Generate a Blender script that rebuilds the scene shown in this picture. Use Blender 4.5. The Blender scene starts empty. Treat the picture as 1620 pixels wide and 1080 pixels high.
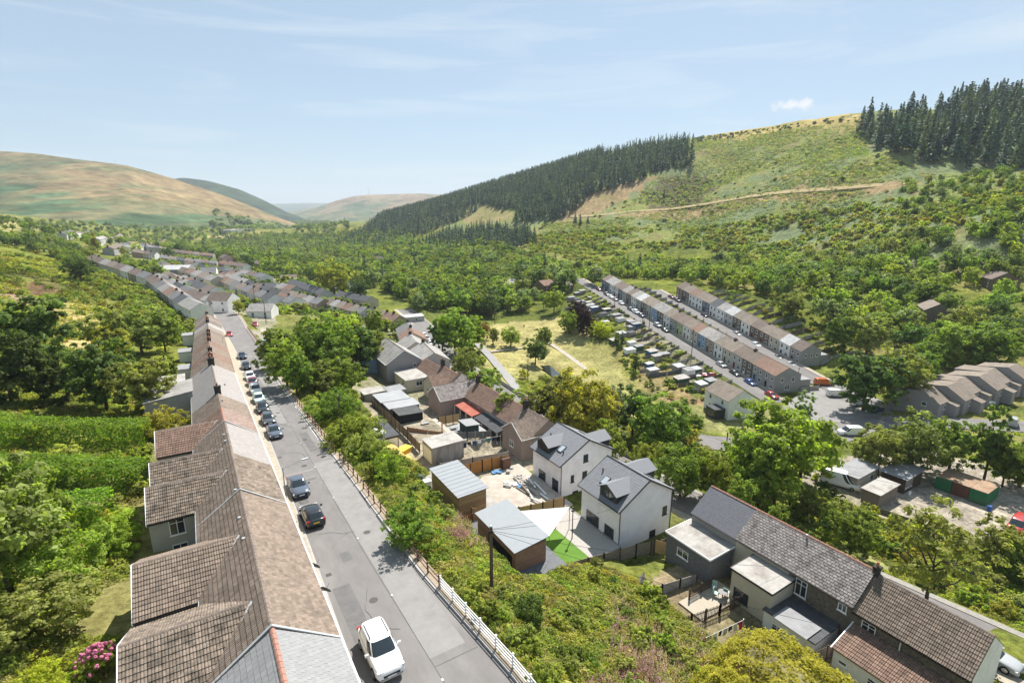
import bpy, bmesh, math, random
import numpy as np
from mathutils import Vector, Matrix
random.seed(7); np.random.seed(7)
R = math.radians
SC = bpy.context.scene
COL = SC.collection

# ------------------------------------------------------------------ camera, sky, sun, exposure
FPX, CX, CY = 830.0, 810.0, 540.0
TH = math.atan(205 / 830); YAW = R(31.6); HCAM = 27.0
cam = bpy.data.cameras.new('camera'); cam.sensor_width = 36.0; cam.lens = 36.0 * FPX / 1620.0
cam.clip_start = 0.5; cam.clip_end = 60000
cam_o = bpy.data.objects.new('camera', cam); COL.objects.link(cam_o)
cam_o.location = (0, 0, HCAM); cam_o.rotation_euler = (R(90) - TH, 0, -YAW)
SC.camera = cam_o

SUN_AZ, SUN_EL = R(52), R(53)            # azimuth from +Y (along the street) towards +X
w = bpy.data.worlds.new('World'); SC.world = w; w.use_nodes = True
nt = w.node_tree; nt.nodes.clear()
wo = nt.nodes.new('ShaderNodeOutputWorld'); bg = nt.nodes.new('ShaderNodeBackground')
sky = nt.nodes.new('ShaderNodeTexSky'); sky.sky_type = 'NISHITA'; sky.sun_disc = False
sky.sun_elevation = SUN_EL; sky.sun_rotation = SUN_AZ; sky.altitude = 200; sky.air_density = 1.0; sky.dust_density = 0.6; sky.ozone_density = 1.6
bg.inputs[1].default_value = 0.066
# thin cirrus, part of the sky: stretched noise over the direction vector
tc = nt.nodes.new('ShaderNodeTexCoord')
mp = nt.nodes.new('ShaderNodeMapping'); mp.inputs['Scale'].default_value = (1.4, 2.6, 18.0); mp.inputs['Rotation'].default_value = (0.05, 0.04, 0.6)
nz = nt.nodes.new('ShaderNodeTexNoise'); nz.inputs['Scale'].default_value = 1.6; nz.inputs['Detail'].default_value = 7; nz.inputs['Roughness'].default_value = 0.58; nz.inputs['Distortion'].default_value = 0.5
cr = nt.nodes.new('ShaderNodeValToRGB'); cr.color_ramp.elements[0].position = 0.5; cr.color_ramp.elements[1].position = 0.82
cr.color_ramp.elements[0].color = (0, 0, 0, 1); cr.color_ramp.elements[1].color = (0.55, 0.55, 0.55, 1)
mx = nt.nodes.new('ShaderNodeMixRGB'); mx.inputs[2].default_value = (6.3, 6.8, 7.1, 1)
ov = nt.nodes.new('ShaderNodeMixRGB'); ov.inputs[0].default_value = 0.62; ov.inputs[2].default_value = (3.7, 4.85, 5.75, 1)   # even high veil of thin cloud
L = nt.links.new
L(tc.outputs['Generated'], mp.inputs[0]); L(mp.outputs[0], nz.inputs['Vector']); L(nz.outputs[0], cr.inputs[0])
# the one small cloud: a soft puff round a fixed bearing
vx = ray_dir = None
def _dir(px, py):
    x = px - CX; y = CY - py; up = y * math.cos(TH) - FPX * math.sin(TH); fw = FPX * math.cos(TH) + y * math.sin(TH)
    return Vector((x * math.cos(YAW) + fw * math.sin(YAW), -x * math.sin(YAW) + fw * math.cos(YAW), up)).normalized()
_c = _dir(1254, 166); _r = _c.cross(Vector((0, 0, 1))).normalized(); _u = _r.cross(_c)
def _n(ty, **k):
    n = nt.nodes.new(ty)
    for a, b in k.items(): setattr(n, a, b)
    return n
def _dot(v):
    d = _n('ShaderNodeVectorMath', operation='DOT_PRODUCT'); d.inputs[1].default_value = v; L(tc.outputs['Generated'], d.inputs[0]); return d.outputs['Value']
def _m(op, a, b=None):
    n = _n('ShaderNodeMath', operation=op)
    for i, q in enumerate((a, b)):
        if q is None: continue
        if isinstance(q, (int, float)): n.inputs[i].default_value = q
        else: L(q, n.inputs[i])
    return n.outputs[0]
cn = _n('ShaderNodeTexNoise'); cn.inputs['Scale'].default_value = 70; cn.inputs['Detail'].default_value = 6; L(tc.outputs['Generated'], cn.inputs['Vector'])
_a = _m('DIVIDE', _dot(_r), .03); _b = _m('DIVIDE', _dot(_u), .0075)
_e = _m('SQRT', _m('ADD', _m('MULTIPLY', _a, _a), _m('MULTIPLY', _b, _b))); _e = _m('ADD', _e, _m('MULTIPLY', _m('SUBTRACT', cn.outputs[0], .5), 2.6))
mr = _n('ShaderNodeMapRange'); mr.inputs[1].default_value = 1.15; mr.inputs[2].default_value = .35; mr.inputs[3].default_value = 0; mr.inputs[4].default_value = .9; L(_e, mr.inputs[0])
fr_ = _m('GREATER_THAN', _dot(_c), .9); cmk = _m('MULTIPLY', mr.outputs[0], fr_)
cx = _n('ShaderNodeMixRGB'); cx.inputs[2].default_value = (7.2, 7.2, 7.3, 1); L(cmk, cx.inputs[0])
L(sky.outputs[0], ov.inputs[1]); L(ov.outputs[0], mx.inputs[1]); L(cr.outputs[0], mx.inputs[0]); L(mx.outputs[0], cx.inputs[1]); L(cx.outputs[0], bg.inputs[0]); L(bg.outputs[0], wo.inputs[0])

sun = bpy.data.lights.new('sun', 'SUN'); sun.energy = 4.7; sun.angle = R(0.53); sun.color = (1.0, 0.955, 0.88)
sun_o = bpy.data.objects.new('sun', sun); COL.objects.link(sun_o)
sd = Vector((math.sin(SUN_AZ) * math.cos(SUN_EL), math.cos(SUN_AZ) * math.cos(SUN_EL), math.sin(SUN_EL)))
sun_o.rotation_euler = (-sd).to_track_quat('-Z', 'Y').to_euler(); sun_o.location = (0, 0, 400)
SC.view_settings.view_transform = 'Standard'; SC.view_settings.look = 'None'; SC.view_settings.gamma = 1.0
SC.view_settings.use_curve_mapping = False; SC.view_settings.exposure = 1.06
SC.cycles.max_bounces = 6; SC.cycles.transparent_max_bounces = 6; SC.cycles.volume_bounces = 0
SC.cycles.diffuse_bounces = 4; SC.cycles.glossy_bounces = 2; SC.cycles.transmission_bounces = 3
# ------------------------------------------------------------------ survey: directions measured from the camera station
def ray(px, py):
    x = px - CX; y = CY - py
    up = y * math.cos(TH) - FPX * math.sin(TH); fw = FPX * math.cos(TH) + y * math.sin(TH)
    return (x * math.cos(YAW) + fw * math.sin(YAW), -x * math.sin(YAW) + fw * math.cos(YAW), up)
def at(px, py, z):
    r = ray(px, py); k = (z - HCAM) / r[2]; return (r[0] * k, r[1] * k, z)
def atd(px, py, d):
    r = ray(px, py); k = d / FPX; return (r[0] * k, r[1] * k, HCAM + r[2] * k)

# ------------------------------------------------------------------ terrain height
def road_z(Y):
    Y = np.asarray(Y, float)
    return np.where(Y < 170, 1.2 - .06 * Y, -9.0 - 4.0 * (1 - np.exp(-(Y - 170) / 70.)))
ctl = []
for Y in (-90, -40, 0, 30, 60, 95, 130, 170, 215):
    r = float(road_z(Y))
    for X, d in ((9, 0), (-6, .3), (-26, 5), (-60, 15), (-125, 34), (-260, 66)): ctl.append((X, Y, r + d))
    if Y <= 130:
        ctl.append((24, Y, r - 5.8 if Y < 75 else r - 5)); 
ctl += [(39, -20, -6.5), (40, 12, -9.8), (40, 40, -11.5), (40, 60, -12.4), (40, 95, -13.2), (42, 130, -14.2),
        (57, -20, -8.5), (56, 10, -10.5), (57, 45, -14), (57, 66, -15), (59, 100, -16), (65, 149, -17), (76, 191, -18), (86, 240, -18.5),
        (75, 20, -17), (75, 60, -19), (75, 100, -20), (82, 135, -21.5), (97, 132, -22.6), (100, 150, -22), (103, 185, -21), (110, 110, -22),
        (115, 80, -22), (97, 41, -20), (109, 28, -20), (90, 0, -17), (135, 60, -21), (135, 20, -19), (150, 75, -20.8), (133, 76, -21.2), (175, 200, -10),
        (165, 79, -20), (184, 155, -9), (145, 56, -20), (186, 44, -18.5), (150, -30, -16), (230, 79, -10), (280, 75, -1), (120, 160, -20), (140, 130, -18),
        (150, 165, -14.5), (145, 200, -16), (120, 230, -19), (215, 120, -6), (215, 20, -13), (210, -60, -8), (280, -40, 8),
        (7, 290, -12.5), (1, 444, -15), (44, 364, -17), (75, 300, -19), (-39, 373, -5), (-90, 420, 8), (-150, 300, 34),
        (30, 240, -15), (10, 650, -17), (120, 420, -22), (150, 650, -25), (230, 1000, -28), (-120, 800, 2), (-250, 1000, 25), (380, 1700, -32), (0, 1500, -5), (-300, 700, 66)]
for p in ((1620, 335, 245), (1620, 270, 360), (1500, 300, 340), (1410, 240, 440), (1620, 205, 470), (1500, 220, 480), (1360, 183, 600), (1360, 290, 410),
          (1230, 300, 480), (1230, 370, 400), (1230, 425, 335), (1100, 340, 520), (1100, 280, 640), (1000, 340, 560), (1000, 395, 455),
          (900, 300, 720), (900, 345, 640), (700, 335, 950), (800, 340, 780), (800, 385, 560), (650, 380, 800), (1090, 222, 820), (1200, 205, 740), (960, 243, 920), (800, 292, 1050), (690, 325, 1120), (560, 352, 1300), (900, 262, 980),
          (1500, 420, 235), (1350, 420, 280)):
    ctl.append(atd(*p))
for p, k, dz in (((1620, 185, 640), 1, 0), ((1500, 205, 800), 1, -10), ((1360, 200, 1000), 1, -30), ((1090, 240, 1500), 1, -60), ((960, 260, 1700), 1, -60), ((690, 330, 1900), 1, -40)):
    q = atd(*p); ctl.append((q[0], q[1], q[2] + dz))
CT = np.array(ctl, float); S = 100.0
def _U(d2): return np.where(d2 > 1e-12, d2 * np.log(d2 + 1e-12), 0) * .5
_n = len(CT); _P = CT[:, :2] / S
_D = ((_P[:, None, :] - _P[None, :, :]) ** 2).sum(-1)
_A = np.zeros((_n + 3, _n + 3)); _A[:_n, :_n] = _U(_D) + np.eye(_n) * 0.004; _A[:_n, _n] = 1; _A[:_n, _n + 1:] = _P; _A[_n, :_n] = 1; _A[_n + 1:, :_n] = _P.T
_W = np.linalg.solve(_A, np.concatenate([CT[:, 2], np.zeros(3)]))
def tps(X, Y):
    X = np.atleast_1d(np.asarray(X, float)); Y = np.atleast_1d(np.asarray(Y, float)); out = np.empty(X.shape)
    xf, yf, of = X.ravel() / S, Y.ravel() / S, out.ravel()
    for i in range(0, len(xf), 20000):
        a, b = xf[i:i + 20000], yf[i:i + 20000]
        d = (a[:, None] - _P[None, :, 0]) ** 2 + (b[:, None] - _P[None, :, 1]) ** 2
        of[i:i + 20000] = _U(d) @ _W[:_n] + _W[_n] + _W[_n + 1] * a + _W[_n + 2] * b
    return of.reshape(X.shape)
def sm(a, b, x):
    t = np.clip((x - a) / (b - a), 0, 1); return t * t * (3 - 2 * t)
# corridors: polyline with heights, half width, blend
def seg_near(X, Y, pts):
    bd = np.full(X.shape, 1e9); bz = np.zeros(X.shape)
    for (x0, y0, z0), (x1, y1, z1) in zip(pts[:-1], pts[1:]):
        dx, dy = x1 - x0, y1 - y0; t = np.clip(((X - x0) * dx + (Y - y0) * dy) / (dx * dx + dy * dy), 0, 1)
        d = np.hypot(X - x0 - t * dx, Y - y0 - t * dy); m = d < bd
        bd = np.where(m, d, bd); bz = np.where(m, z0 + t * (z1 - z0), bz)
    return bd, bz
UPPER = [(9.6, y, float(road_z(y))) for y in range(-60, 181, 20)] + [(10.5, 215, float(road_z(215))), (9, 250, -11.7), (4, 300, -12.4), (-4, 360, -12.8), (-14, 430, -13)]
LOWER = [(60, -40, -7.5), (57, 10, -10.5), (57, 45, -13.6), (57.5, 66, -15), (60, 100, -16), (63, 125, -16.6), (67, 150, -17.2), (73, 175, -17.8), (81, 205, -18.3), (86, 240, -18.5)]
CORR = [(UPPER, 5.5, 2.2), (LOWER, 3.6, 3.0)]
PADS = []                                     # (x0,x1,y0,y1,z,blend)
def hgt(X, Y):
    X = np.atleast_1d(np.asarray(X, float)); Y = np.atleast_1d(np.asarray(Y, float))
    z = tps(X, Y)
    rr = np.hypot(X, Y)
    z = z * (1 - sm(1500, 2600, rr)) + (-30) * sm(1500, 2600, rr)
    for x0, x1, y0, y1, pz, b in PADS:
        d = np.maximum(np.maximum(x0 - X, X - x1), np.maximum(y0 - Y, Y - y1)); k = 1 - sm(0, b, d); z = z * (1 - k) + pz * k
    for pts, hw, b in CORR:
        d, cz = seg_near(X, Y, pts); k = 1 - sm(hw, hw + b, d); z = z * (1 - k) + (cz - .12) * k
    return z
def hz(x, y): return float(hgt([x], [y])[0])
def G(px, py, lo=12.0, hi=3500.0):
    """where the line of sight through a point of the survey photograph meets the ground"""
    r = np.array(ray(px, py)) / FPX
    d = np.geomspace(lo, hi, 500)
    p = r[None, :] * d[:, None]; zz = HCAM + p[:, 2]; g = hgt(p[:, 0], p[:, 1]); m = np.where(zz < g)[0]
    if len(m) == 0: i = 499; return Vector((p[i, 0], p[i, 1], g[i]))
    i = max(m[0], 1); a, b = d[i - 1], d[i]
    for _ in range(3):
        dd = np.linspace(a, b, 12); p = r[None, :] * dd[:, None]; g = hgt(p[:, 0], p[:, 1]); j = np.where(HCAM + p[:, 2] < g)[0]
        j = max(j[0], 1) if len(j) else 11; a, b = dd[j - 1], dd[j]
    q = r * b; return Vector((q[0], q[1], hz(q[0], q[1])))
# ------------------------------------------------------------------ materials
MATS = {}
def nn(t, ty, **kw):
    n = t.nodes.new(ty)
    for k, v in kw.items(): setattr(n, k, v)
    return n
def M(name, col, rough=.85, var=.12, scale=1.5, bump=0., bscale=20., rnd=0., spec=.25, metal=0., stain=None, samt=.5, sscale=.6, attr=None, trans=0., coat=0., stretch=None, hue=0.):
    """principled material: base colour varied by two noises, per object and (attr) per piece"""
    if name in MATS: return MATS[name]
    if max(col) < .66 and not name.startswith('foliage'): col = tuple(c * .83 for c in col); stain = tuple(c * .83 for c in stain) if stain else None
    m = bpy.data.materials.new(name); m.use_nodes = True; t = m.node_tree; b = t.nodes['Principled BSDF']
    b.inputs['Roughness'].default_value = rough; b.inputs['Metallic'].default_value = metal
    b.inputs['Specular IOR Level'].default_value = spec; b.inputs['Coat Weight'].default_value = coat; b.inputs['Coat Roughness'].default_value = .06
    ln = t.links.new
    geo = nn(t, 'ShaderNodeNewGeometry'); vec = geo.outputs['Position']
    if stretch:
        mpn = nn(t, 'ShaderNodeMapping'); mpn.inputs['Scale'].default_value = stretch; ln(vec, mpn.inputs[0]); vec = mpn.outputs[0]
    c0 = nn(t, 'ShaderNodeRGB'); c0.outputs[0].default_value = (*col, 1); cur = c0.outputs[0]
    if stain:
        n2 = nn(t, 'ShaderNodeTexNoise'); n2.inputs['Scale'].default_value = sscale; n2.inputs['Detail'].default_value = 7; n2.inputs['Roughness'].default_value = .68; ln(vec, n2.inputs['Vector'])
        r2 = nn(t, 'ShaderNodeMapRange'); r2.inputs[1].default_value = .46; r2.inputs[2].default_value = .68; r2.inputs[4].default_value = samt; ln(n2.outputs[0], r2.inputs[0])
        mxn = nn(t, 'ShaderNodeMixRGB'); mxn.inputs[2].default_value = (*stain, 1); ln(r2.outputs[0], mxn.inputs[0]); ln(cur, mxn.inputs[1]); cur = mxn.outputs[0]
    n1 = nn(t, 'ShaderNodeTexNoise'); n1.inputs['Scale'].default_value = scale; n1.inputs['Detail'].default_value = 6; n1.inputs['Roughness'].default_value = .65; ln(vec, n1.inputs['Vector'])
    r1 = nn(t, 'ShaderNodeMapRange'); r1.inputs[1].default_value = .3; r1.inputs[2].default_value = .7; r1.inputs[3].default_value = 1 - var; r1.inputs[4].default_value = 1 + var; ln(n1.outputs[0], r1.inputs[0])
    val = r1.outputs[0]
    def mul(a, bb):
        k = nn(t, 'ShaderNodeMath', operation='MULTIPLY'); ln(a, k.inputs[0]); ln(bb, k.inputs[1]); return k.outputs[0]
    oi = nn(t, 'ShaderNodeObjectInfo')
    if rnd:
        r3 = nn(t, 'ShaderNodeMapRange'); r3.inputs[3].default_value = 1 - rnd; r3.inputs[4].default_value = 1 + rnd; ln(oi.outputs['Random'], r3.inputs[0]); val = mul(val, r3.outputs[0])
    if attr:
        a = nn(t, 'ShaderNodeAttribute', attribute_name=attr); val = mul(val, a.outputs['Fac'])
    vm = nn(t, 'ShaderNodeVectorMath', operation='SCALE'); ln(cur, vm.inputs[0]); ln(val, vm.inputs['Scale']); cur = vm.outputs[0]
    if hue:
        hs = nn(t, 'ShaderNodeHueSaturation'); rh = nn(t, 'ShaderNodeMapRange'); rh.inputs[3].default_value = .5 - hue; rh.inputs[4].default_value = .5 + hue
        fr = nn(t, 'ShaderNodeMath', operation='FRACT'); f2 = nn(t, 'ShaderNodeMath', operation='MULTIPLY'); f2.inputs[1].default_value = 7.31; ln(oi.outputs['Random'], f2.inputs[0]); ln(f2.outputs[0], fr.inputs[0])
        ln(fr.outputs[0], rh.inputs[0]); ln(rh.outputs[0], hs.inputs['Hue']); ln(cur, hs.inputs['Color']); cur = hs.outputs[0]
    ln(cur, b.inputs['Base Color'])
    if bump:
        n3 = nn(t, 'ShaderNodeTexNoise'); n3.inputs['Scale'].default_value = bscale; n3.inputs['Detail'].default_value = 5; ln(vec, n3.inputs['Vector'])
        bp = nn(t, 'ShaderNodeBump'); bp.inputs['Strength'].default_value = bump; bp.inputs['Distance'].default_value = .05; ln(n3.outputs[0], bp.inputs['Height']); ln(bp.outputs[0], b.inputs['Normal'])
    if trans:
        tr = nn(t, 'ShaderNodeBsdfTranslucent'); ad = nn(t, 'ShaderNodeMixShader'); ad.inputs[0].default_value = trans
        g2 = nn(t, 'ShaderNodeMixRGB', blend_type='MULTIPLY'); g2.inputs[0].default_value = 1; g2.inputs[2].default_value = (1.25, 1.4, .45, 1); ln(cur, g2.inputs[1]); ln(g2.outputs[0], tr.inputs[0])
        ln(b.outputs[0], ad.inputs[1]); ln(tr.outputs[0], ad.inputs[2]); ln(ad.outputs[0], t.nodes['Material Output'].inputs[0])
    MATS[name] = m; return m
def roofmat(name, col, course=.3, tile=.3, stain=(.09, .085, .07), samt=.45, depth=1., rnd=.06):
    """far roofs: courses and joints as fine relief in the object's own frame (attribute rc: metres along / up the slope)"""
    if name in MATS: return MATS[name]
    m = M(name, col, .9, .16, 1.2, stain=stain, samt=samt, sscale=.55, rnd=rnd); t = m.node_tree; b = t.nodes['Principled BSDF']; ln = t.links.new
    a = nn(t, 'ShaderNodeAttribute', attribute_name='rc'); s = nn(t, 'ShaderNodeSeparateXYZ'); ln(a.outputs['Vector'], s.inputs[0])
    def saw(src, k):
        d = nn(t, 'ShaderNodeMath', operation='DIVIDE'); d.inputs[1].default_value = k; ln(src, d.inputs[0])
        f = nn(t, 'ShaderNodeMath', operation='FRACT'); ln(d.outputs[0], f.inputs[0]); return f.outputs[0]
    su = saw(s.outputs[0], tile); sv = saw(s.outputs[1], course)
    pk = nn(t, 'ShaderNodeMath', operation='PINGPONG'); pk.inputs[1].default_value = .5; ln(su, pk.inputs[0])
    ad = nn(t, 'ShaderNodeMath', operation='SUBTRACT'); ln(pk.outputs[0], ad.inputs[0]); ln(sv, ad.inputs[1])
    bp = nn(t, 'ShaderNodeBump'); bp.inputs['Strength'].default_value = .5 * depth; bp.inputs['Distance'].default_value = .05; ln(ad.outputs[0], bp.inputs['Height']); ln(bp.outputs[0], b.inputs['Normal'])
    return m
def wallmat(name, col, **kw): return M(name, col, .9, .06, .8, bump=.15, bscale=30, stain=tuple(c * .62 for c in col), samt=.35, sscale=.5, **kw)

W_WHITE = wallmat('white render', (.72, .71, .69)); W_CREAM = wallmat('cream render', (.58, .53, .43)); W_GREY = wallmat('grey render', (.36, .355, .35))
W_PALE = wallmat('pale grey render', (.5, .49, .47)); W_STONE = M('rubble stone', (.17, .145, .115), .95, .45, 4, bump=.6, bscale=9); W_BLUE = wallmat('slate blue render', (.13, .17, .24))
W_DARK = wallmat('charcoal render', (.07, .075, .085)); W_PINK = wallmat('pinkish roughcast', (.36, .28, .25)); W_BEIGE = wallmat('beige roughcast', (.35, .29, .21)); W_SKY = wallmat('light blue render', (.25, .37, .55))
W_GREEN = wallmat('pale green render', (.45, .5, .25)); W_BROWN = wallmat('brown stone', (.2, .145, .11)); W_LAV = wallmat('white house render', (.87, .83, .85)); W_CONC = M('concrete', (.4, .38, .35), .95, .15, 2, bump=.2, stain=(.2, .19, .17), samt=.6)
W_GAR = M('garage concrete panel', (.42, .39, .38), .95, .15, 1.2, stain=(.12, .1, .1), samt=.8, sscale=.9, stretch=(1, 1, .25))
W_BLOCK = M('grey blockwork', (.16, .165, .175), .95, .2, 3, bump=.3); W_ASH = M('ash estate render', (.35, .33, .345), .92, .08, .6, bump=.1, stain=(.2, .19, .2), samt=.4)
R_BROWN = roofmat('brown concrete tiles', (.2, .155, .13), .34, .33); R_GREY = roofmat('grey slates', (.215, .21, .215), .22, .3); R_RED = roofmat('red brown tiles', (.26, .165, .125), .34, .33); R_LIGHT = roofmat('light grey tiles', (.34, .325, .31), .3, .3)
R_DARK = roofmat('dark slates', (.1, .105, .115), .22, .3); R_PALE = roofmat('pale sheet roof', (.5, .5, .5), .6, .3, samt=.3); R_TAN = roofmat('weathered tan tiles', (.26, .215, .175), .34, .33)
T_BROWN = M('brown interlocking tile', (.245, .19, .15), .92, .2, 6, attr='tint', stain=(.11, .095, .08), samt=.4, sscale=.8, bump=.25, bscale=40)
T_MOSS = M('mossy brown tile', (.245, .195, .155), .95, .3, 5, attr='tint', stain=(.05, .045, .035), samt=.85, sscale=1.3, bump=.3, bscale=40)
T_RED = M('red brown tile', (.25, .165, .125), .92, .2, 6, attr='tint', stain=(.11, .075, .06), samt=.5, bump=.25, bscale=40)
T_TAN = M('tan plain tile', (.25, .195, .155), .92, .22, 5, attr='tint', stain=(.14, .115, .095), samt=.5, bump=.2, bscale=40)
T_PALE = M('pale grey smooth tile', (.34, .315, .3), .9, .1, 3, attr='tint', stain=(.27, .25, .24), samt=.4)
T_PINK = M('faded red tile', (.29, .215, .18), .92, .15, 3, attr='tint', stain=(.22, .15, .125), samt=.4)
T_SLATE = M('new grey slate', (.27, .27, .275), .75, .07, 2, attr='tint', spec=.4); T_OLDSLATE = M('old weathered slate', (.31, .275, .26), .9, .22, 4, attr='tint', stain=(.075, .065, .06), samt=.75, sscale=1.5, bump=.2)
T_BLUE = M('new blue grey slate', (.14, .145, .165), .7, .08, 2, attr='tint', spec=.45); T_CHAR = M('smooth anthracite tile', (.2, .208, .225), .72, .05, 2, attr='tint', spec=.45)
RIDGE = M('ridge tile', (.24, .19, .16), .95, .25, 4, stain=(.1, .09, .075), samt=.6); RIDGE_R = M('red ridge tile', (.38, .2, .155), .9, .2, 4); FLASH = M('lead flashing', (.42, .43, .44), .5, .1, 3, spec=.4); WHITE_TRIM = M('white upvc', (.8, .8, .8), .35, .03, 1)
DARK_TRIM = M('anthracite trim', (.04, .042, .047), .4, .05, 1, spec=.4); GLASS = M('window glass', (.035, .045, .055), .06, .3, .4, spec=.7); BRICK = M('chimney brick', (.22, .11, .075), .95, .3, 8, stain=(.06, .045, .04), samt=.6); SOOT = M('sooty render', (.06, .055, .052), .95, .2, 4)
POT = M('clay pot', (.4, .19, .11), .9, .15, 5); FELT = M('grey roofing felt', (.3, .3, .31), .9, .12, 1, stain=(.2, .195, .19), samt=.5); FELT_D = M('dark roofing felt', (.075, .078, .085), .9, .15, 2, stain=(.15, .14, .14), samt=.4); FELT_W = M('pale mineral felt', (.42, .4, .37), .95, .12, 1.5, stain=(.2, .17, .15), samt=.75, sscale=.45)
SHEET = M('corrugated fibre sheet', (.42, .43, .44), .8, .1, 1.2, stain=(.3, .31, .33), samt=.5, stretch=(1, 1, 1)); SHEET_D = M('dark corrugated sheet', (.1, .1, .105), .8, .15, 2, stain=(.2, .19, .18), samt=.5); SHEET_GREY = M('grey box profile sheet', (.29, .31, .33), .75, .05, 1, spec=.4); SHEET_RED = M('red sheet roof', (.42, .12, .08), .8, .12, 2, stain=(.5, .25, .2), samt=.4)
WOOD = M('golden timber', (.5, .33, .16), .85, .2, 3, attr='tint', stretch=(1, 1, 3), rnd=.12); WOOD_O = M('orange stained timber', (.5, .23, .07), .8, .15, 3, stretch=(1, 1, 3), rnd=.12); WOOD_D = M('weathered dark timber', (.11, .075, .055), .95, .3, 4, rnd=.15); WOOD_G = M('grey brown timber', (.24, .2, .165), .95, .25, 4, rnd=.15)
POLEW = M('creosoted pole', (.13, .095, .07), .95, .25, 5, stretch=(4, 4, .4)); RUST = M('rusty brown rail', (.17, .09, .06), .9, .35, 6, rnd=.12); WHITE_P = M('white paint', (.78, .78, .77), .6, .06, 3); STEEL = M('galvanised steel', (.42, .44, .45), .45, .08, 3, metal=.5)
BLACK = M('black plastic', (.02, .02, .022), .5, .1, 2); TYRE = M('tyre rubber', (.018, .018, .019), .9, .1, 5); RIM = M('alloy rim', (.5, .5, .52), .3, .05, 3, metal=.8); LAMPW = M('headlamp glass', (.7, .72, .74), .1, .05, 3, spec=.7); LAMPR = M('tail lamp', (.45, .015, .012), .2, .05, 3, spec=.6); PLATE_Y = M('yellow plate', (.75, .55, .03), .5, .03, 1); PLATE_W = M('white plate', (.8, .8, .78), .5, .03, 1)
CARGLASS = M('car glass', (.02, .028, .035), .04, .1, .5, spec=.8)
def paint(n, c): return M('car paint ' + n, c, .28, .02, 1, spec=.5, coat=.8)

# ------------------------------------------------------------------ mesh helpers
class MB:
    def __init__(s): s.v = []; s.f = []; s.t = []; s.rc = None
    def add(s, vs, fs, tint=1.0):
        o = len(s.v); s.v += [tuple(p) for p in vs]; s.f += [tuple(i + o for i in f) for f in fs]; s.t += [tint] * len(fs); return s
    def quad(s, a, b, c, d, tint=1.): return s.add((a, b, c, d), ((0, 1, 2, 3),), tint)
    def box(s, x0, y0, z0, x1, y1, z1, tint=1.):
        return s.add([(x0, y0, z0), (x1, y0, z0), (x1, y1, z0), (x0, y1, z0), (x0, y0, z1), (x1, y0, z1), (x1, y1, z1), (x0, y1, z1)],
                     [(0, 3, 2, 1), (4, 5, 6, 7), (0, 1, 5, 4), (1, 2, 6, 5), (2, 3, 7, 6), (3, 0, 4, 7)], tint)
    def bar(s, a, b, w, h, up=(0, 0, 1)):
        a = Vector(a); b = Vector(b); d = (b - a).normalized(); u = Vector(up)
        sx = d.cross(u); sx = sx.normalized() if sx.length > 1e-4 else Vector((1, 0, 0)); sy = sx.cross(d)
        sx *= w / 2; sy *= h / 2
        return s.add([a - sx - sy, a + sx - sy, a + sx + sy, a - sx + sy, b - sx - sy, b + sx - sy, b + sx + sy, b - sx + sy],
                     [(0, 1, 2, 3), (7, 6, 5, 4), (0, 4, 5, 1), (1, 5, 6, 2), (2, 6, 7, 3), (3, 7, 4, 0)])
    def tube(s, a, b, r0, r1=None, n=8, cap=True):
        r1 = r0 if r1 is None else r1; a = Vector(a); b = Vector(b); d = (b - a).normalized()
        u = d.orthogonal().normalized(); v = d.cross(u); vs = []
        for p, r in ((a, r0), (b, r1)):
            for i in range(n): t = 2 * math.pi * i / n; vs.append(p + u * (r * math.cos(t)) + v * (r * math.sin(t)))
        fs = [(i, (i + 1) % n, n + (i + 1) % n, n + i) for i in range(n)]
        if cap: fs += [tuple(range(n - 1, -1, -1)), tuple(range(n, 2 * n))]
        return s.add(vs, fs)
    def prism(s, prof, y0, y1, axis='y'):
        n = len(prof); vs = []
        for y in (y0, y1):
            for a, b in prof: vs.append((a, y, b) if axis == 'y' else (y, a, b))
        fs = [(i, (i + 1) % n, n + (i + 1) % n, n + i) for i in range(n)] + [tuple(range(n - 1, -1, -1)), tuple(range(n, 2 * n))]
        return s.add(vs, fs)
    def mesh(s, name, smooth=False):
        me = bpy.data.meshes.new(name); me.from_pydata(s.v, [], s.f)
        if any(x != 1.0 for x in s.t):
            a = me.attributes.new('tint', 'FLOAT', 'FACE'); a.data.foreach_set('value', s.t)
        else: 
            a = me.attributes.new('tint', 'FLOAT', 'FACE'); a.data.foreach_set('value', [1.0] * len(s.f))
        if s.rc is not None:
            a = me.attributes.new('rc', 'FLOAT_VECTOR', 'CORNER'); a.data.foreach_set('vector', [x for c in s.rc for x in c])
        if smooth: me.shade_smooth()
        return me
    def build(s, name, mat, parent=None, smooth=False): return put(name, s.mesh(name, smooth), mat, parent)
def put(name, me, mat, parent=None, loc=None, rz=None):
    if mat is not None and not me.materials: me.materials.append(mat)
    o = bpy.data.objects.new(name, me); COL.objects.link(o)
    if parent is not None: o.parent = parent
    if loc is not None: o.location = loc
    if rz is not None: o.rotation_euler = (0, 0, rz)
    if mat is not None and me.materials[0] is not mat: o.material_slots[0].link = 'OBJECT'; o.material_slots[0].material = mat
    return o
def tag(o, label, cat, group=None, kind=None):
    if label: o['label'] = label
    if cat: o['category'] = cat
    if group: o['group'] = group
    if kind: o['kind'] = kind
    return o
def thing(name, label, cat, loc=(0, 0, 0), rz=0., group=None):
    o = bpy.data.objects.new(name, None); COL.objects.link(o); o.location = loc; o.rotation_euler = (0, 0, rz); o.empty_display_size = .3
    return tag(o, label, cat, group, 'thing')
def copy_tree(o, parent=None):
    c = o.copy(); COL.objects.link(c)
    if parent is not None: c.parent = parent
    for ch in o.children: copy_tree(ch, c)
    return c
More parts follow.
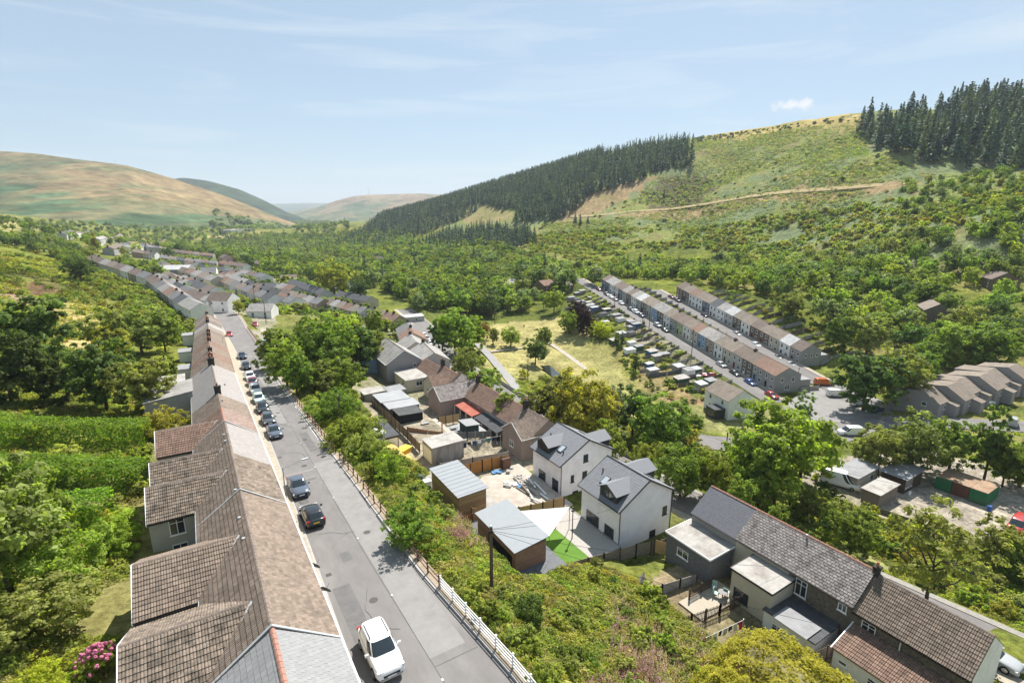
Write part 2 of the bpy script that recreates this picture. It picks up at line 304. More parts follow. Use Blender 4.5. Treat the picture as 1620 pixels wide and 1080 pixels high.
ORD = ['first', 'second', 'third', 'fourth', 'fifth', 'sixth', 'seventh', 'eighth', 'ninth', 'tenth', 'eleventh', 'twelfth', 'thirteenth', 'fourteenth', 'fifteenth', 'sixteenth', 'seventeenth', 'eighteenth', 'nineteenth', 'twentieth']
def ordn(i):
    if i < 20: return ORD[i]
    t, u = divmod(i + 1, 10)
    tens = {2: 'twent', 3: 'thirt', 4: 'fort', 5: 'fift', 6: 'sixt'}[t]
    return tens + 'ieth' if u == 0 else tens + 'y-' + ORD[u - 1]
def pip(X, Y, poly):
    ins = np.zeros(X.shape, bool); n = len(poly)
    for i in range(n):
        x0, y0 = poly[i][:2]; x1, y1 = poly[(i + 1) % n][:2]
        c = ((y0 > Y) != (y1 > Y)) & (X < (x1 - x0) * (Y - y0) / ((y1 - y0) if abs(y1 - y0) > 1e-9 else 1e-9) + x0); ins ^= c
    return ins
# ------------------------------------------------------------------ the two terraces across the valley: lines that the ground follows
T1A, T1B = Vector(at(1224, 622, -21)), Vector(at(952, 457, -10))
T2A, T2B = Vector(at(1265, 580, -20.3)), Vector(at(1069.5, 470.6, -9.5))
def row_frame(a, b):
    d = Vector((b.x - a.x, b.y - a.y, 0)); l = d.length; d.normalize(); return d, Vector((-d.y, d.x, 0)), l   # direction, normal towards the camera side
T1D, T1N, T1L = row_frame(T1A, T1B); T2D, T2N, T2L = row_frame(T2A, T2B)
def off(a, b, n, k, ext0=0., ext1=0.):
    d = (b - a); l = math.hypot(d.x, d.y); u = d / l
    p, q = a + n * k - u * ext0, b + n * k + u * ext1; return [(p.x, p.y, a.z - (d.z / l) * ext0 * .3), (q.x, q.y, b.z + (d.z / l) * ext1)]
ST1 = off(T1A, T1B, T1N, 4.2, 6, 25); ST2 = off(T2A, T2B, T2N, 4.2, 12, 12)
CROSS = [(78, 74, -18.6), (83, 70.5, -19), (89.5, 61.5, -19.5), (110, 53.5, -20.5), (133, 55, -21), (146, 44, -20.4), (165, 22, -19)]
LINK = [(122, 68, -21.1), (135, 64, -21.1), (150, 68, -20.9), ST2[0]]
CORR += [(ST1, 4.2, 3.0), (off(T1A, T1B, T1N, -4), 5, 3), (ST2, 4.2, 3.0), (off(T2A, T2B, T2N, -4), 5, 3), (CROSS, 4.5, 3), (LINK, 5, 4)]
PADS += [(23, 29.2, 36, 47.5, -8.0, 1.2), (29.5, 38.2, 38.5, 47.5, -10.6, 1.5), (22.5, 29, 48.5, 59.5, -8.2, 1.0), (29.3, 39.5, 49.2, 64, -11.0, 1.2), (38, 51, 37, 61, -11.6, 1.5),
         (36, 46.5, 9, 33, -10.8, 2.0), (45, 53, 5, 36, -11.2, 1.0), (90, 122, 20, 46, -20, 4), (98, 120, 66, 86, -21.2, 3), (138, 195, 40, 60, -19.8, 4), (26, 35.5, 62, 92, -10.8, 2.0), (37.6, 48, 65, 128, -14.0, 2.2), (36.7, 43.3, 77, 86, -12.35, .8), (100, 152, 55, 74, -21.1, 4)]
RIVER = [G(862, 574), G(872, 583), G(890, 596), G(905, 606), G(930, 625)]

# ------------------------------------------------------------------ ground sheet
def noise2(X, Y, s, seed=0):
    """cheap value noise"""
    r = np.random.RandomState(seed); T = r.rand(256, 256); x = X / s; y = Y / s
    xi = np.floor(x).astype(int); yi = np.floor(y).astype(int); fx = x - xi; fy = y - yi; fx = fx * fx * (3 - 2 * fx); fy = fy * fy * (3 - 2 * fy)
    g = lambda i, j: T[(xi + i) % 256, (yi + j) % 256]
    return (g(0, 0) * (1 - fx) + g(1, 0) * fx) * (1 - fy) + (g(0, 1) * (1 - fx) + g(1, 1) * fx) * fy
def fbm(X, Y, s, seed=0): return .55 * noise2(X, Y, s, seed) + .28 * noise2(X, Y, s * .45, seed + 1) + .17 * noise2(X, Y, s * .2, seed + 2)
PX = lambda pts, **k: [G(*p, **k)[:2] for p in pts]
ZONES = [   # outline on the ground, surface colour, blend to base
    (PX([(745, 545), (790, 512), (850, 503), (905, 500), (935, 545), (990, 590), (1045, 650), (1035, 700), (960, 690), (880, 602), (850, 640), (800, 640), (770, 575)]), (.33, .29, .125)),
    (PX([(1100, 216), (1200, 203), (1360, 186), (1362, 206), (1230, 214), (1130, 226)], lo=300), (.36, .28, .12)),
    (PX([(690, 330), (800, 325), (815, 345), (760, 352), (700, 345)], lo=300), (.27, .22, .11)),
    (PX([(865, 350), (905, 318), (990, 285), (1040, 275), (1000, 310), (950, 335)], lo=300), (.27, .2, .11)),
    (PX([(1040, 285), (1080, 278), (1130, 280), (1115, 310), (1075, 337), (1045, 335), (1030, 315)], lo=300), (.1, .075, .06)),
    (PX([(1250, 295), (1340, 290), (1440, 283), (1440, 300), (1330, 312), (1180, 325), (1000, 345), (960, 345), (1100, 320)], lo=250), (.27, .2, .11)),
    (PX([(100, 470), (140, 480), (200, 520), (140, 560), (90, 570), (60, 520)]), (.38, .3, .13)),
    (PX([(0, 440), (60, 445), (90, 470), (40, 490), (0, 470)]), (.33, .2, .17)),
    (PX([(0, 350), (40, 352), (50, 362), (0, 368)]), (.3, .26, .12)),
    (PX([(320, 372), (400, 372), (405, 378), (325, 380)]), (.4, .34, .15)),
    (PX([(575, 655), (605, 650), (650, 700), (665, 745), (630, 735), (600, 710)]), (.42, .31, .11)),
    (PX([(595, 660), (610, 655), (620, 675), (605, 690)]), (.42, .31, .11)),
    (PX([(200, 425), (260, 412), (350, 402), (440, 430), (520, 465), (640, 520), (600, 525), (440, 500), (330, 505), (250, 455)]), (.2, .195, .12)),
    ([(26, 63), (47, 63), (47, 130), (30, 130), (26, 105)], (.27, .235, .175)),
    (PX([(385, 480), (400, 478), (425, 505), (430, 545), (405, 535)]), (.3, .27, .22)),
    ([(36, 9), (46, 9), (46, 33), (36, 33)], (.26, .2, .13)),
    ([(88, 20), (124, 20), (124, 47), (88, 47)], (.33, .29, .235)),
    ([(98, 64), (121, 64), (121, 88), (98, 88)], (.2, .2, .08)),
    (PX([(1015, 560), (1080, 600), (1110, 640), (1060, 640), (1010, 600)]), (.25, .17, .1)),
    (PX([(955, 455), (985, 470), (1080, 550), (1150, 600), (1120, 615), (1040, 560), (960, 500)]), (.24, .21, .16)),
    (PX([(1090, 690), (1130, 700), (1600, 960), (1620, 1000), (1590, 1000)]), (.2, .2, .08)),
]
def make_ground():
    fa = np.linspace(-60, 60, 780); ba = np.linspace(60, 300, 122)[1:-1]; ang = np.radians(np.concatenate([fa, ba])) + YAW; n = len(ang)
    rad = np.concatenate([[0.01], np.geomspace(9, 13000, 385)])
    aa, rr = np.meshgrid(ang, rad); X = np.sin(aa) * rr; Y = np.cos(aa) * rr; Z = hgt(X, Y)
    amp = sm(110, 260, rr) * (1 - sm(1500, 2500, rr)); Z = Z + amp * (fbm(X, Y, 22, 3) - .5) * 3.2 + amp * (fbm(X, Y, 70, 9) - .5) * 5
    # keep streets clear of the roughness
    for pts, hw, b in CORR:
        d, cz = seg_near(X, Y, pts); k = 1 - sm(hw, hw + b, d); Z = Z * (1 - k) + (cz - .12) * k
    d, cz = seg_near(X, Y, [tuple(p) for p in RIVER]); Z -= 1.6 * (1 - sm(1.2, 3.5, d))
    C = np.empty(X.shape + (4,)); C[..., 3] = 1
    n1 = fbm(X, Y, 9, 21)[..., None]; n2 = fbm(X, Y, 38, 31)[..., None]; n3 = fbm(X, Y, 130, 41)[..., None]
    green = np.array((.1, .12, .032)); lush = np.array((.155, .17, .036)); dry = np.array((.28, .235, .1)); brk = np.array((.15, .18, .095)); brown = np.array((.19, .165, .08))
    col = green + (lush - green) * sm(.35, .65, n1)
    col = col + (dry - col) * (.55 * sm(.55, .75, n2))
    hill = (sm(230, 300, X) * sm(-300, -100, -np.abs(Y - 500) + 900) * sm(-4, 6, Z))[..., None]
    hc = brk + (np.array((.19, .21, .07)) - brk) * sm(.4, .6, n2); hc = hc + (dry * .95 - hc) * .75 * sm(.56, .72, n3 * .6 + n1 * .4); hc = hc + (brown - hc) * sm(.58, .72, n1 * .7 + n2 * .3)
    col = col * (1 - hill) + hc * hill
    wob = (fbm(X, Y, 12, 55) - .5); wx = X + wob * np.clip(rr * .05, 0, 30); wy = Y - wob * np.clip(rr * .05, 0, 30)
    for poly, c in ZONES:
        m = pip(wx, wy, poly); v = np.array(c)[None, :] * (.75 + .5 * n1[m]); v = v * (1 - .45 * sm(.5, .68, n2[m])) + np.array((.14, .16, .05)) * .45 * sm(.5, .68, n2[m]); col[m] = v
    C[..., :3] = col
    V = np.stack([X, Y, Z], -1).reshape(-1, 3)
    i, j = np.meshgrid(np.arange(len(rad) - 1), np.arange(n), indexing='ij'); j2 = (j + 1) % n
    F = np.stack([i * n + j, i * n + j2, (i + 1) * n + j2, (i + 1) * n + j], -1).reshape(-1, 4)
    me = bpy.data.meshes.new('ground'); me.vertices.add(len(V)); me.vertices.foreach_set('co', V.ravel()); me.loops.add(F.size); me.loops.foreach_set('vertex_index', F[:, ::-1].ravel())
    me.polygons.add(len(F)); me.polygons.foreach_set('loop_start', np.arange(0, F.size, 4)); me.update(); me.shade_smooth()
    ca = me.attributes.new('zone', 'FLOAT_COLOR', 'POINT'); ca.data.foreach_set('color', C.reshape(-1, 4).ravel())
    return me
def ground_mat(name, relief=.6, rscale=(1.2, .25)):
    m = bpy.data.materials.new(name); m.use_nodes = True; t = m.node_tree; b = t.nodes['Principled BSDF']; b.inputs['Roughness'].default_value = 1; b.inputs['Specular IOR Level'].default_value = 0.0; ln = t.links.new
    a = nn(t, 'ShaderNodeAttribute', attribute_name='zone'); g = nn(t, 'ShaderNodeNewGeometry')
    n1 = nn(t, 'ShaderNodeTexNoise'); n1.inputs['Scale'].default_value = rscale[0]; n1.inputs['Detail'].default_value = 8; n1.inputs['Roughness'].default_value = .7; ln(g.outputs['Position'], n1.inputs['Vector'])
    n2 = nn(t, 'ShaderNodeTexNoise'); n2.inputs['Scale'].default_value = rscale[1]; n2.inputs['Detail'].default_value = 8; n2.inputs['Roughness'].default_value = .72; ln(g.outputs['Position'], n2.inputs['Vector'])
    r1 = nn(t, 'ShaderNodeMapRange'); r1.inputs[1].default_value = .32; r1.inputs[2].default_value = .68; r1.inputs[3].default_value = .55; r1.inputs[4].default_value = 1.45; ln(n1.outputs[0], r1.inputs[0])
    r2 = nn(t, 'ShaderNodeMapRange'); r2.inputs[1].default_value = .35; r2.inputs[2].default_value = .65; r2.inputs[3].default_value = .65; r2.inputs[4].default_value = 1.35; ln(n2.outputs[0], r2.inputs[0])
    k = nn(t, 'ShaderNodeMath', operation='MULTIPLY'); ln(r1.outputs[0], k.inputs[0]); ln(r2.outputs[0], k.inputs[1])
    vm = nn(t, 'ShaderNodeVectorMath', operation='SCALE'); ln(a.outputs['Color'], vm.inputs[0]); ln(k.outputs[0], vm.inputs['Scale']); ln(vm.outputs[0], b.inputs['Base Color'])
    bp = nn(t, 'ShaderNodeBump'); bp.inputs['Strength'].default_value = relief; bp.inputs['Distance'].default_value = 1.0; ln(n1.outputs[0], bp.inputs['Height']); ln(bp.outputs[0], b.inputs['Normal'])
    return m
GM = ground_mat('rough grass and bracken')
go = put('ground', make_ground(), GM); go['kind'] = 'structure'

# ------------------------------------------------------------------ far hills, lofted between foot and skyline
def hill(name, sky_l, foot_l, pal, rows=60, cols=160, gully=14., seed=1, forest=False, rs=(.03, .006)):
    sx = [p[0] for p in sky_l]; xs = np.linspace(sx[0], sx[-1], cols)
    f = lambda l, k: np.interp(xs, [p[0] for p in l], [p[k] for p in l])
    sy, sdp, fy, fd = f(sky_l, 1), f(sky_l, 2), f(foot_l, 1), f(foot_l, 2)
    k = np.ones(5) / 5; sy2 = np.convolve(np.pad(sy, 2, 'edge'), k, 'valid')
    V = []
    for i in range(rows + 14):
        if i <= rows:
            t = i / rows; py = fy + (sy2 - fy) * (t ** .85); d = fd + (sdp - fd) * t ** 1.05; P = [atd(a, b, c) for a, b, c in zip(xs, py, d)]
            if i == 0: P = [(p[0], p[1], -60) for p in P]
        else:
            u = (i - rows) / 14.; d = sdp * (1 + .45 * u); P = [atd(a, b, c) for a, b, c in zip(xs, sy2, d)]; P = [(p[0], p[1], q - (q + 60) * u ** 1.6) for p, q in zip(P, [atd(a, b, c)[2] for a, b, c in zip(xs, sy2, sdp)])]
        V += P
    V = np.array(V); n = cols
    t = np.repeat(np.clip(np.arange(rows + 14) / rows, 0, 2), n); wgt = np.clip(t * 4, 0, 1) * np.clip(np.abs(1 - t) * 6, 0.12, 1)
    V[:, 2] += wgt * gully * (fbm(V[:, 0], V[:, 1], gully * 16, seed) - .5) * 2 + wgt * gully * .35 * (fbm(V[:, 0], V[:, 1], gully * 4, seed + 5) - .5)
    F = [(r * n + c, r * n + c + 1, (r + 1) * n + c + 1, (r + 1) * n + c) for r in range(rows + 13) for c in range(n - 1)]
    me = bpy.data.meshes.new(name); me.from_pydata(V.tolist(), [], F); me.shade_smooth()
    sc = gully * 22; lat = V[:, 0] * math.cos(YAW) - V[:, 1] * math.sin(YAW) + 9000; el_ = V[:, 2] * 2.6 + 3000 + .12 * V[:, 1]; a = fbm(lat, el_, sc * .75, seed + 11); b = fbm(lat, el_, sc * .22, seed + 12); mixv = np.clip((a * .65 + b * .35 + (t - .55) * .3 - .45) / .16, 0, 1)[:, None]
    C = np.ones((len(V), 4)); C[:, :3] = np.array(pal[0]) * (1 - mixv) + np.array(pal[1]) * mixv; k3 = np.clip((b - .54) / .1, 0, 1)[:, None] * .7; C[:, :3] = C[:, :3] * (1 - k3) + np.array(pal[2]) * k3
    ca = me.attributes.new('zone', 'FLOAT_COLOR', 'POINT'); ca.data.foreach_set('color', C.ravel())
    o = put(name, me, ground_mat(name + ' heath', .8, rs)); o['kind'] = 'structure'; return o
hill('moorland_hill', [(-420, 262, 1750), (-250, 250, 1750), (-100, 240, 1720), (0, 239, 1700), (60, 243, 1700), (120, 252, 1700), (200, 262, 1720), (255, 277, 1780), (300, 291, 1850), (350, 308, 1950), (400, 327, 2050), (450, 348, 2150), (478, 358, 2250)],
     [(-420, 385, 800), (-250, 380, 830), (0, 366, 900), (150, 373, 930), (300, 371, 1060), (400, 375, 1200), (450, 372, 1500), (478, 366, 1900)], ((.07, .112, .055), (.2, .148, .078), (.1, .11, .052)), 90, 220, 12, 3)
hill('forested_hill', [(250, 286, 3100), (290, 281, 3100), (330, 286, 3100), (380, 300, 3100), (420, 318, 3200), (452, 335, 3300), (500, 352, 3400)], [(250, 352, 2500), (500, 356, 2700)], ((.035, .055, .03), (.05, .075, .035), (.03, .045, .03)), 40, 80, 10, 5)
hill('heather_hill', [(400, 342, 4400), (470, 334, 4500), (500, 329, 4500), (530, 318, 4500), (560, 310, 4500), (583, 308, 4500), (620, 307, 4500), (665, 306, 4500), (720, 309, 4600), (800, 322, 4800), (900, 340, 5000)], [(400, 353, 3000), (900, 352, 3200)], ((.1, .125, .07), (.22, .165, .1), (.15, .145, .09)), 50, 120, 20, 8)
hill('distant_ridge', [(300, 330, 8800), (380, 325, 8800), (440, 322, 9000), (500, 321, 9000), (560, 323, 9000), (700, 330, 9200), (1000, 336, 9400)], [(300, 345, 7000), (1000, 347, 7200)], ((.07, .1, .06), (.13, .14, .08), (.05, .08, .05)), 24, 60, 25, 9)

# ------------------------------------------------------------------ roads, pavements, paths, water
TAR = M('worn asphalt', (.19, .178, .172), .92, .13, .8, bump=.15, bscale=60, stain=(.25, .236, .227), samt=.7, sscale=.3, stretch=(1, .35, 1)); TAR2 = M('pale patched asphalt', (.262, .25, .242), .92, .1, .9, bump=.1, bscale=60, stain=(.185, .18, .178), samt=.4)
SEAM = M('tar seam', (.1, .098, .098), .8, .2, 2); PAVE = M('pale concrete paving', (.42, .37, .29), .95, .15, 1.5, stain=(.27, .24, .19), samt=.5); KERB = M('kerb stone', (.4, .385, .37), .95, .15, 2); PATHM = M('park path tarmac', (.3, .29, .285), .95, .1, 1); DUST = M('dusty gravel', (.46, .41, .35), 1., .16, .9, bump=.3, bscale=14, stain=(.3, .25, .2), samt=.5); LINEW = M('worn white line', (.6, .6, .58), .8, .25, 5)
def ribbon(name, left, right, mat, step=2., dz=0., thick=0., drape=False):
    """strip between two edge polylines"""
    def res(pl, n):
        a = np.array([tuple(p) for p in pl], float); s = np.concatenate([[0], np.cumsum(np.hypot(np.diff(a[:, 0]), np.diff(a[:, 1])))]); q = np.linspace(0, s[-1], n); return np.stack([np.interp(q, s, a[:, i]) for i in range(3)], 1)
    ln_ = sum(math.hypot(b[0] - a[0], b[1] - a[1]) for a, b in zip(left[:-1], left[1:])); n = max(2, int(ln_ / step) + 1)
    A, B = res(left, n), res(right, n)
    if drape:
        for q in (A, B): q[:, 2] = hgt(q[:, 0], q[:, 1])
    A[:, 2] += dz; B[:, 2] += dz; mb = MB()
    vs = [tuple(p) for p in A] + [tuple(p) for p in B]; fs = [(i, n + i, n + i + 1, i + 1) for i in range(n - 1)]
    if thick:
        vs += [(p[0], p[1], p[2] - thick) for p in A] + [(p[0], p[1], p[2] - thick) for p in B]
        fs += [(2 * n + i, i, i + 1, 2 * n + i + 1) for i in range(n - 1)] + [(n + i, 3 * n + i, 3 * n + i + 1, n + i + 1) for i in range(n - 1)] + [(0, 2 * n, 3 * n, n), (n - 1, 2 * n - 1, 4 * n - 1, 3 * n - 1)]
    mb.add(vs, fs); o = mb.build(name, mat); o['kind'] = 'structure'; return o
def smooth_pl(pts, it=3):
    p = [Vector(q) for q in pts]
    for _ in range(it):
        q = [p[0]]
        for a, b in zip(p[:-1], p[1:]): q += [a * .75 + b * .25, a * .25 + b * .75]
        p = q + [p[-1]]
    return p
def side(pts, k):
    out = []
    for i, p in enumerate(pts):
        a = Vector(pts[max(i - 1, 0)]); b = Vector(pts[min(i + 1, len(pts) - 1)]); d = (b - a); n = Vector((d.y, -d.x, 0)).normalized(); out.append(Vector(p) + n * k)
    return out
def rz_(x, y): return (x, y, float(road_z(y)))
UL = [rz_(*p) for p in ((5.6, -45), (5.6, 25), (6.1, 44), (6.5, 67), (6.8, 92), (7.9, 145), (7.6, 185))] + [(7, 215, float(road_z(215))), (5.4, 250, -11.7), (.6, 300, -12.4), (-7.2, 360, -12.8), (-17, 430, -13)]
UR = [rz_(*p) for p in ((13.7, -45), (13.5, 22), (12.7, 35), (12.6, 54), (12.3, 88), (13.4, 148), (13.6, 185))] + [(14, 215, float(road_z(215))), (12.5, 250, -11.7), (7.4, 300, -12.4), (-.8, 360, -12.8), (-11, 430, -13)]
ribbon('upper_street', UL, UR, TAR)
ribbon('pavement', [(p[0] - (1.7 if p[1] < 200 else .9), p[1], p[2]) for p in UL], [(p[0] - .13, p[1], p[2]) for p in UL], PAVE, dz=.1, thick=.3)
ribbon('kerb', [(p[0] - .128, p[1], p[2]) for p in UL], [(p[0], p[1], p[2]) for p in UL], KERB, dz=.104, thick=.3)
ribbon('verge_kerb', [(p[0] - .02, p[1], p[2]) for p in UR], [(p[0] + .16, p[1], p[2]) for p in UR], KERB, dz=.09, thick=.3)
ribbon('verge', [(p[0] + .163, p[1], p[2]) for p in UR], [(p[0] + 1.0, p[1], p[2]) for p in UR], M('dry verge soil', (.33, .27, .2), 1, .25, 2, bump=.3), dz=.075, thick=.4)
MIDL = [((a[0] + b[0]) / 2 + .35, (a[1] + b[1]) / 2, (a[2] + b[2]) / 2) for a, b in zip(UL, UR)]
ribbon('tar_seam', MIDL[:6], [(p[0] + .05, p[1], p[2]) for p in MIDL[:6]], SEAM, dz=.006)
def patch(x0, x1, y0, y1, m=TAR2, nm='road_patch', dz=.005): return ribbon(nm, [rz_(x0, y0), rz_(x0, y1)], [rz_(x1, y0), rz_(x1, y1)], m, dz=dz)
patch(9.9, 12.4, 26, 62); patch(6.5, 9.7, 80, 100); patch(9.5, 12.0, 100, 128); patch(9.9, 12.9, 25.2, 25.26, SEAM, 'tar_seam'); patch(6.6, 9.6, 60.2, 60.5, TAR2); patch(6.4, 9.6, 79.5, 79.62, SEAM, 'tar_seam')
for i in range(9): patch(9.86, 9.99, 24 + i * 9.2, 24.2 + i * 9.2, LINEW, 'road_stud_mark', .009)
patch(12.15, 12.25, 70, 108, LINEW, 'edge_line', .007)
IRON = M('iron cover', (.09, .085, .085), .6, .2, 8, metal=.3)
for k, (x_, y_) in enumerate(((8.6, 33.5), (10.9, 43), (8.9, 62), (10.6, 71), (9.3, 86), (10.8, 112), (6.5, 38.5), (6.8, 66.5))):
    b = MB(); z_ = float(road_z(y_)); n_ = 16 if k < 6 else 4; q_ = .32 if k < 6 else .3
    b.add([(q_ * math.cos(2 * math.pi * (i + .5) / n_), q_ * math.sin(2 * math.pi * (i + .5) / n_), 0) for i in range(n_)], [tuple(range(n_))]); o = b.build('drain_cover', IRON); o.location = (x_, y_, z_ + .012); o.rotation_euler = (-math.atan(.06), 0, 0); o['kind'] = 'structure'
rk = random.Random(12)
for k in range(14):
    x_, y_ = rk.uniform(6.4, 12), rk.uniform(22, 105); pl = [(x_, y_)]; a_ = rk.uniform(0, 3.14)
    for i in range(rk.randint(5, 12)): a_ += rk.uniform(-.6, .6); x_ = min(12.2, max(6.3, x_ + .45 * math.cos(a_))); y_ += .55 * math.sin(a_); pl.append((x_, y_))
    w_ = rk.uniform(.012, .03); ribbon('road_crack', [(p[0] - w_, p[1] - w_, float(road_z(p[1]))) for p in pl], [(p[0] + w_, p[1] + w_, float(road_z(p[1]))) for p in pl], SEAM, .3, .011)
patch(6.3, 7.6, 30, 36.5, M('dark tar patch', (.15, .145, .143), .9, .15, 1.5), 'road_patch', .007); patch(7.9, 8.7, 39.5, 41, M('dark tar patch', (.15, .145, .143)), 'road_patch', .007); patch(10.4, 11.4, 66, 74, M('dark tar patch', (.15, .145, .143)), 'road_patch', .008); patch(6.6, 9.4, 57.4, 57.9, M('dark tar patch', (.15, .145, .143)), 'road_patch', .008)
for y_, l_ in ((31, 3.5), (52, 4.5), (58, 3.0), (79, 3)): patch(6.7, 7.6, y_, y_ + .8, M('oil stain', (.12, .115, .11), .7, .4, 3), 'oil_stain', .009)
LW = smooth_pl(LOWER); ribbon('lower_street', side(LW, -3.1), side(LW, 3.1), TAR, dz=0.0); ribbon('pavement', side(LW, -4.6), side(LW, -3.2), PAVE, dz=.1, thick=.3); ribbon('kerb', side(LW, -3.198), side(LW, -3.07), KERB, dz=.104, thick=.3)
ribbon('verge', side(LW, 3.1), side(LW, 3.9), M('gutter grit', (.3, .28, .25), 1, .2, 3), dz=.06, thick=.3)
S1 = [Vector(p) for p in ST1]; ribbon('terrace_street', side(S1, -2.7), side(S1, 2.7), TAR, dz=.01); ribbon('pavement', side(S1, 2.83), side(S1, 4.2), PAVE, dz=.11, thick=.3); ribbon('kerb', side(S1, 2.7), side(S1, 2.832), KERB, dz=.114, thick=.3)
S2 = [Vector(p) for p in ST2]; ribbon('terrace_street', side(S2, -2.8), side(S2, 2.7), TAR, dz=.012); ribbon('pavement', side(S2, 2.83), side(S2, 4.2), PAVE, dz=.11, thick=.3); ribbon('kerb', side(S2, 2.7), side(S2, 2.832), KERB, dz=.114, thick=.3)
CS = smooth_pl(CROSS); ribbon('cross_road', side(CS, -3.4), side(CS, 3.6), TAR, dz=.016)
LK = smooth_pl(LINK); ribbon('junction', side(LK, -4), side(LK, 4), TAR, dz=.028)
jb = MB(); jp = [(112, 57), (128, 55.5), (142, 53), (151, 60), (153, 72), (146, 78), (137, 74), (129, 72), (118, 66)]
jb.add([(x, y, -20.99) for x, y in jp], [tuple(range(len(jp)))]); jo = jb.build('junction_apron', TAR2); jo['kind'] = 'structure'
def path(name, pix, w_, mat, dz=.09, z=None):
    p = smooth_pl([G(*q) for q in pix], 2); ribbon(name, side(p, -w_ / 2), side(p, w_ / 2), mat, 1.5, dz, .2, drape=True)
path('park_path', [(745, 535), (760, 548), (778, 566), (800, 592), (822, 618)], 3.2, PATHM); path('footpath', [(862, 538), (890, 556), (912, 572), (928, 584)], 1.6, DUST); path('footpath', [(776, 556), (800, 553), (828, 550)], 1.0, DUST)
pp = smooth_pl([G(*q, lo=200) for q in ((905, 343), (960, 341), (1040, 334), (1100, 325), (1165, 314), (1230, 306), (1290, 302), (1350, 298), (1440, 291))], 2)
ribbon('hill_track', side(pp, -2.6), side(pp, 2.6), M('dry grass track', (.4, .31, .16), 1, .2, .3), 5, .9, 1.2, drape=True)
WAT = M('stream water', (.03, .035, .03), .05, .2, 1, spec=.6)
rv = [Vector(p) for p in RIVER]; ribbon('stream', [p + Vector((0, 0, -.9)) for p in side(rv, -1.7)], [p + Vector((0, 0, -.9)) for p in side(rv, 1.7)], WAT, 2)
# ------------------------------------------------------------------ building kit
_wc = {}
def window(parent, p, rz, w, h, fm=None, bars=1, name='window', top=True):
    fm = fm or WHITE_TRIM; k = (round(w, 2), round(h, 2), bars, top)
    if k not in _wc:
        f = MB(); t = .07
        f.box(-.06, -w / 2, 0, .035, -w / 2 + t, h); f.box(-.06, w / 2 - t, 0, .035, w / 2, h); f.box(-.06, -w / 2 + t, 0, .035, w / 2 - t, t); f.box(-.06, -w / 2 + t, h - t, .035, w / 2 - t, h)
        for i in range(1, bars + 1): y = -w / 2 + w * i / (bars + 1); f.box(-.06, y - .03, t, .03, y + .03, h - t)
        if top: f.box(-.06, -w / 2 + t, h * .7, .028, w / 2 - t, h * .7 + .05)
        f.box(-.06, -w / 2 - .06, -.07, .1, w / 2 + .06, -.002)
        g = MB(); g.box(-.05, -w / 2 + .03, .03, .008, w / 2 - .03, h - .03); _wc[k] = (f.mesh('window_frame'), g.mesh('pane'))
    o = put(name, _wc[k][0], fm, parent, p, rz); put('pane', _wc[k][1], GLASS, o); return o
_dc = {}
def door(parent, p, rz, w, h, mat):
    k = (round(w, 2), round(h, 2))
    if k not in _dc:
        d = MB(); d.box(-.05, -w / 2, 0, .03, w / 2, h); d.box(.03, -w / 2 + .12, .2, .045, w / 2 - .12, h * .45); q = MB(); q.box(.031, -w / 2 + .15, h * .55, .04, w / 2 - .15, h - .15); _dc[k] = (d.mesh('door'), q.mesh('door_light'))
    o = put('door', _dc[k][0], mat, parent, p, rz); put('door_light', _dc[k][1], GLASS, o); return o
RSEED = random.Random(5)
def tiles(mb, O, U, V, lu, lv, tw, c, style, smooth=False):
    """overlapping tiles on one slope: O lower corner, U along the eave, V up the slope"""
    O, U, V = Vector(O), Vector(U).normalized(), Vector(V).normalized(); N = U.cross(V).normalized()
    if N.z < 0: N = -N
    nu = max(1, round(lu / tw)); nv = max(1, round(lv / c)); tw = lu / nu; c = lv / nv; gap = .04 if style == 'bold' else .012
    prof = {'roll': ((0, .0), (.08, .03), (.25, .042), (.42, .03), (.5, .004), (.58, .03), (.75, .042), (.92, .03), (1, .0)), 'wave': ((0, .012), (.25, .0), (.5, .012), (.75, .045), (1, .012)), 'flat': ((0, .008), (1, .008)), 'slate': ((0, .004), (1, .004)), 'bold': ((0, .006), (1, .006))}[style]
    th = {'roll': .05, 'wave': .03, 'flat': .028, 'slate': .016, 'bold': .04}[style]; stag = style in ('flat', 'slate', 'bold'); m = len(prof)
    for j in range(nv):
        for i in range(nu + (1 if stag and j % 2 else 0)):
            u0 = i * tw - (tw / 2 if stag and j % 2 else 0); u1 = u0 + tw - gap; u0 = max(u0, 0); u1 = min(u1, lu)
            if u1 - u0 < .03: continue
            dv = RSEED.uniform(-.006, .006); lo = O + V * (j * c + dv); hi = O + V * min((j + 1) * c + .05, lv); tt = RSEED.uniform(.93, 1.07) if smooth else RSEED.uniform(.78, 1.2)
            lift = th + RSEED.uniform(-.003, .006); A = [lo + U * (u0 + (u1 - u0) * a) + N * (b + lift) for a, b in prof]; B = [hi + U * (u0 + (u1 - u0) * a) + N * (b + .004) for a, b in prof]; C_ = [lo + U * (u0 + (u1 - u0) * a) - N * .01 for a, b in prof]
            fs = [(k, k + 1, m + k + 1, m + k) for k in range(m - 1)] + [(2 * m + k, 2 * m + k + 1, k + 1, k) for k in range(m - 1)]
            mb.add(A + B + C_, fs, tt)
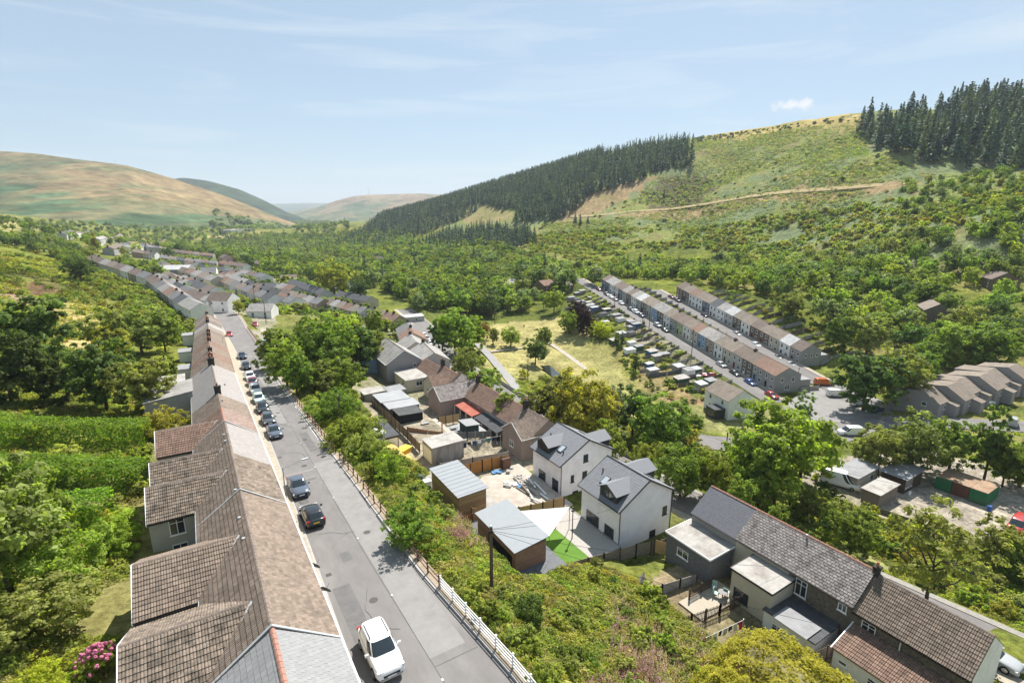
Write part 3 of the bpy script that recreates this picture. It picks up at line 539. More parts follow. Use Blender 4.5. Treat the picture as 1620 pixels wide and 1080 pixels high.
def roof_slab(mb, e0, e1, r0, r1, th=.09):
    """slab through eave points e0,e1 and ridge points r0,r1"""
    e0, e1, r0, r1 = map(Vector, (e0, e1, r0, r1)); n = (e1 - e0).cross(r0 - e0).normalized()
    if n.z < 0: n = -n
    d = n * th; vs = [e0, e1, r1, r0, e0 - d, e1 - d, r1 - d, r0 - d]; fs = [(0, 1, 2, 3), (7, 6, 5, 4), (0, 4, 5, 1), (1, 5, 6, 2), (2, 6, 7, 3), (3, 7, 4, 0)]
    lu, lv = (e1 - e0).length, (r0 - e0).length; uv = {0: (0, 0, 0), 1: (lu, 0, 0), 2: (lu, lv, 0), 3: (0, lv, 0)}
    if mb.rc is None: mb.rc = []
    mb.add(vs, fs)
    for f in fs: mb.rc += [uv[i % 4] for i in f]
TILE = {'roll': (.31, .345), 'wave': (.31, .36), 'flat': (.33, .27), 'slate': (.3, .24), 'big': (.4, .34), 'bold': (.36, .27)}
def gable(parent, L, D, hw, rise, wall, roof, g=0., ev=.3, vg=.1, down=2.5, tf=None, tb=None, ridge=None, names=('wall', 'roof'), x0=0., y0=0., z0=0., ax='y', hwB=None, rx=0., trim=None, verge=None, wall_on=True, ridge_on=True, cut=None):
    """walls and double pitched roof; ridge along local y (ax 'y') or x (ax 'x'); tf / tb: (tile material, style) for front and back slope"""
    hwB = hw if hwB is None else hwB
    def T(x, y, z): 
        z = z + g * y
        return (x0 + x, y0 + y, z0 + z) if ax == 'y' else (x0 + y, y0 - x, z0 + z)
    if wall_on:
        w_ = MB(); pr = [(-D / 2, -down), (D / 2, -down), (D / 2, hw), (rx, hw + rise), (-D / 2, hwB)]; vs = [T(a, y, b) for y in (0, L) for a, b in pr]
        fs = [(i, (i + 1) % 5, 5 + (i + 1) % 5, 5 + i) for i in range(5)] + [(4, 3, 2, 1, 0), (5, 6, 7, 8, 9)]; w_.add(vs, fs); wo_ = w_.build(names[0], wall, parent)
    sF = rise / (D / 2 - rx); sB = (hw + rise - hwB) / (D / 2 + rx); rm = MB(); zr = hw + rise + .1
    EF0, EF1 = T(D / 2 + ev, -vg, hw + .1 - sF * ev), T(D / 2 + ev, L + vg, hw + .1 - sF * ev); EB0, EB1 = T(-D / 2 - ev, -vg, hwB + .1 - sB * ev), T(-D / 2 - ev, L + vg, hwB + .1 - sB * ev); R0, R1 = T(rx, -vg, zr), T(rx, L + vg, zr)
    roof_slab(rm, EF0, EF1, R0, R1); roof_slab(rm, EB0, EB1, R0, R1); ro = rm.build(names[1], roof, parent)
    for tl, e0, e1, r0 in ((tf, EF0, EF1, R0), (tb, EB0, EB1, R0)):
        if tl:
            tm = MB(); U = Vector(e1) - Vector(e0); V = Vector(r0) - Vector(e0); tw, c = TILE[tl[1]]; st = 'slate' if tl[1] == 'big' else tl[1]; tiles(tm, e0, U, V, U.length, V.length, tw, c, st, tl[0] in (T_SLATE, T_BLUE, T_CHAR, T_PALE)); q = tm.build('roof_tiles', tl[0], ro); q['kind'] = 'stuff'
    if ridge_on:
        rg = MB(); a, b = Vector(R0), Vector(R1); n = max(2, int((b - a).length / .45)); d = (b - a) / n; px_ = Vector((d.y, -d.x, 0)).normalized()
        for i in range(n):
            p, q = a + d * i, a + d * (i + .97); o_ = []
            for c_, s_ in ((p, 1.), (q, .93)):
                for t_ in (-1, -.55, 0, .55, 1): o_.append(c_ + px_ * (.15 * t_ * s_) + Vector((0, 0, .115 * s_ * (1 - abs(t_) ** 1.6) - .03)))
            rg.add(o_, [(k, k + 1, 6 + k, 5 + k) for k in range(4)] + [(4, 3, 2, 1, 0)], RSEED.uniform(.85, 1.15))
        rg.build('ridge_tiles', ridge or RIDGE, ro)
    if trim:
        for y in (-vg, L + vg):
            tr = MB(); r = Vector(T(rx, y, zr - .06))
            for e in (T(D / 2 + ev, y, hw + .04 - sF * ev), T(-D / 2 - ev, y, hwB + .04 - sB * ev)): tr.bar(e, r, .05, .2)
            tr.build('bargeboard', trim, parent)
        gt = MB(); gt.bar(T(D / 2 + ev + .05, -vg, hw + .02 - sF * ev), T(D / 2 + ev + .05, L + vg, hw + .02 - sF * ev), .11, .1); gt.build('gutter', verge or trim, parent)
        gt = MB(); gt.bar(T(-D / 2 - ev - .05, -vg, hwB + .02 - sB * ev), T(-D / 2 - ev - .05, L + vg, hwB + .02 - sB * ev), .11, .1); gt.build('gutter', verge or trim, parent)
    return ro
_ck = {}
def chimney(parent, x, y, z, w=.6, l=.9, h=1.5, mat=None, pots=2):
    mat = mat or BRICK; k = (w, l, h, pots)
    if k not in _ck:
        c = MB(); c.box(-w / 2, -l / 2, -.9, w / 2, l / 2, h); c.box(-w / 2 - .06, -l / 2 - .06, h - .16, w / 2 + .06, l / 2 + .06, h - .02); c.box(-w / 2 - .03, -l / 2 - .03, h - .32, w / 2 + .03, l / 2 + .03, h - .22)
        p = MB(); p.tube((0, 0, 0), (0, 0, .42), .13, .1, 10); p.tube((0, 0, .38), (0, 0, .46), .125, .125, 10); _ck[k] = (c.mesh('chimney'), p.mesh('chimney_pot'))
    o = put('chimney', _ck[k][0], mat, parent, (x, y, z))
    for i in range(pots): put('chimney_pot', _ck[k][1], POT, o, (0, (i - (pots - 1) / 2) * l * .45, h - .03))
    return o
def flatroof(parent, x0, x1, y0, y1, h, wall, roof, down=1., name='extension', fall=0., mat_edge=None, ov=.12, th=.14):
    w_ = MB(); w_.add([(x0, y0, -down), (x1, y0, -down), (x1, y1, -down), (x0, y1, -down), (x0, y0, h), (x1, y0, h + fall), (x1, y1, h + fall), (x0, y1, h)], [(0, 3, 2, 1), (4, 5, 6, 7), (0, 1, 5, 4), (1, 2, 6, 5), (2, 3, 7, 6), (3, 0, 4, 7)]); o = w_.build(name, wall, parent)
    r = MB(); a, b, c, d = x0 - ov, x1 + ov, y0 - ov, y1 + ov; r.add([(a, c, h + .005), (b, c, h + fall + .005), (b, d, h + fall + .005), (a, d, h + .005), (a, c, h + th), (b, c, h + fall + th), (b, d, h + fall + th), (a, d, h + th)], [(0, 3, 2, 1), (4, 5, 6, 7), (0, 1, 5, 4), (1, 2, 6, 5), (2, 3, 7, 6), (3, 0, 4, 7)]); ro = r.build(name + '_roof', roof, parent)
    if mat_edge:
        e = MB(); t = .05
        for (p, q) in (((a - .02, c - .026, h), (b + .02, c - .026, h + fall)), ((a - .02, d + .026, h), (b + .02, d + .026, h + fall)), ((a - .026, c, h), (a - .026, d, h)), ((b + .026, c, h + fall), (b + .026, d, h + fall))): e.bar(Vector(p) + Vector((0, 0, .07)), Vector(q) + Vector((0, 0, .07)), t, .2)
        e.build('fascia', mat_edge, parent)
    return o
def vent(parent, p, mat=None):
    v = MB(); v.tube(p, (p[0], p[1], p[2] + .35), .09, .09, 8); v.tube((p[0], p[1], p[2] + .32), (p[0], p[1], p[2] + .42), .14, .12, 8); v.build('flue', mat or FLASH, parent)

# ------------------------------------------------------------------ near terrace on the left of the upper street
NEAR = [  # y0, y1, front tile, back tile, base roof material, label, ridge
    (18.4, 26.5, (T_SLATE, 'slate'), (T_SLATE, 'big'), R_GREY, 'slate-roofed terraced house at the bottom edge with red ridge tiles', RIDGE_R),
    (26.5, 34.3, (T_TAN, 'flat'), (T_BROWN, 'roll'), R_BROWN, 'brown tiled terraced house just beyond the slate-roofed one, long rear wing', RIDGE),
    (34.3, 45.4, (T_TAN, 'flat'), (T_BROWN, 'roll'), R_BROWN, 'brown tiled terraced house with two metal flues near its ridge', RIDGE),
    (45.4, 55.2, (T_MOSS, 'flat'), (T_BROWN, 'roll'), R_BROWN, 'mossy roofed terraced house whose pale rear wing shows a white window', RIDGE),
    (55.2, 66.2, (T_PALE, 'flat'), (T_BROWN, 'roll'), R_LIGHT, 'terraced house with pale grey front roof and mossy brown rear wing', RIDGE),
    (66.2, 73.0, (T_PINK, 'flat'), (T_RED, 'roll'), R_RED, 'terraced house with faded red roof and red tiled rear wing', RIDGE_R),
    (73.0, 80.5, (T_TAN, 'flat'), (T_TAN, 'roll'), R_TAN, 'terraced house with plain tan roof and no rear wing', RIDGE),
    (80.5, 104, (T_PALE, 'flat'), (T_PALE, 'roll'), R_LIGHT, 'wide terraced house with pale sheet-like roof and grey block rear wing', RIDGE)]
GS = -.06
def base_z(y): return float(road_z(y))
NB = []
for i, (y0, y1, tf, tb, rm, lab, rdg) in enumerate(NEAR):
    h = thing('terraced_house', lab, 'house', (1.4, y0, base_z(y0)), 0, 'houses of the near terrace'); NB.append(h); Lh = y1 - y0
    gable(h, Lh, 6.2, 3.8, 2.1, W_BEIGE if i % 2 else W_PALE, rm, g=GS, tf=tf, tb=tb, vg=0., ridge=rdg, down=3)
    for sx in (3.47, -3.47): gt = MB(); gt.bar((sx, 0, 3.6), (sx, Lh, 3.6 + GS * Lh), .11, .1); gt.build('gutter', WHITE_TRIM, h)
    for k in range(2):
        yy = Lh * (.28 + .44 * k); window(h, (3.1, yy, 2.2 + GS * yy), 0, 1., 1.2); window(h, (-3.1, yy, 2.2 + GS * yy), math.pi, .9, 1.1)
    door(h, (3.1, Lh * .5, .05), 0, .9, 2.0, WOOD_D)
def wing(h, yr, hw_, wallm, roofm, tl, xe=-5.6, rz_h=5.55, ez=3.85, trimm=WHITE_TRIM, win=False):
    """rear wing of a terrace house: ridge across the row at world y = yr"""
    lx0 = xe - 1.4 + .1; ly = yr - h.location.y; zb = GS * ly
    ro = gable(h, (-.9) - lx0, 2 * hw_, ez - .1, rz_h - ez, wallm, roofm, ax='x', x0=lx0, y0=ly, z0=zb, ev=.25, vg=.1, tf=tl, tb=tl, names=('rear_wing', 'wing_roof'), down=3.2)
    b = MB(); r = (lx0 - .12, ly, zb + rz_h + .02)
    for s in (-1, 1): b.bar((lx0 - .12, ly + s * (hw_ + .28), zb + ez - .25), r, .06, .16)
    b.build('bargeboard', trimm, h)
    v = MB()
    for s in (1,): v.bar((-3.05, ly - hw_ - .1, zb + ez + .02), (-.6, ly - .15, zb + rz_h + .1), .3, .04)
    v.build('valley_flashing', FLASH, h)
    gt = MB(); gt.bar((lx0, ly - hw_ - .3, zb + ez - .2), (-3.1, ly - hw_ - .3, zb + ez - .2), .11, .1); gt.build('wing_gutter', BLACK, h)
    return ly, zb
wing(NB[1], 30.2, 3.4, W_BEIGE, R_BROWN, (T_MOSS, 'roll')); wing(NB[2], 38.6, 3.3, W_BEIGE, R_BROWN, (T_BROWN, 'roll'))
ly, zb = wing(NB[3], 51.9, 2.95, W_PALE, R_BROWN, (T_MOSS, 'roll'))
for zz, hh in ((2.05, 1.55), (-.35, 1.5)): window(NB[3], (-4.95, ly - 2.96, zb + zz), -math.pi / 2, 1.15, hh, top=True)
wing(NB[4], 58.2, 2.9, W_PALE, R_BROWN, (T_MOSS, 'roll'), ez=3.7); wing(NB[5], 68.9, 3.3, W_PALE, R_RED, (T_RED, 'roll'))
flatroof(NB[7], -9.5, -3.2, 9.5, 16.5, 3.2, W_GREY, R_LIGHT, 2, 'rear_wing', fall=.9); flatroof(NB[7], -9.3, -4.2, 17.2, 22.2, 3.6, W_PALE, FELT_W, 2, 'flat_extension')
fl = MB(); 
for nb, yy in ((NB[1], 26.6), (NB[3], 45.5), (NB[5], 66.3)):
    f_ = MB(); y_ = yy - nb.location.y
    for s in (-1, 1): f_.bar((s * 3.4, y_, 3.72), (0, y_, 6.14), .16, .07)
    f_.build('party_flashing', FLASH, nb)
for y_ in (3.2, 6.6): vent(NB[2], (-.45, y_, 5.45 + GS * y_))
for y_, n_ in ((.35, 3), (3.9, 4), (6.1, 4)): vent(NB[min(n_, 4)], (-.35, y_, 5.7 + GS * y_))
vent(NB[6], (.3, 3.5, 5.5)); vent(NB[7], (1.2, 8, 4.6)); chimney(NB[7], 0, .6, 5.9, .8, .6, 1.1, SOOT, 1); chimney(NB[7], 0, 22.6, 4.5, 1.0, .9, 1.3, SOOT, 2)
# satellite dishes on the front wall of the second house
def dish(parent, p):
    d = MB(); n = 12; c = Vector(p) + Vector((.55, 0, .25)); ax = Vector((.5, .45, .35)).normalized(); u = ax.orthogonal().normalized(); v = ax.cross(u)
    vs = [c - ax * .08] + [c + (u * math.cos(t) + v * math.sin(t) * .9) * .38 for t in [2 * math.pi * i / n for i in range(n)]]
    d.add(vs, [(0, 1 + i, 1 + (i + 1) % n) for i in range(n)]); d.tube(p, c, .025, .02, 6); d.tube(c - v * .3, c + ax * .45, .012, .012, 5); d.build('satellite_dish', M('dish grey', (.12, .12, .125), .6), parent)
dish(NB[1], (3.15, 5.2, 3.0)); dish(NB[2], (3.15, .8, 3.1))
# the terrace goes on: smaller houses with chimneys
pal = [(T_TAN, R_TAN), (T_RED, R_RED), (T_TAN, R_BROWN), (T_RED, R_RED), (T_BROWN, R_BROWN), (T_TAN, R_TAN), (T_BROWN, R_BROWN), (T_PINK, R_TAN), (T_TAN, R_LIGHT), (T_BROWN, R_BROWN), (T_TAN, R_TAN), (T_BROWN, R_BROWN)]
cols_ = ['pale', 'red', 'brown', 'rust', 'dark brown', 'tan', 'brown', 'pinkish', 'grey', 'brown', 'tan', 'dark']
y = 104.0
for i in range(12):
    Lh = 6.9; t_, r_ = pal[i]; xx = 1.4 + (y - 104) * .022
    h = thing('terraced_house', f'{cols_[i]} roofed house, {ordn(i)} beyond the wide pale roof along the left terrace', 'house', (xx, y, base_z(y)), -.022, 'houses of the near terrace')
    gable(h, Lh, 6.2, 3.8, 2.1, [W_PALE, W_CREAM, W_WHITE][i % 3], r_, g=GS if y < 165 else -.035, tf=(t_, 'flat') if i < 6 else None, tb=(t_, 'roll') if i < 6 else None, vg=0., down=3)
    chimney(h, 0, Lh - .3, 5.3, .75, .6, 1.0, SOOT if i % 3 else BRICK, 2) if i in (0, 1, 3, 4, 5, 8, 9, 11) else None
    for k in range(2): yy = Lh * (.28 + .44 * k); window(h, (3.1, yy, 1.9), 0, .95, 1.2); window(h, (-3.1, yy, 1.9), math.pi, .9, 1.1)
    if i in (2, 5, 9): flatroof(h, -6.5, -3.2, .6, 4.4, 2.6, W_WHITE, FELT, 2, 'rear_extension')
    y += Lh

# ------------------------------------------------------------------ terraces across the valley
def terrace(A, D_, N_, n, hl, dep, hw, rise, zA, zB, walls, roofs, lab, grp, doors, rear=True, chim=()):
    L_ = hl * n; sl = (zB - zA) / L_; rz = math.atan2(-D_.x, D_.y)     # local y along D_
    out = []
    for i in range(n):
        p = A + D_ * (i * hl); w_, wn = walls[i % len(walls)]; r_ = roofs[i % len(roofs)]
        # local +x is to the right of D_; the camera side is the left (-x)
        h = thing('terraced_house', lab(i, wn), 'house', (p.x, p.y, zA + sl * i * hl), rz, grp); out.append(h)
        gable(h, hl, dep, hw, rise, w_, r_, g=sl, vg=0., ev=.22, x0=dep / 2, down=2.5, ridge_on=i < 12)
        for k in (0, 1): yy = hl * (.27 + .46 * k); window(h, (-.005, yy, 3.05 + sl * yy), math.pi, .85, 1.25, bars=0)
        yy = hl * .3; window(h, (-.005, yy, .75 + sl * yy), math.pi, 1.2, 1.3, bars=1); yy = hl * .76; door(h, (-.005, yy, .1 + sl * yy), math.pi, .85, 2.05, doors[i % len(doors)])
        if rear: flatroof(h, dep, dep + 3.6, .4, hl - .9, 3.0, w_, [FELT, FELT_W, R_PALE, FELT_D][i % 4], 2, 'rear_extension')
        if i in chim: chimney(h, dep / 2, hl - .25, hw + rise - .3, .9, .8, 1.1, SOOT, 2)
        if i % 3 == 1: 
            dp = MB(); dp.tube((-.07, hl - .1, 0), (-.07, hl - .1, hw - .05), .05, .05, 6); dp.build('downpipe', BLACK, h)
    return out
WL = [(W_GREY, 'grey'), (W_GREY, 'grey'), (W_STONE, 'stone'), (W_PALE, 'pale grey'), (W_CREAM, 'cream'), (W_WHITE, 'white'), (W_BEIGE, 'beige'), (W_SKY, 'blue'), (W_CREAM, 'cream'), (W_WHITE, 'white'), (W_GREEN, 'green'), (W_GREY, 'grey'), (W_WHITE, 'white'), (W_STONE, 'stone'), (W_SKY, 'blue'), (W_PALE, 'pale grey'), (W_STONE, 'stone'), (W_GREY, 'grey'), (W_WHITE, 'white'), (W_STONE, 'stone'), (W_GREY, 'grey'), (W_BLUE, 'dark blue'), (W_WHITE, 'white'), (W_WHITE, 'white'), (W_BLUE, 'dark blue'), (W_BLUE, 'dark blue')]
RL = [R_RED, R_RED, R_BROWN, R_BROWN, R_TAN, R_TAN, R_LIGHT, R_LIGHT, R_RED, R_TAN, R_BROWN, R_BROWN, R_TAN, R_LIGHT, R_LIGHT, R_TAN, R_TAN, R_PALE, R_LIGHT, R_BROWN, R_LIGHT, R_BROWN, R_BROWN, R_LIGHT, R_LIGHT, R_BROWN]
DR = [DARK_TRIM, M('blue door', (.05, .12, .3), .5), WHITE_TRIM, M('red door', (.3, .03, .03), .5), WOOD_D, M('green door', (.04, .16, .08), .5)]
T1H = terrace(T1A, T1D, T1N, 26, T1L / 26, 8.0, 4.9, 2.0, -21, -10, WL, RL, lambda i, w_: f'{w_} fronted house, {ordn(i)} from the near end of the long lower terrace', 'houses of the long lower terrace across the valley', DR, chim=(2, 4, 11, 19))
WL2 = [(W_GREY, 'grey'), (W_WHITE, 'white'), (W_CREAM, 'cream'), (W_BROWN, 'brown stone'), (W_BROWN, 'brown stone'), (W_WHITE, 'white'), (W_STONE, 'dark stone'), (W_PALE, 'pale blue-grey'), (W_WHITE, 'white'), (W_WHITE, 'white'), (W_BLUE, 'dark blue'), (W_WHITE, 'white'), (W_WHITE, 'white'), (W_BROWN, 'brown stone'), (W_BROWN, 'brown stone')]
RL2 = [R_BROWN, R_PALE, R_TAN, R_TAN, R_BROWN, R_TAN, R_TAN, R_PALE, R_LIGHT, R_DARK, R_TAN, R_TAN, R_RED, R_TAN, R_BROWN]
T2H = terrace(T2A, T2D, T2N, 15, T2L / 15, 7.6, 4.9, 2.0, -20.3, -9.5, WL2, RL2, lambda i, w_: f'{w_} house, {ordn(i)} from the near end of the upper terrace', 'houses of the upper terrace across the valley', DR, chim=(3, 13))
# shop corner at the near end of the lower terrace
cm = T1H[0]; window(cm, (2.2, -.005, 3.0), -math.pi / 2, .9, 1.3, bars=0); window(cm, (5.6, -.005, 3.0), -math.pi / 2, .9, 1.3, bars=0); window(cm, (4, -.005, .8), -math.pi / 2, 1.6, 1.5)
for xx in (1.8, 4.0, 6.0): window(T2H[0], (xx, -.005, 2.9), -math.pi / 2, .8, 1.1, bars=0)

# ------------------------------------------------------------------ generic village rows further off
def simple_house(lab, grp, p, rz, L_, D, hw, rise, wall, roof, g=0., n_win=2, chim=True, x0=0., name='terraced_house', both=True, rear=None, ridge_on=False):
    h = thing(name, lab, 'house', p, rz, grp); gable(h, L_, D, hw, rise, wall, roof, g=g, vg=.03, x0=x0, down=3.5, ridge_on=ridge_on)
    for k in range(n_win):
        yy = L_ * (k + .5) / n_win
        for sx, rr in ((D / 2, 0), (-D / 2, math.pi)):
            if both or sx < 0: window(h, (x0 + sx, yy, hw - 1.7 + g * yy), rr, .95, 1.2, bars=0); window(h, (x0 + sx, yy, .7 + g * yy), rr, .95, 1.3, bars=0)
    if chim: chimney(h, x0, L_ - .3, hw + rise - .35 + g * L_, .8, .7, 1.1, SOOT, 2)
    if rear: flatroof(h, *((x0 + D / 2, x0 + D / 2 + 3.2) if rear > 0 else (x0 - D / 2 - 3.2, x0 - D / 2)), .5, L_ - .8, 2.7, wall, [FELT, FELT_W, FELT_D][int(L_ * 10) % 3], 3, 'rear_extension')
    return h
RR = random.Random(11)
RCH = [(R_BROWN, 'brown'), (R_GREY, 'grey'), (R_TAN, 'tan'), (R_LIGHT, 'pale grey'), (R_RED, 'red-brown'), (R_BROWN, 'brown'), (R_DARK, 'dark slate')]; WCH = [W_PALE, W_WHITE, W_CREAM, W_GREY, W_WHITE, W_BEIGE]
def vrow(a, b, n, lab, D=7., hw=4.6, rise=2., rear=None, wall=None, roof=None, ridge_on=False):
    a, b = G(*a), G(*b); d = Vector((b.x - a.x, b.y - a.y, 0)); L_ = d.length / n; d.normalize(); rz = math.atan2(-d.x, d.y)
    for i in range(n):
        p = a + d * (i * L_); z0 = hz(p.x, p.y) - .1; q = p + d * L_; z1 = hz(q.x, q.y) - .1; r_, rn = roof or RR.choice(RCH)
        simple_house(f'{rn} roofed house, {ordn(i)} in {lab}', 'houses of ' + lab, (p.x, p.y, z0), rz, L_, D, hw, rise, wall or RR.choice(WCH), r_, g=(z1 - z0) / L_, chim=RR.random() < .6, rear=rear if RR.random() < .7 else None, ridge_on=ridge_on)
vrow((322, 508), (246, 455), 9, 'the left terrace after its bend')
vrow((244, 454), (150, 420), 8, 'the left terrace at its far end by the trees')
vrow((348, 493), (252, 452), 8, 'the row behind the bend of the left terrace', rear=-1)
vrow((438, 488), (350, 452), 9, 'the row beside the white gabled house', D=7)
vrow((424, 450), (350, 436), 6, 'the short dark row at the wood edge')
vrow((518, 478), (464, 458), 4, 'the white four-house block before the round tree', wall=W_PALE, roof=(R_DARK, 'dark slate'))
vrow((515, 490), (452, 472), 5, 'the low row in front of the four-house block', hw=3.2)
vrow((583, 506), (524, 488), 6, 'the brown row left of the caravan', hw=3.2)
vrow((590, 484), (538, 474), 3, 'the dark bungalow group by the dry field', hw=2.8, roof=(R_DARK, 'dark slate'))
vrow((634, 520), (584, 506), 5, 'the row running down to the lower street', hw=3.4)
vrow((300, 438), (258, 424), 5, 'the grey row under the big pale hall roof', hw=3.5)
vrow((345, 425), (255, 416), 7, 'the far middle row of the village')
vrow((340, 412), (275, 405), 6, 'the far brown row of the village')
vrow((262, 384), (172, 402), 9, 'the bright white far row', hw=4)
vrow((190, 376), (152, 388), 5, 'the small far row on the left')
vrow((142, 372), (98, 380), 5, 'the far row at the foot of the moor')
vrow((396, 366), (352, 368), 4, 'the farm buildings on the moor foot')
for k_, (a_, b_, n_, l_) in enumerate((((345, 472), (292, 450), 5, 'the row in the angle of the left terrace'), ((396, 459), (352, 446), 4, 'the short row behind the white gabled house'), ((347, 456), (304, 441), 4, 'the row right of the hall'), ((432, 472), (406, 463), 2, 'the pair behind the pale hipped house'), ((472, 491), (446, 483), 2, 'the pair beside the roadside clump'), ((392, 430), (352, 424), 4, 'the row below the pink house'), ((432, 426), (396, 420), 3, 'the trio at the wood edge'), ((402, 412), (352, 406), 4, 'the far row below the wood'), ((272, 402), (232, 398), 4, 'the far row left of the hall'), ((226, 394), (196, 399), 3, 'the far trio on the left'), ((332, 397), (288, 394), 4, 'the farthest row before the wood'), ((562, 464), (536, 459), 2, 'the pair under the round dark tree'), ((318, 428), (300, 424), 2, 'the pair behind the hall'), ((302, 462), (266, 446), 4, 'the back row behind the bend'), ((250, 412), (214, 406), 4, 'the row among the trees left of the hall'), ((385, 446), (356, 440), 3, 'the trio in the village middle'), ((470, 470), (446, 464), 2, 'the pair left of the four-house block'))): vrow(a_, b_, n_, l_, hw=3.6 + .5 * (k_ % 3), D=7.5, rear=-1 if k_ % 2 else None)
def lone(lab, px, rz, L_, D, hw, rise, wall, roof, chim=False, n_win=2, name='detached_house', dz=0., rear=None):
    p = G(*px) if len(px) == 2 else Vector(px); return simple_house(lab, None, (p.x, p.y, p.z - .1 + dz), rz, L_, D, hw, rise, wall, roof, n_win=n_win, chim=chim, name=name, rear=rear)
lone('white gabled house at the far end of the upper street', (372, 492), .9, 9, 8, 5, 2.6, W_WHITE, R_BROWN); lone('white low house with pale hipped roof right of the upper street', (436, 503), 1.1, 9, 8, 3.6, 2.2, W_WHITE, R_LIGHT)
lone('large hall with long pale roof in the village', (305, 436), 1.2, 22, 14, 5, 2.2, W_GREY, R_PALE); lone('pale lilac gabled house beside the hall', (345, 442), 1.4, 9, 9, 5, 3, W_LAV, R_GREY); lone('pink house standing above the village roofs', (362, 420), .4, 8, 8, 7, 2.4, wallmat('pink render', (.6, .42, .38)), R_BROWN)
lone('dark roofed hall behind the low row', (440, 462), 1.2, 14, 10, 3, 2.4, W_GREY, R_DARK); lone('brown roofed house with rooflight at the wood edge', (470, 446), 1.3, 10, 8, 3, 2.2, W_BEIGE, R_BROWN)
lone('white cottage alone in the valley wood', (606, 418), .7, 11, 8, 5, 2.6, W_WHITE, R_BROWN); lone('pale flat caravan-like bungalow by the dry field', (668, 506), 1.5, 14, 6, 2.4, .6, W_PALE, R_PALE)
lone('brown roofed house at the right edge high among trees', (1588, 462), -.9, 10, 9, 4, 2.6, W_BROWN, R_BROWN, dz=1); lone('stone house with brown roof alone among the trees on the right', (1482, 512), -1.0, 12, 8, 4.2, 2.4, W_STONE, R_TAN, chim=True, dz=.5)
for i, (px_, rf, nm) in enumerate((((795, 463), R_LIGHT, 'pale'), ((822, 464), R_BROWN, 'brown'), ((852, 466), R_RED, 'red-brown'), ((878, 467), R_TAN, 'tan'))): lone(f'{nm} roofed house in the row half hidden by trees above the park', px_, -1.45, 8.5, 8, 5.2, 2.2, W_BROWN, rf)
hw_ = lone('white house with black glass porch and brown tiled roof, alone below the long terrace', (108.5, 71.5, -21.2), -.30, 9.5, 7.6, 4.9, 2.2, W_WHITE, R_TAN, chim=False)
flatroof(hw_, -6.6, -3.9, 1.0, 4.6, 2.5, DARK_TRIM, FELT_D, 1, 'porch'); window(hw_, (-6.61, 2.8, .4), math.pi, 2.8, 1.8, DARK_TRIM, bars=2)
lone('white house cut by the right edge beside the parked van', (176, 24, -18.5), -.2, 8, 7, 5, 2.2, W_WHITE, R_BROWN)
# estate of ash grey split-level houses
for i in range(6):
    p = (146.5 + 6.7 * i, 51.5 - 1.6 * (i % 2) - .9 * i, -19.8 + .35 * i)
    h = thing('estate_house', f'ash grey split-gable estate house, {ordn(i)} from the dry verge', 'house', p, 0, 'ash grey estate houses')
    gable(h, 6.7, 10.5, 2.8, 2.2 + .4 * (i % 2), W_ASH, R_TAN, ax='x', rx=1.2, hwB=4.2, vg=.02, ev=.12, ridge_on=False)
    window(h, (-.005, -2.2, 1.6), math.pi, 1.0, 1.1, bars=0); window(h, (3.2, -5.26, 1.0), -math.pi / 2, 1.2, 1.2); q = MB(); q.prism([(-7.2, -1), (-5.2, -1), (-5.2, 2.6), (-7.2, 2.1)], 3.9, 6.5, 'x'); q.build('porch', W_ASH, h); q2 = MB(); q2.add([(3.8, -7.4, 2.1), (6.6, -7.4, 2.1), (6.6, -5.15, 2.72), (3.8, -5.15, 2.72), (3.8, -7.4, 2.2), (6.6, -7.4, 2.2), (6.6, -5.15, 2.82), (3.8, -5.15, 2.82)], [(0, 3, 2, 1), (4, 5, 6, 7), (0, 1, 5, 4), (1, 2, 6, 5), (2, 3, 7, 6), (3, 0, 4, 7)]); q2.build('porch_roof', R_TAN, h)

# ------------------------------------------------------------------ red roofed row between the streets
def wall_win(h, side_, u, z, w_, hh, D, L_, fm=None, bars=1):
    if side_ == 'F': window(h, (D / 2, u, z), 0, w_, hh, fm, bars)
    elif side_ == 'B': window(h, (-D / 2, u, z), math.pi, w_, hh, fm, bars)
    elif side_ == 'S': window(h, (u, 0, z), -math.pi / 2, w_, hh, fm, bars)
zz = -14.2
def midhouse(lab, y0, y1, zr, rf, tb, wall, x=49.7, rdg=None, ch=None):
    h = thing('terraced_house', lab, 'house', (x, y0, zz), 0, 'houses of the red roofed row'); Lh = y1 - y0
    gable(h, Lh, 6.6, zr - zz - 2.4, 2.3, wall, rf, g=-.02, tf=None, tb=tb, vg=0., down=3, ridge=rdg or RIDGE)
    for k in range(2): yy = Lh * (.3 + .4 * k); window(h, (-3.3, yy, zr - zz - 4.2), math.pi, .8, 1.); window(h, (3.3, yy, zr - zz - 4.2), 0, .9, 1.1)
    if ch: chimney(h, 0, ch, zr - zz - .2, .8, .8, 1.5, SOOT, 2)
    return h
m1 = midhouse('brown tiled end house of the red roofed row with gabled rear wing', 68.6, 76.5, -7.8, R_BROWN, (T_BROWN, 'wave'), W_PINK, ch=7.4)
gable(m1, 6.2, 6.2, 3.9, 2.0, W_PINK, R_TAN, ax='x', x0=-5.6, y0=3.2, z0=0.2, ev=.25, vg=.12, tf=(T_TAN, 'wave'), tb=(T_TAN, 'wave'), names=('rear_wing', 'wing_roof'), trim=WHITE_TRIM); window(m1, (-5.6, 3.2, 1.6), math.pi, 1.3, 1.2); 
m2 = midhouse('red roofed house behind the grey canopy', 76.5, 85.6, -7.9, R_RED, (T_RED, 'wave'), W_PALE, rdg=RIDGE_R)
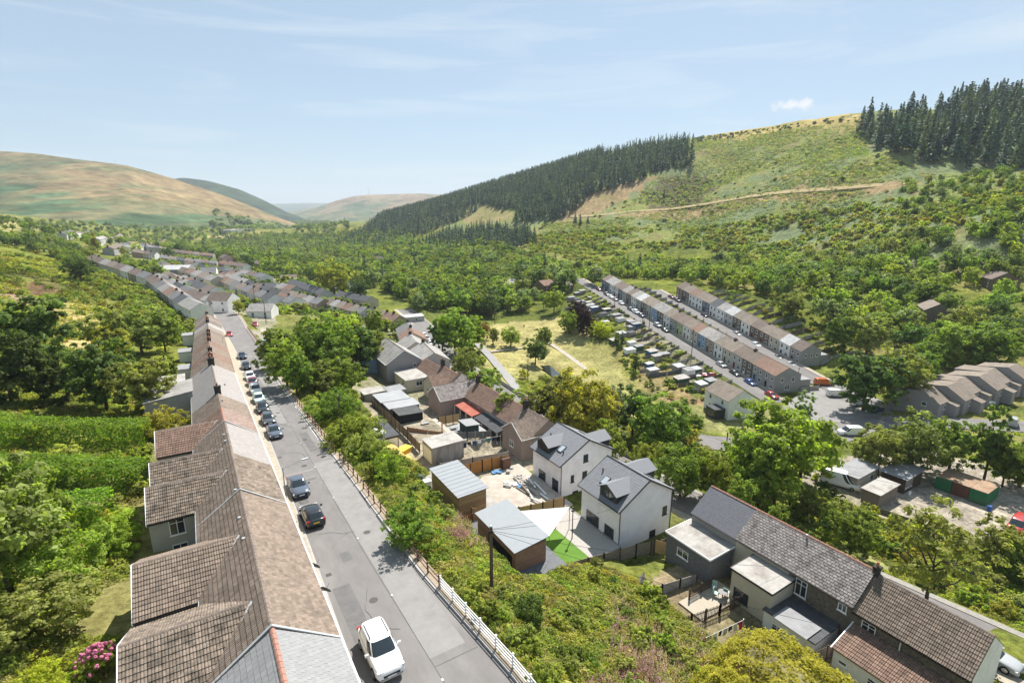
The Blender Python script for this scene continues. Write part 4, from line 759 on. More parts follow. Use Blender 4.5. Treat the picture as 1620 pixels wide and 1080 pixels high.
m3 = midhouse('red roofed house behind the red sheet canopy', 85.6, 95.0, -8.1, R_RED, (T_RED, 'wave'), W_PINK, rdg=RIDGE_R, ch=9.0)
m4 = midhouse('dark mottled tiled house with long brown rear wing', 95.0, 102.4, -8.3, R_BROWN, (T_OLDSLATE, 'flat'), W_PINK)
gable(m4, 9.2, 6.2, 3.5, 2.1, W_PINK, R_BROWN, ax='x', x0=-9.0, y0=2.4, z0=0.1, ev=.25, vg=.12, tf=(T_OLDSLATE, 'flat'), tb=(T_OLDSLATE, 'flat'), names=('rear_wing', 'wing_roof'), trim=WHITE_TRIM)
m5 = midhouse('red roofed house with dark chimney beyond the mottled roof', 102.4, 111.5, -8.5, R_RED, (T_RED, 'wave'), W_CREAM, ch=8.8, x=49.0, rdg=RIDGE_R)
gable(m5, 5.2, 5.6, 3.5, 1.9, W_CREAM, R_RED, ax='x', x0=-6.2, y0=3.2, ev=.25, vg=.1, names=('rear_wing', 'wing_roof'), tf=(T_RED, 'wave'), tb=(T_RED, 'wave')); window(m5, (-6.2, 3.2, 1.6), math.pi, 1.1, 1.1)
m6 = midhouse('bright red roofed house next to the white flat extension', 111.5, 121, -9.0, R_RED, (T_RED, 'wave'), W_CREAM, x=48.6, rdg=RIDGE_R); flatroof(m6, -8.6, -3.2, .6, 8.6, 3.0, W_CREAM, FELT_W, 3, 'flat_extension', mat_edge=WHITE_TRIM)
window(m6, (-8.6, 2.6, 1.3), math.pi, 1.3, 1.3); window(m6, (-5.4, .6, 1.3), -math.pi / 2, 1.6, 1.3)
m7 = thing('detached_house', 'big grey gabled house with wide pale roof at the bend of the lower street', 'house', (43.2, 121.5, -14.0), -.03); gable(m7, 15, 9.0, 4.6, 3.0, W_ASH, R_LIGHT, down=3, trim=WHITE_TRIM, vg=.15); gable(m7, 6.5, 6.4, 4.4, 1.9, W_SKY, R_TAN, ax='x', x0=-8.5, y0=12, names=('side_wing', 'wing_roof'), down=3, vg=.12); window(m7, (2.6, 0, 3.0), -math.pi / 2, .8, 1.0, bars=0); window(m7, (-1, 0, 1.0), -math.pi / 2, 1., 1.1); window(m7, (-8.5, 12, 2), math.pi, 1., 1.1)
m8 = simple_house('pale hipped house with tan roof on the lower street past the grey gable', None, (51.5, 122, -15.2), -.16, 13, 8, 4.6, 2.2, W_PALE, R_LIGHT, name='detached_house', ridge_on=True); m9 = simple_house('white roofed house on the lower street bend', None, (52.5, 137, -15.8), -.2, 11, 8, 4.6, 2.4, W_CREAM, R_LIGHT, name='detached_house'); m10 = simple_house('small red roofed house at the far end of the lower street', None, (57, 150, -16.4), -.24, 10, 8, 4.6, 2.3, W_CREAM, R_RED, name='detached_house'); m11 = simple_house('grey roofed house last on the lower street before the caravan', None, (60.5, 163, -17), -.28, 11, 8, 4.2, 2.2, W_GREY, R_GREY, name='detached_house')

# ------------------------------------------------------------------ the two white houses
def white_house(lab, x0, x1, y0, y1, ze, zb, dorm_y, sky_y, mirror):
    D = x1 - x0; Lh = y1 - y0; h = thing('white_house', lab, 'house', ((x0 + x1) / 2, y0, zb), 0, 'new white houses'); hw = ze - zb
    gable(h, Lh, D, hw, 2.55, W_LAV, T_CHAR, tf=(T_CHAR, 'big'), tb=(T_CHAR, 'big'), vg=.35, ev=.4, trim=DARK_TRIM, ridge=DARK_TRIM, down=3.5)
    s = 2.55 / (D / 2)
    for sx in (-1, 1):     # gabled dormers through the eaves
        yc = dorm_y if sx < 0 else Lh - dorm_y; w_ = 2.9; xf = sx * (D / 2 + (-.15 if sx < 0 else .12)); zt = hw + 1.35; rise = .75
        x_in = sx * (D / 2 - 3.3); b = MB(); lo, hi = min(xf, x_in), max(xf, x_in); b.prism([(yc - w_ / 2, hw - .7), (yc + w_ / 2, hw - .7), (yc + w_ / 2, zt), (yc, zt + rise), (yc - w_ / 2, zt)], lo, hi, 'x'); d = b.build('dormer', DARK_TRIM, h)
        r = MB()
        xo = xf + sx * .3; 
        for t_ in (-1, 1): roof_slab(r, (xo, yc + t_ * (w_ / 2 + .25), zt - .1), (x_in - sx * 1.2, yc + t_ * (w_ / 2 + .25), zt - .1), (xo, yc, zt + rise + .1), (x_in - sx * 1.2, yc, zt + rise + .1))
        r.build('dormer_roof', T_CHAR, d)
        window(d, (xf + sx * .01, yc, hw - .55), 0 if sx > 0 else math.pi, w_ - .35, 1.85, DARK_TRIM, bars=3, top=False)
        bl = MB()
        for k in range(9): bl.box(xf + sx * .12 - .012, yc - w_ / 2 + .1 + k * (w_ - .2) / 8 - .012, hw - .95, xf + sx * .12 + .012, yc - w_ / 2 + .1 + k * (w_ - .2) / 8 + .012, hw - .1)
        bl.box(xf + sx * .12 - .03, yc - w_ / 2, hw - .1, xf + sx * .12 + .03, yc + w_ / 2, hw - .04); bl.box(xf + sx * .12 - .03, yc - w_ / 2, hw - 1., xf + sx * .12 + .03, yc + w_ / 2, hw - .94); bl.build('balcony_rail', WOOD_D, d)
    for sx, yy in ((-1, sky_y), (1, Lh - sky_y)):   # rooflights
        x_ = sx * (D / 2 - 1.6); z_ = hw + s * 1.6 + .16; sl = -sx * s; k = MB(); k.add([(x_ - .5, yy - .42, z_ - .5 * sl * -1 * -1), (x_ + .5, yy - .42, z_ + .5 * sl), (x_ + .5, yy + .42, z_ + .5 * sl), (x_ - .5, yy + .42, z_ - .5 * sl)], [(0, 1, 2, 3)]) if False else None
        a, b = (x_ - .55, z_ - .55 * sl), (x_ + .55, z_ + .55 * sl); k = MB(); k.add([(a[0], yy - .45, a[1]), (b[0], yy - .45, b[1]), (b[0], yy + .45, b[1]), (a[0], yy + .45, a[1])] + [(a[0], yy - .45, a[1] + .08), (b[0], yy - .45, b[1] + .08), (b[0], yy + .45, b[1] + .08), (a[0], yy + .45, a[1] + .08)], [(0, 3, 2, 1), (4, 5, 6, 7), (0, 1, 5, 4), (1, 2, 6, 5), (2, 3, 7, 6), (3, 0, 4, 7)]); o = k.build('rooflight', DARK_TRIM, h)
        g_ = MB(); g_.add([(a[0] + .1, yy - .36, a[1] + .1 * sl + .095), (b[0] - .1, yy - .36, b[1] - .1 * sl + .095), (b[0] - .1, yy + .36, b[1] - .1 * sl + .095), (a[0] + .1, yy + .36, a[1] + .1 * sl + .095)], [(0, 1, 2, 3)]); g_.build('rooflight_pane', M('painted sky reflection glass', (.45, .5, .55), .08, .02, 1, spec=.9), o)  # pane: sky reflection painted in as a pale base colour
    for y_ in (1.2, Lh - 1.0): vent(h, (-D / 2 + 1.0 + y_ * .25, y_, hw + s * (1. + y_ * .25) + .08), DARK_TRIM)
    for xx in (-D / 2 + .05, D / 2 - .05): dp = MB(); dp.tube((xx, -.07, -3), (xx, -.07, hw - .35), .05, .05, 6); dp.build('downpipe', DARK_TRIM, h)
    return h, D, Lh, hw
h2, D, Lh, hw = white_house('nearer of the two white houses, single small window high on its blank gable', 38.6, 47.2, 39.2, 46.0, -6.0, -11.2, 2.2, 4.4, False)
window(h2, (3.2, 0, 2.1), -math.pi / 2, .75, 1.15, DARK_TRIM, bars=1, top=False); window(h2, (1.3, 0, -.3), -math.pi / 2, 1.0, .9, DARK_TRIM, bars=0, top=False)
window(h2, (-D / 2, 1.6, .9), math.pi, 1.6, 1.25, DARK_TRIM, bars=1, top=False); window(h2, (-D / 2, 4.6, .2), math.pi, 2.3, 2.1, DARK_TRIM, bars=2, top=False); window(h2, (D / 2, 3, .5), 0, 1.2, 1.2, DARK_TRIM)
h1, D, Lh, hw = white_house('farther of the two white houses with four windows in its gable', 40.1, 49.4, 52.4, 59.2, -6.5, -11.6, 4.5, 2.0, True)
for u_, z_, w_, q_ in ((-.3, 4.3, .85, 1.15), (-.4, 1.7, .85, 1.2), (-2.6, 1.8, .55, 1.1), (3.0, 1.7, .85, 1.1), (-2.0, -.9, 1.0, 1.2)): window(h1, (u_, 0, z_), -math.pi / 2, w_, q_, DARK_TRIM, bars=1, top=False)
window(h1, (-D / 2, 1.2, .2), math.pi, 1.4, 2.1, DARK_TRIM, bars=1, top=False); window(h1, (-D / 2, 4.4, .9), math.pi, 1.7, 1.3, DARK_TRIM, bars=2, top=False)

# ------------------------------------------------------------------ slate roofed row at the lower right
def lowhouse(lab, y0, y1, tb, rf, wall, zr=-4.0, x=48.9, rise=2.3, rdg=None, base=-11.3):
    h = thing('terraced_house', lab, 'house', (x, y0, base), 0, 'houses of the lower right row'); Lh = y1 - y0
    gable(h, Lh, 6.0, zr - base - rise - .1, rise, wall, rf, tf=None, tb=tb, vg=0.02, ev=.25, down=2, ridge=rdg or RIDGE_R); hwl = zr - base - rise - .1
    gt = MB(); gt.bar((-3.3, 0, hwl - .17), (-3.3, Lh, hwl - .17), .11, .1); gt.build('gutter', BLACK, h)
    for k in range(2): window(h, (3.0, Lh * (.3 + .4 * k), hwl - 1.6), 0, .9, 1.1)
    return h, Lh, hwl
l1, Lh, hwl = lowhouse('brown tiled end house with white gable at the bottom right corner', 9.2, 17.5, (T_BROWN, 'roll'), R_BROWN, W_STONE, zr=-4.35, rdg=RIDGE)
gw = MB(); gw.add([(-3.02, -.03, -2), (3.02, -.03, -2), (3.02, -.03, hwl), (0, -.03, hwl + 2.32), (-3.02, -.03, hwl)], [(0, 1, 2, 3, 4)]); gw.build('gable_render', W_LAV, l1)
window(l1, (-3.0, 7.0, hwl - 1.75), math.pi, 1.1, 1.3); dpp = MB(); dpp.tube((-3.08, 4.6, 2.6), (-3.08, 4.6, hwl - .2), .05, .05, 6); dpp.build('downpipe', WHITE_TRIM, l1); chimney(l1, 0, 8.25, hwl + 2.2, .55, .45, 1.0, SOOT, 1)
# lean-to with tiled roof
lt = MB(); lt.box(-6.2, .9, -2, -3.02, 8.0, 2.3); lt.build('lean_to', W_WHITE, l1); ls = MB(); roof_slab(ls, (-6.4, .8, 2.42), (-6.4, 8.1, 2.42), (-3.03, .8, 3.35), (-3.03, 8.1, 3.35)); lr = ls.build('lean_to_roof', R_BROWN, l1); tm = MB(); tiles(tm, (-6.4, .8, 2.43), (0, 1, 0), (3.37, 0, .93), 7.3, 3.48, .31, .345, 'roll'); q = tm.build('roof_tiles', T_RED, lr); q['kind'] = 'stuff'
for y_ in (.75, 8.15): lv = MB(); lv.bar((-6.45, y_, 2.44), (-3.05, y_, 3.4), .08, .14); lv.build('lean_to_verge', WHITE_TRIM, l1)
lv = 0; window(l1, (-6.2, 4.2, .75), math.pi, 2.2, 1.1); window(l1, (-6.2, 7.2, 1.3), math.pi, .7, .4, bars=0, top=False)
l2, Lh, hwl = lowhouse('old slate roofed house between the chimney and the pale flat extension', 17.5, 23.4, (T_OLDSLATE, 'bold'), R_DARK, W_STONE)
window(l2, (-3.0, 4.6, hwl - 2.2), math.pi, 1.1, 1.7); window(l2, (-3.0, .9, hwl - 1.2), math.pi, .75, .75, bars=1, top=False); flatroof(l2, -7.0, -3.02, .9, 5.6, 2.2, W_WHITE, FELT_D, 2, 'flat_extension', mat_edge=None); window(l2, (-7.0, 4.2, .5), math.pi, 1.0, 1.0)
cv = MB(); cv.box(-7.4, 1.4, 2.42, -5.0, 4.6, 2.46); cv.build('roof_hatch_cover', FELT, l2)
l3, Lh, hwl = lowhouse('patched old slate house with the pale cream flat roofed extension', 23.4, 29.2, (T_OLDSLATE, 'bold'), R_DARK, W_CREAM)
flatroof(l3, -6.6, -3.02, -.6, 3.6, 3.9, W_CREAM, FELT_W, 2, 'flat_extension', fall=.12, mat_edge=BLACK); window(l3, (-6.6, 2.4, 1.0), math.pi, 1.6, 1.2, DARK_TRIM); vent(l3, (-.3, .2, hwl + 2.2))
l4, Lh, hwl = lowhouse('new blue-grey slate house with the grey block extension', 29.2, 35.0, (T_BLUE, 'slate'), R_DARK, W_GREY)
flatroof(l4, -6.9, -3.02, .2, 5.9, 3.5, W_BLOCK, FELT_W, 2.5, 'block_extension', fall=.15, mat_edge=WHITE_TRIM); window(l4, (-6.9, 3.6, 1.7), math.pi, 1.5, .95)
# ------------------------------------------------------------------ vehicles
def car_kit(L_, W_, H_, kind):
    """meshes of one vehicle type, front towards +y"""
    h = L_ / 2; w2 = W_ / 2; van = kind == 'van'; belt = {'hatch': .93, 'saloon': .9, 'suv': 1.08, 'van': 1.15}[kind]
    ys = np.array([-1, -.985, -.93, -.8, -.45, 0, .3, .5, .72, .88, .96, .99, 1.0]) * h
    if van: top = np.array([.9, 1.1, belt, belt, belt, belt, belt, belt, belt * .98, belt * .9, .85, .7, .5])
    elif kind == 'saloon': top = np.array([.6, .82, .92, .94, belt + .02, belt, belt - .02, belt - .03, .84, .76, .68, .58, .45])
    else: top = np.array([.62, .85, belt - .02, belt, belt, belt, belt - .02, belt - .04, belt - .1, belt - .18, belt - .28, .6, .48])
    wd = np.array([.8, .9, .95, .98, 1, 1, 1, .99, .97, .93, .85, .76, .66]) * w2; zb = .22 if kind != 'suv' else .3
    body = MB(); n = len(ys); ring = []
    for y, t, w_ in zip(ys, top, wd):
        r = [(-w_ * .9, zb), (-w_, zb + .16), (-w_ * 1.0, (zb + t) / 2), (-w_ * .97, t - .1), (-w_ * .86, t), (-w_ * .4, t + .025), (w_ * .4, t + .025), (w_ * .86, t), (w_ * .97, t - .1), (w_, (zb + t) / 2), (w_, zb + .16), (w_ * .9, zb)]; ring.append([(a, y, b) for a, b in r])
    m = 12; body.add([p for r in ring for p in r], [(i * m + k, i * m + (k + 1) % m, (i + 1) * m + (k + 1) % m, (i + 1) * m + k) for i in range(n - 1) for k in range(m)] + [tuple(range(m - 1, -1, -1)), tuple(range((n - 1) * m, n * m))])
    # cabin rings: z, rear, front, half width
    R = {'hatch': [(belt - .03, -.93, .5, .9), (belt + .2, -.86, .33, .84), (H_ - .1, -.72, .1, .74), (H_ - .02, -.62, .0, .66), (H_, -.5, -.1, .5)], 'saloon': [(belt - .03, -.72, .45, .9), (belt + .2, -.6, .3, .83), (H_ - .09, -.42, .08, .72), (H_ - .02, -.34, .0, .64), (H_, -.25, -.1, .5)],
         'suv': [(belt - .03, -.95, .48, .92), (belt + .22, -.9, .34, .87), (H_ - .11, -.8, .16, .78), (H_ - .02, -.72, .06, .7), (H_, -.6, -.05, .5)], 'van': [(belt - .03, -.985, .7, .95), (belt + .35, -.98, .52, .93), (H_ - .12, -.97, .3, .87), (H_ - .02, -.94, .2, .8), (H_, -.85, .1, .6)]}[kind]
    N_ = 32; vs = []
    for z, y0, y1, hw_ in R:
        for k in range(N_):
            t = 2 * math.pi * (k + .5) / N_; e = 2 / 5.; c, s = math.cos(t), math.sin(t); x = math.copysign(abs(c) ** e, c) * hw_ * w2; y = math.copysign(abs(s) ** e, s); vs.append((x, (y0 + y1) / 2 * h + y * (y1 - y0) / 2 * h, z))
    parts = {'body': [], 'windscreen': [], 'rear_window': [], 'sl': [], 'sr': []}
    for r in range(len(R) - 1):
        for k in range(N_):
            f = (r * N_ + k, r * N_ + (k + 1) % N_, (r + 1) * N_ + (k + 1) % N_, (r + 1) * N_ + k); a = (k + 1) / N_ * 360 % 360; q = 'body'
            if r < 2:
                if 52 < a < 128: q = 'windscreen'
                elif 232 < a < 308 and not van: q = 'rear_window'
                elif (a > 318 or a < 42) and not (348 < a or a < 3): q = 'sr'
                elif 138 < a < 222 and not 177 < a < 192: q = 'sl'
                if van and q in ('sl', 'sr'):
                    if not (18 < a < 44 or 136 < a < 162): q = 'body'
            parts[q].append(f)
    parts['body'].append(tuple(range((len(R) - 1) * N_, len(R) * N_)))
    def sub(fs):
        ids = sorted({i for f in fs for i in f}); mp_ = {i: j for j, i in enumerate(ids)}; b = MB(); b.add([vs[i] for i in ids], [tuple(mp_[i] for i in f) for f in fs]); return b
    body.add(vs, parts['body']); K = {'body': body.mesh('body', True)}
    for a, nm in (('windscreen', 'windscreen'), ('rear_window', 'rear_window'), ('sl', 'side_window'), ('sr', 'side_window')):
        if parts[a]: K[a] = (nm, sub(parts[a]).mesh(nm, True))
    wr = .33 if kind != 'suv' else .37; t = MB(); t.tube((-.11, 0, 0), (.11, 0, 0), wr, wr, 20); K['tyre'] = t.mesh('wheel'); r = MB(); r.tube((-.118, 0, 0), (.118, 0, 0), wr * .64, wr * .64, 14); K['rim'] = r.mesh('rim'); K['wr'] = wr; K['wb'] = h * .62; K['tw'] = w2 - .1
    def lamp(x, y, z, dx, dy, dz): b = MB(); b.box(x - dx, y - dy, z - dz, x + dx, y + dy, z + dz); return b.mesh('lamp')
    K['hl'] = [lamp(s * w2 * .72, h * .915, belt - .3, .17, .09, .075) for s in (-1, 1)]; K['tl'] = [lamp(s * w2 * .8, -h * .955, belt - .12, .13, .07, .11) for s in (-1, 1)]
    b = MB(); b.box(-.26, h * .992, .42, .26, h * 1.004, .53); K['pf'] = b.mesh('number_plate'); b = MB(); b.box(-.26, -h * 1.006, .6, .26, -h * .99, .71); K['pr'] = b.mesh('number_plate')
    K['mi'] = []
    for s in (-1, 1): b = MB(); b.box(s * (w2 + .1) - .11, h * .3 - .05, belt - .02, s * (w2 + .1) + .11, h * .3 + .06, belt + .14); K['mi'].append(b.mesh('wing_mirror'))
    g = MB(); g.box(-w2 * .55, h * .97, .35, w2 * .55, h * 1.0, .62); K['gr'] = g.mesh('grille')
    if kind in ('suv',): 
        q = MB()
        for s in (-1, 1): q.bar((s * w2 * .62, -h * .62, H_ + .0), (s * w2 * .62, h * .02, H_ + .01), .04, .05)
        K['rail'] = q.mesh('roof_rail')
    return K
KITS = {'hatch': car_kit(4.1, 1.76, 1.48, 'hatch'), 'saloon': car_kit(4.55, 1.8, 1.43, 'saloon'), 'suv': car_kit(4.5, 1.86, 1.68, 'suv'), 'van': car_kit(4.9, 1.95, 1.98, 'van'), 'big': car_kit(6.2, 2.2, 2.75, 'van')}
PC = {'white': paint('white', (.78, .78, .77)), 'black': paint('black', (.012, .013, .016)), 'dark grey': paint('dark grey', (.06, .066, .075)), 'blue grey': paint('blue grey', (.09, .11, .15)), 'silver': paint('silver', (.42, .43, .44)), 'red': paint('red', (.42, .025, .02)), 'blue': paint('blue', (.02, .08, .3)), 'navy': paint('navy', (.015, .025, .06)), 'orange': paint('orange', (.62, .14, .02)), 'mint': paint('mint', (.5, .66, .6)), 'maroon': paint('maroon', (.2, .02, .04)), 'pale pink': paint('pale pink', (.6, .33, .36))}
CARLOG = []
def car(kind, colour, p, rz, label, group=None, pitch=0., full=True, name=None):
    K = KITS[kind]; t = thing(name or {'van': 'van', 'big': 'motorhome'}.get(kind, 'parked_car'), label, 'van' if kind in ('van', 'big') else 'car', p, rz, group); t.rotation_euler = (pitch, 0, rz)
    put('body', K['body'], PC[colour], t)
    for a in ('windscreen', 'rear_window', 'sl', 'sr'):
        if a in K: put(K[a][0], K[a][1], CARGLASS, t)
    for sx in (-1, 1):
        for sy in (-1, 1): w_ = put('wheel', K['tyre'], TYRE, t, (sx * K['tw'], sy * K['wb'], K['wr'])); put('rim', K['rim'], RIM, w_)
    if full:
        for m_ in K['hl']: put('headlight', m_, LAMPW, t)
        for m_ in K['tl']: put('tail_light', m_, LAMPR, t)
        put('number_plate', K['pf'], PLATE_W, t); put('number_plate', K['pr'], PLATE_Y, t); put('grille', K['gr'], BLACK, t)
        for m_ in K['mi']: put('wing_mirror', m_, PC[colour], t)
        if 'rail' in K: put('roof_rail', K['rail'], BLACK, t)['kind'] = 'stuff'
    CARLOG.append((p[0], p[1])); return t
PIT = math.atan(.06)
def street_car(kind, colour, x, y, away, label, full=True): car(kind, colour, (x, y, float(road_z(y)) + .01), 0 if away else math.pi, label, 'cars parked along the upper street', -PIT if away else PIT, full)
street_car('suv', 'white', 7.35, 27.8, False, 'white car facing the camera at the bottom of the upper street')
street_car('hatch', 'black', 7.2, 48.2, True, 'black hatchback with yellow rear plate parked by the terrace'); street_car('saloon', 'blue grey', 7.15, 55.4, False, 'dark blue-grey saloon beside the street lamp')
for i, (y_, k_, c_, l_) in enumerate(((75.5, 'saloon', 'blue grey', 'blue-grey saloon at the near end of the line of parked cars'), (81.8, 'hatch', 'dark grey', 'dark grey car behind the blue-grey saloon in the line'), (88.5, 'hatch', 'black', 'black car in the middle of the line of parked cars'), (94.6, 'hatch', 'mint', 'pale mint car in the line of parked cars'), (101, 'suv', 'white', 'white car behind the pale mint one'), (107.4, 'hatch', 'maroon', 'maroon car behind the two pale cars'), (113.0, 'hatch', 'white', 'white car at the far end of the line with the maroon one'), (124, 'hatch', 'black', 'black car parked alone beyond the line'), (137, 'saloon', 'navy', 'navy car farthest of the two dark cars on the upper street'))): street_car(k_, c_, 7.45 + max(0, y_ - 90) * .02, y_, False, l_)
for px_, k_, c_, l_ in (((363, 532), 'hatch', 'red', 'red car far down the upper street on the left'), ((427, 561), 'saloon', 'navy', 'dark blue car parked right of the upper street under the trees'), ((421, 549), 'van', 'silver', 'silver van right of the upper street under the trees'), ((404, 516), 'hatch', 'red', 'red car in the lay-by past the silver van'), ((400, 498), 'hatch', 'white', 'white car in the lay-by near the white houses'), ((395, 490), 'hatch', 'red', 'farthest red car at the end of the upper street')):
    p = G(*px_); car(k_, c_, (p.x, p.y, p.z + .13), math.pi, l_, 'cars parked along the upper street', full=False)
def px_car(px_, k_, c_, rz, l_, g=None, dz=.12, full=False, name=None): p = G(*px_); car(k_, c_, (p.x, p.y, p.z + dz), rz, l_, g, 0, full, name)
for px_, k_, c_, l_ in (((671, 533), 'hatch', 'white', 'farthest white car on the lower street'), ((676, 538), 'hatch', 'silver', 'silver car second in the line on the lower street'), ((682, 546), 'hatch', 'white', 'white car third in the line on the lower street'), ((694, 569), 'hatch', 'blue', 'blue car on the lower street beside the red roofs'), ((699, 578), 'suv', 'white', 'nearest white car on the lower street behind the blue one')): px_car(px_, k_, c_, math.pi - .15, l_, 'cars on the lower street')
a1 = math.atan2(-T1D.x, T1D.y); a2 = math.atan2(-T2D.x, T2D.y)
def row_car(A, D_, N_, s, off_, z_, k_, c_, rz, l_, g): p = A + D_ * s + N_ * off_; car(k_, c_, (p.x, p.y, z_ + .03), rz, l_, g, full=s < 40)
for i, (s, k_, c_, l_) in enumerate(((-2.5, 'hatch', 'red', 'red car at the shop corner of the lower terrace'), (6.5, 'hatch', 'blue', 'bright blue car near the shop corner'), (13.5, 'hatch', 'black', 'black car next to the bright blue one by the terrace'), (20.5, 'hatch', 'silver', 'silver car behind the black one by the terrace'), (56, 'hatch', 'black', 'black car halfway along the lower terrace'), (62, 'suv', 'silver', 'silver car halfway along the lower terrace'), (76, 'hatch', 'navy', 'navy car nearest of the trio on the lower terrace'), (81, 'suv', 'white', 'white car in the middle of the trio on the lower terrace'), (86, 'saloon', 'dark grey', 'dark car last of the trio on the lower terrace'), (96, 'hatch', 'white', 'single white car past the trio on the lower terrace'), (103, 'saloon', 'silver', 'silver car near the far end of the lower terrace'), (108, 'saloon', 'white', 'white saloon near the far end of the lower terrace'), (113, 'hatch', 'dark grey', 'dark car near the far end of the lower terrace'), (123, 'hatch', 'maroon', 'maroon car at the far end of the lower terrace'))): row_car(T1A, T1D, T1N, s, 2.6, -21 + 11 * max(s, -1) / T1L, k_, c_, a1 + math.pi, l_, 'cars parked along the lower terrace')
for s, k_, c_, l_ in ((1.0, 'saloon', 'silver', 'silver car at the near end of the upper terrace'), (6.5, 'saloon', 'black', 'black car next to the near end of the upper terrace'), (17, 'hatch', 'white', 'white car in front of the cream terrace house'), (27, 'hatch', 'silver', 'silver car before the brown stone houses'), (47, 'hatch', 'black', 'black car before the white houses of the upper terrace'), (67, 'saloon', 'dark grey', 'dark grey car at the far end of the upper terrace'), (71.5, 'hatch', 'maroon', 'maroon car farthest on the upper terrace')): row_car(T2A, T2D, T2N, s, 2.6, -20.3 + 10.8 * s / T2L, k_, c_, a2 + math.pi, l_, 'cars parked along the upper terrace')
px_car((1302, 609), 'van', 'orange', -2.2, 'orange van at the junction under the dark tree', full=True); px_car((1323, 627), 'van', 'white', -2.2, 'white panel van behind the orange one', full=True); px_car((1358, 641), 'suv', 'white', -1.9, 'white car in the open at the junction', full=True); px_car((1386, 651), 'saloon', 'navy', -1.7, 'dark car half hidden by the pale tree at the junction')
px_car((1533, 646), 'hatch', 'red', -2.0, 'red car parked before the estate houses'); px_car((1512, 641), 'saloon', 'black', -2.0, 'black car left of the red one at the estate'); px_car((1556, 640), 'suv', 'white', -2.1, 'white off-road car at the estate'); px_car((1600, 672), 'van', 'silver', -1.3, 'silver van at the right edge by the estate road')
px_car((1344, 688), 'van', 'white', 1.0, 'white truck glimpsed between the trees below the junction'); px_car((1328, 768), 'big', 'white', math.pi + .35, 'white motorhome beside the huts in the yard', full=True); px_car((1609, 838), 'van', 'red', 1.6, 'red and white truck cut by the right edge in the yard')
car('saloon', 'silver', (54.8, 10.5, -10.5), math.pi, 'silver-grey car at the bottom right corner behind the white gable', full=True); px_car((1122, 597), 'hatch', 'red', a1 + 1.2, 'red car in the gardens below the long terrace'); px_car((1112, 598), 'hatch', 'white', a1 + 1.2, 'white car in the gardens next to the red one')
HPX = []
# ------------------------------------------------------------------ sheds, walls, fences and the things in the gardens
def rect_sheet(name, x0, x1, y0, y1, z, mat, th=.12): b = MB(); b.box(x0, y0, z - th, x1, y1, z); o = b.build(name, mat); o['kind'] = 'structure'; return o
LAWN = M('artificial grass', (.11, .22, .03), .95, .12, 1.2, bump=.3, bscale=60); SLABS = M('grey paving slabs', (.36, .36, .36), .9, .1, 2)
def clad(mb, x0, x1, y0, y1, z0, z1a, z1b, step=.16):
    """horizontal boarding round four sides; top slopes from z1a (x0) to z1b (x1)"""
    n = int((max(z1a, z1b) - z0) / step)
    for k in range(n):
        a = z0 + k * step; b = a + step - .012
        for (p, q, ht) in (((x0, y0), (x1, y0), None), ((x1, y0), (x1, y1), z1b), ((x1, y1), (x0, y1), None), ((x0, y1), (x0, y0), z1a)):
            if ht is not None and b > ht: continue
            if ht is None and b > min(z1a, z1b) + .4 * abs(z1a - z1b): continue
            d = Vector((q[0] - p[0], q[1] - p[1], 0)).normalized(); nrm = Vector((d.y, -d.x, 0)); mb.add([Vector((*p, a)) + nrm * .03, Vector((*q, a)) + nrm * .03, Vector((*q, b)) + nrm * .008, Vector((*p, b)) + nrm * .008], [(0, 1, 2, 3)], RSEED.uniform(.8, 1.2))
def shed(name, label, x0, x1, y0, y1, zb, ha, hb, wallm, roofm, ov=.25, boards=True, cat='shed', ribs=0, group=None, core=None):
    """mono-pitch shed, roof falling along x from ha (x0) to hb (x1)"""
    cx, cy = (x0 + x1) / 2, (y0 + y1) / 2; t = thing(name, label, cat, (cx, cy, zb), 0, group); a, b, c, d = x0 - cx, x1 - cx, y0 - cy, y1 - cy
    w_ = MB(); w_.add([(a, c, -.6), (b, c, -.6), (b, d, -.6), (a, d, -.6), (a, c, ha), (b, c, hb), (b, d, hb), (a, d, ha)], [(0, 3, 2, 1), (4, 5, 6, 7), (0, 1, 5, 4), (1, 2, 6, 5), (2, 3, 7, 6), (3, 0, 4, 7)]); w_.build('wall', core or wallm, t)
    if boards: k = MB(); clad(k, a, b, c, d, 0., ha, hb); o = k.build('boarding', wallm, t); o['kind'] = 'stuff'
    s = (hb - ha) / (b - a); r = MB(); z0_, z1_ = ha - s * ov + .02, hb + s * ov + .02; r.add([(a - ov, c - ov, z0_), (b + ov, c - ov, z1_), (b + ov, d + ov, z1_), (a - ov, d + ov, z0_), (a - ov, c - ov, z0_ + .07), (b + ov, c - ov, z1_ + .07), (b + ov, d + ov, z1_ + .07), (a - ov, d + ov, z0_ + .07)], [(0, 3, 2, 1), (4, 5, 6, 7), (0, 1, 5, 4), (1, 2, 6, 5), (2, 3, 7, 6), (3, 0, 4, 7)]); ro = r.build('roof', roofm, t)
    if ribs:
        q = MB(); n = int((d - c + 2 * ov) / ribs)
        for i in range(n): yy = c - ov + (i + .5) * ribs; q.bar((a - ov, yy, z0_ + .08), (b + ov, yy, z1_ + .08), .06, .035)
        rb = q.build('roof_ribs', roofm, ro); rb['kind'] = 'stuff'
    return t
sA = shed('garden_shed', 'long shed with plain grey roof beside the shade sail', 24.0, 27.7, 38.4, 46.3, -7.9, 2.35, 2.75, M('pinkish boarding', (.36, .2, .14), .9, .15, 2, attr='tint'), SHEET_GREY, boards=True, core=WOOD_D)
op = MB(); op.box(-1.88, -3.4, .3, -1.84, 1.5, 1.5); op.build('bay_shade_panel', BLACK, sA)  # flat black panel on the closed wall, painting the shade of an open bay
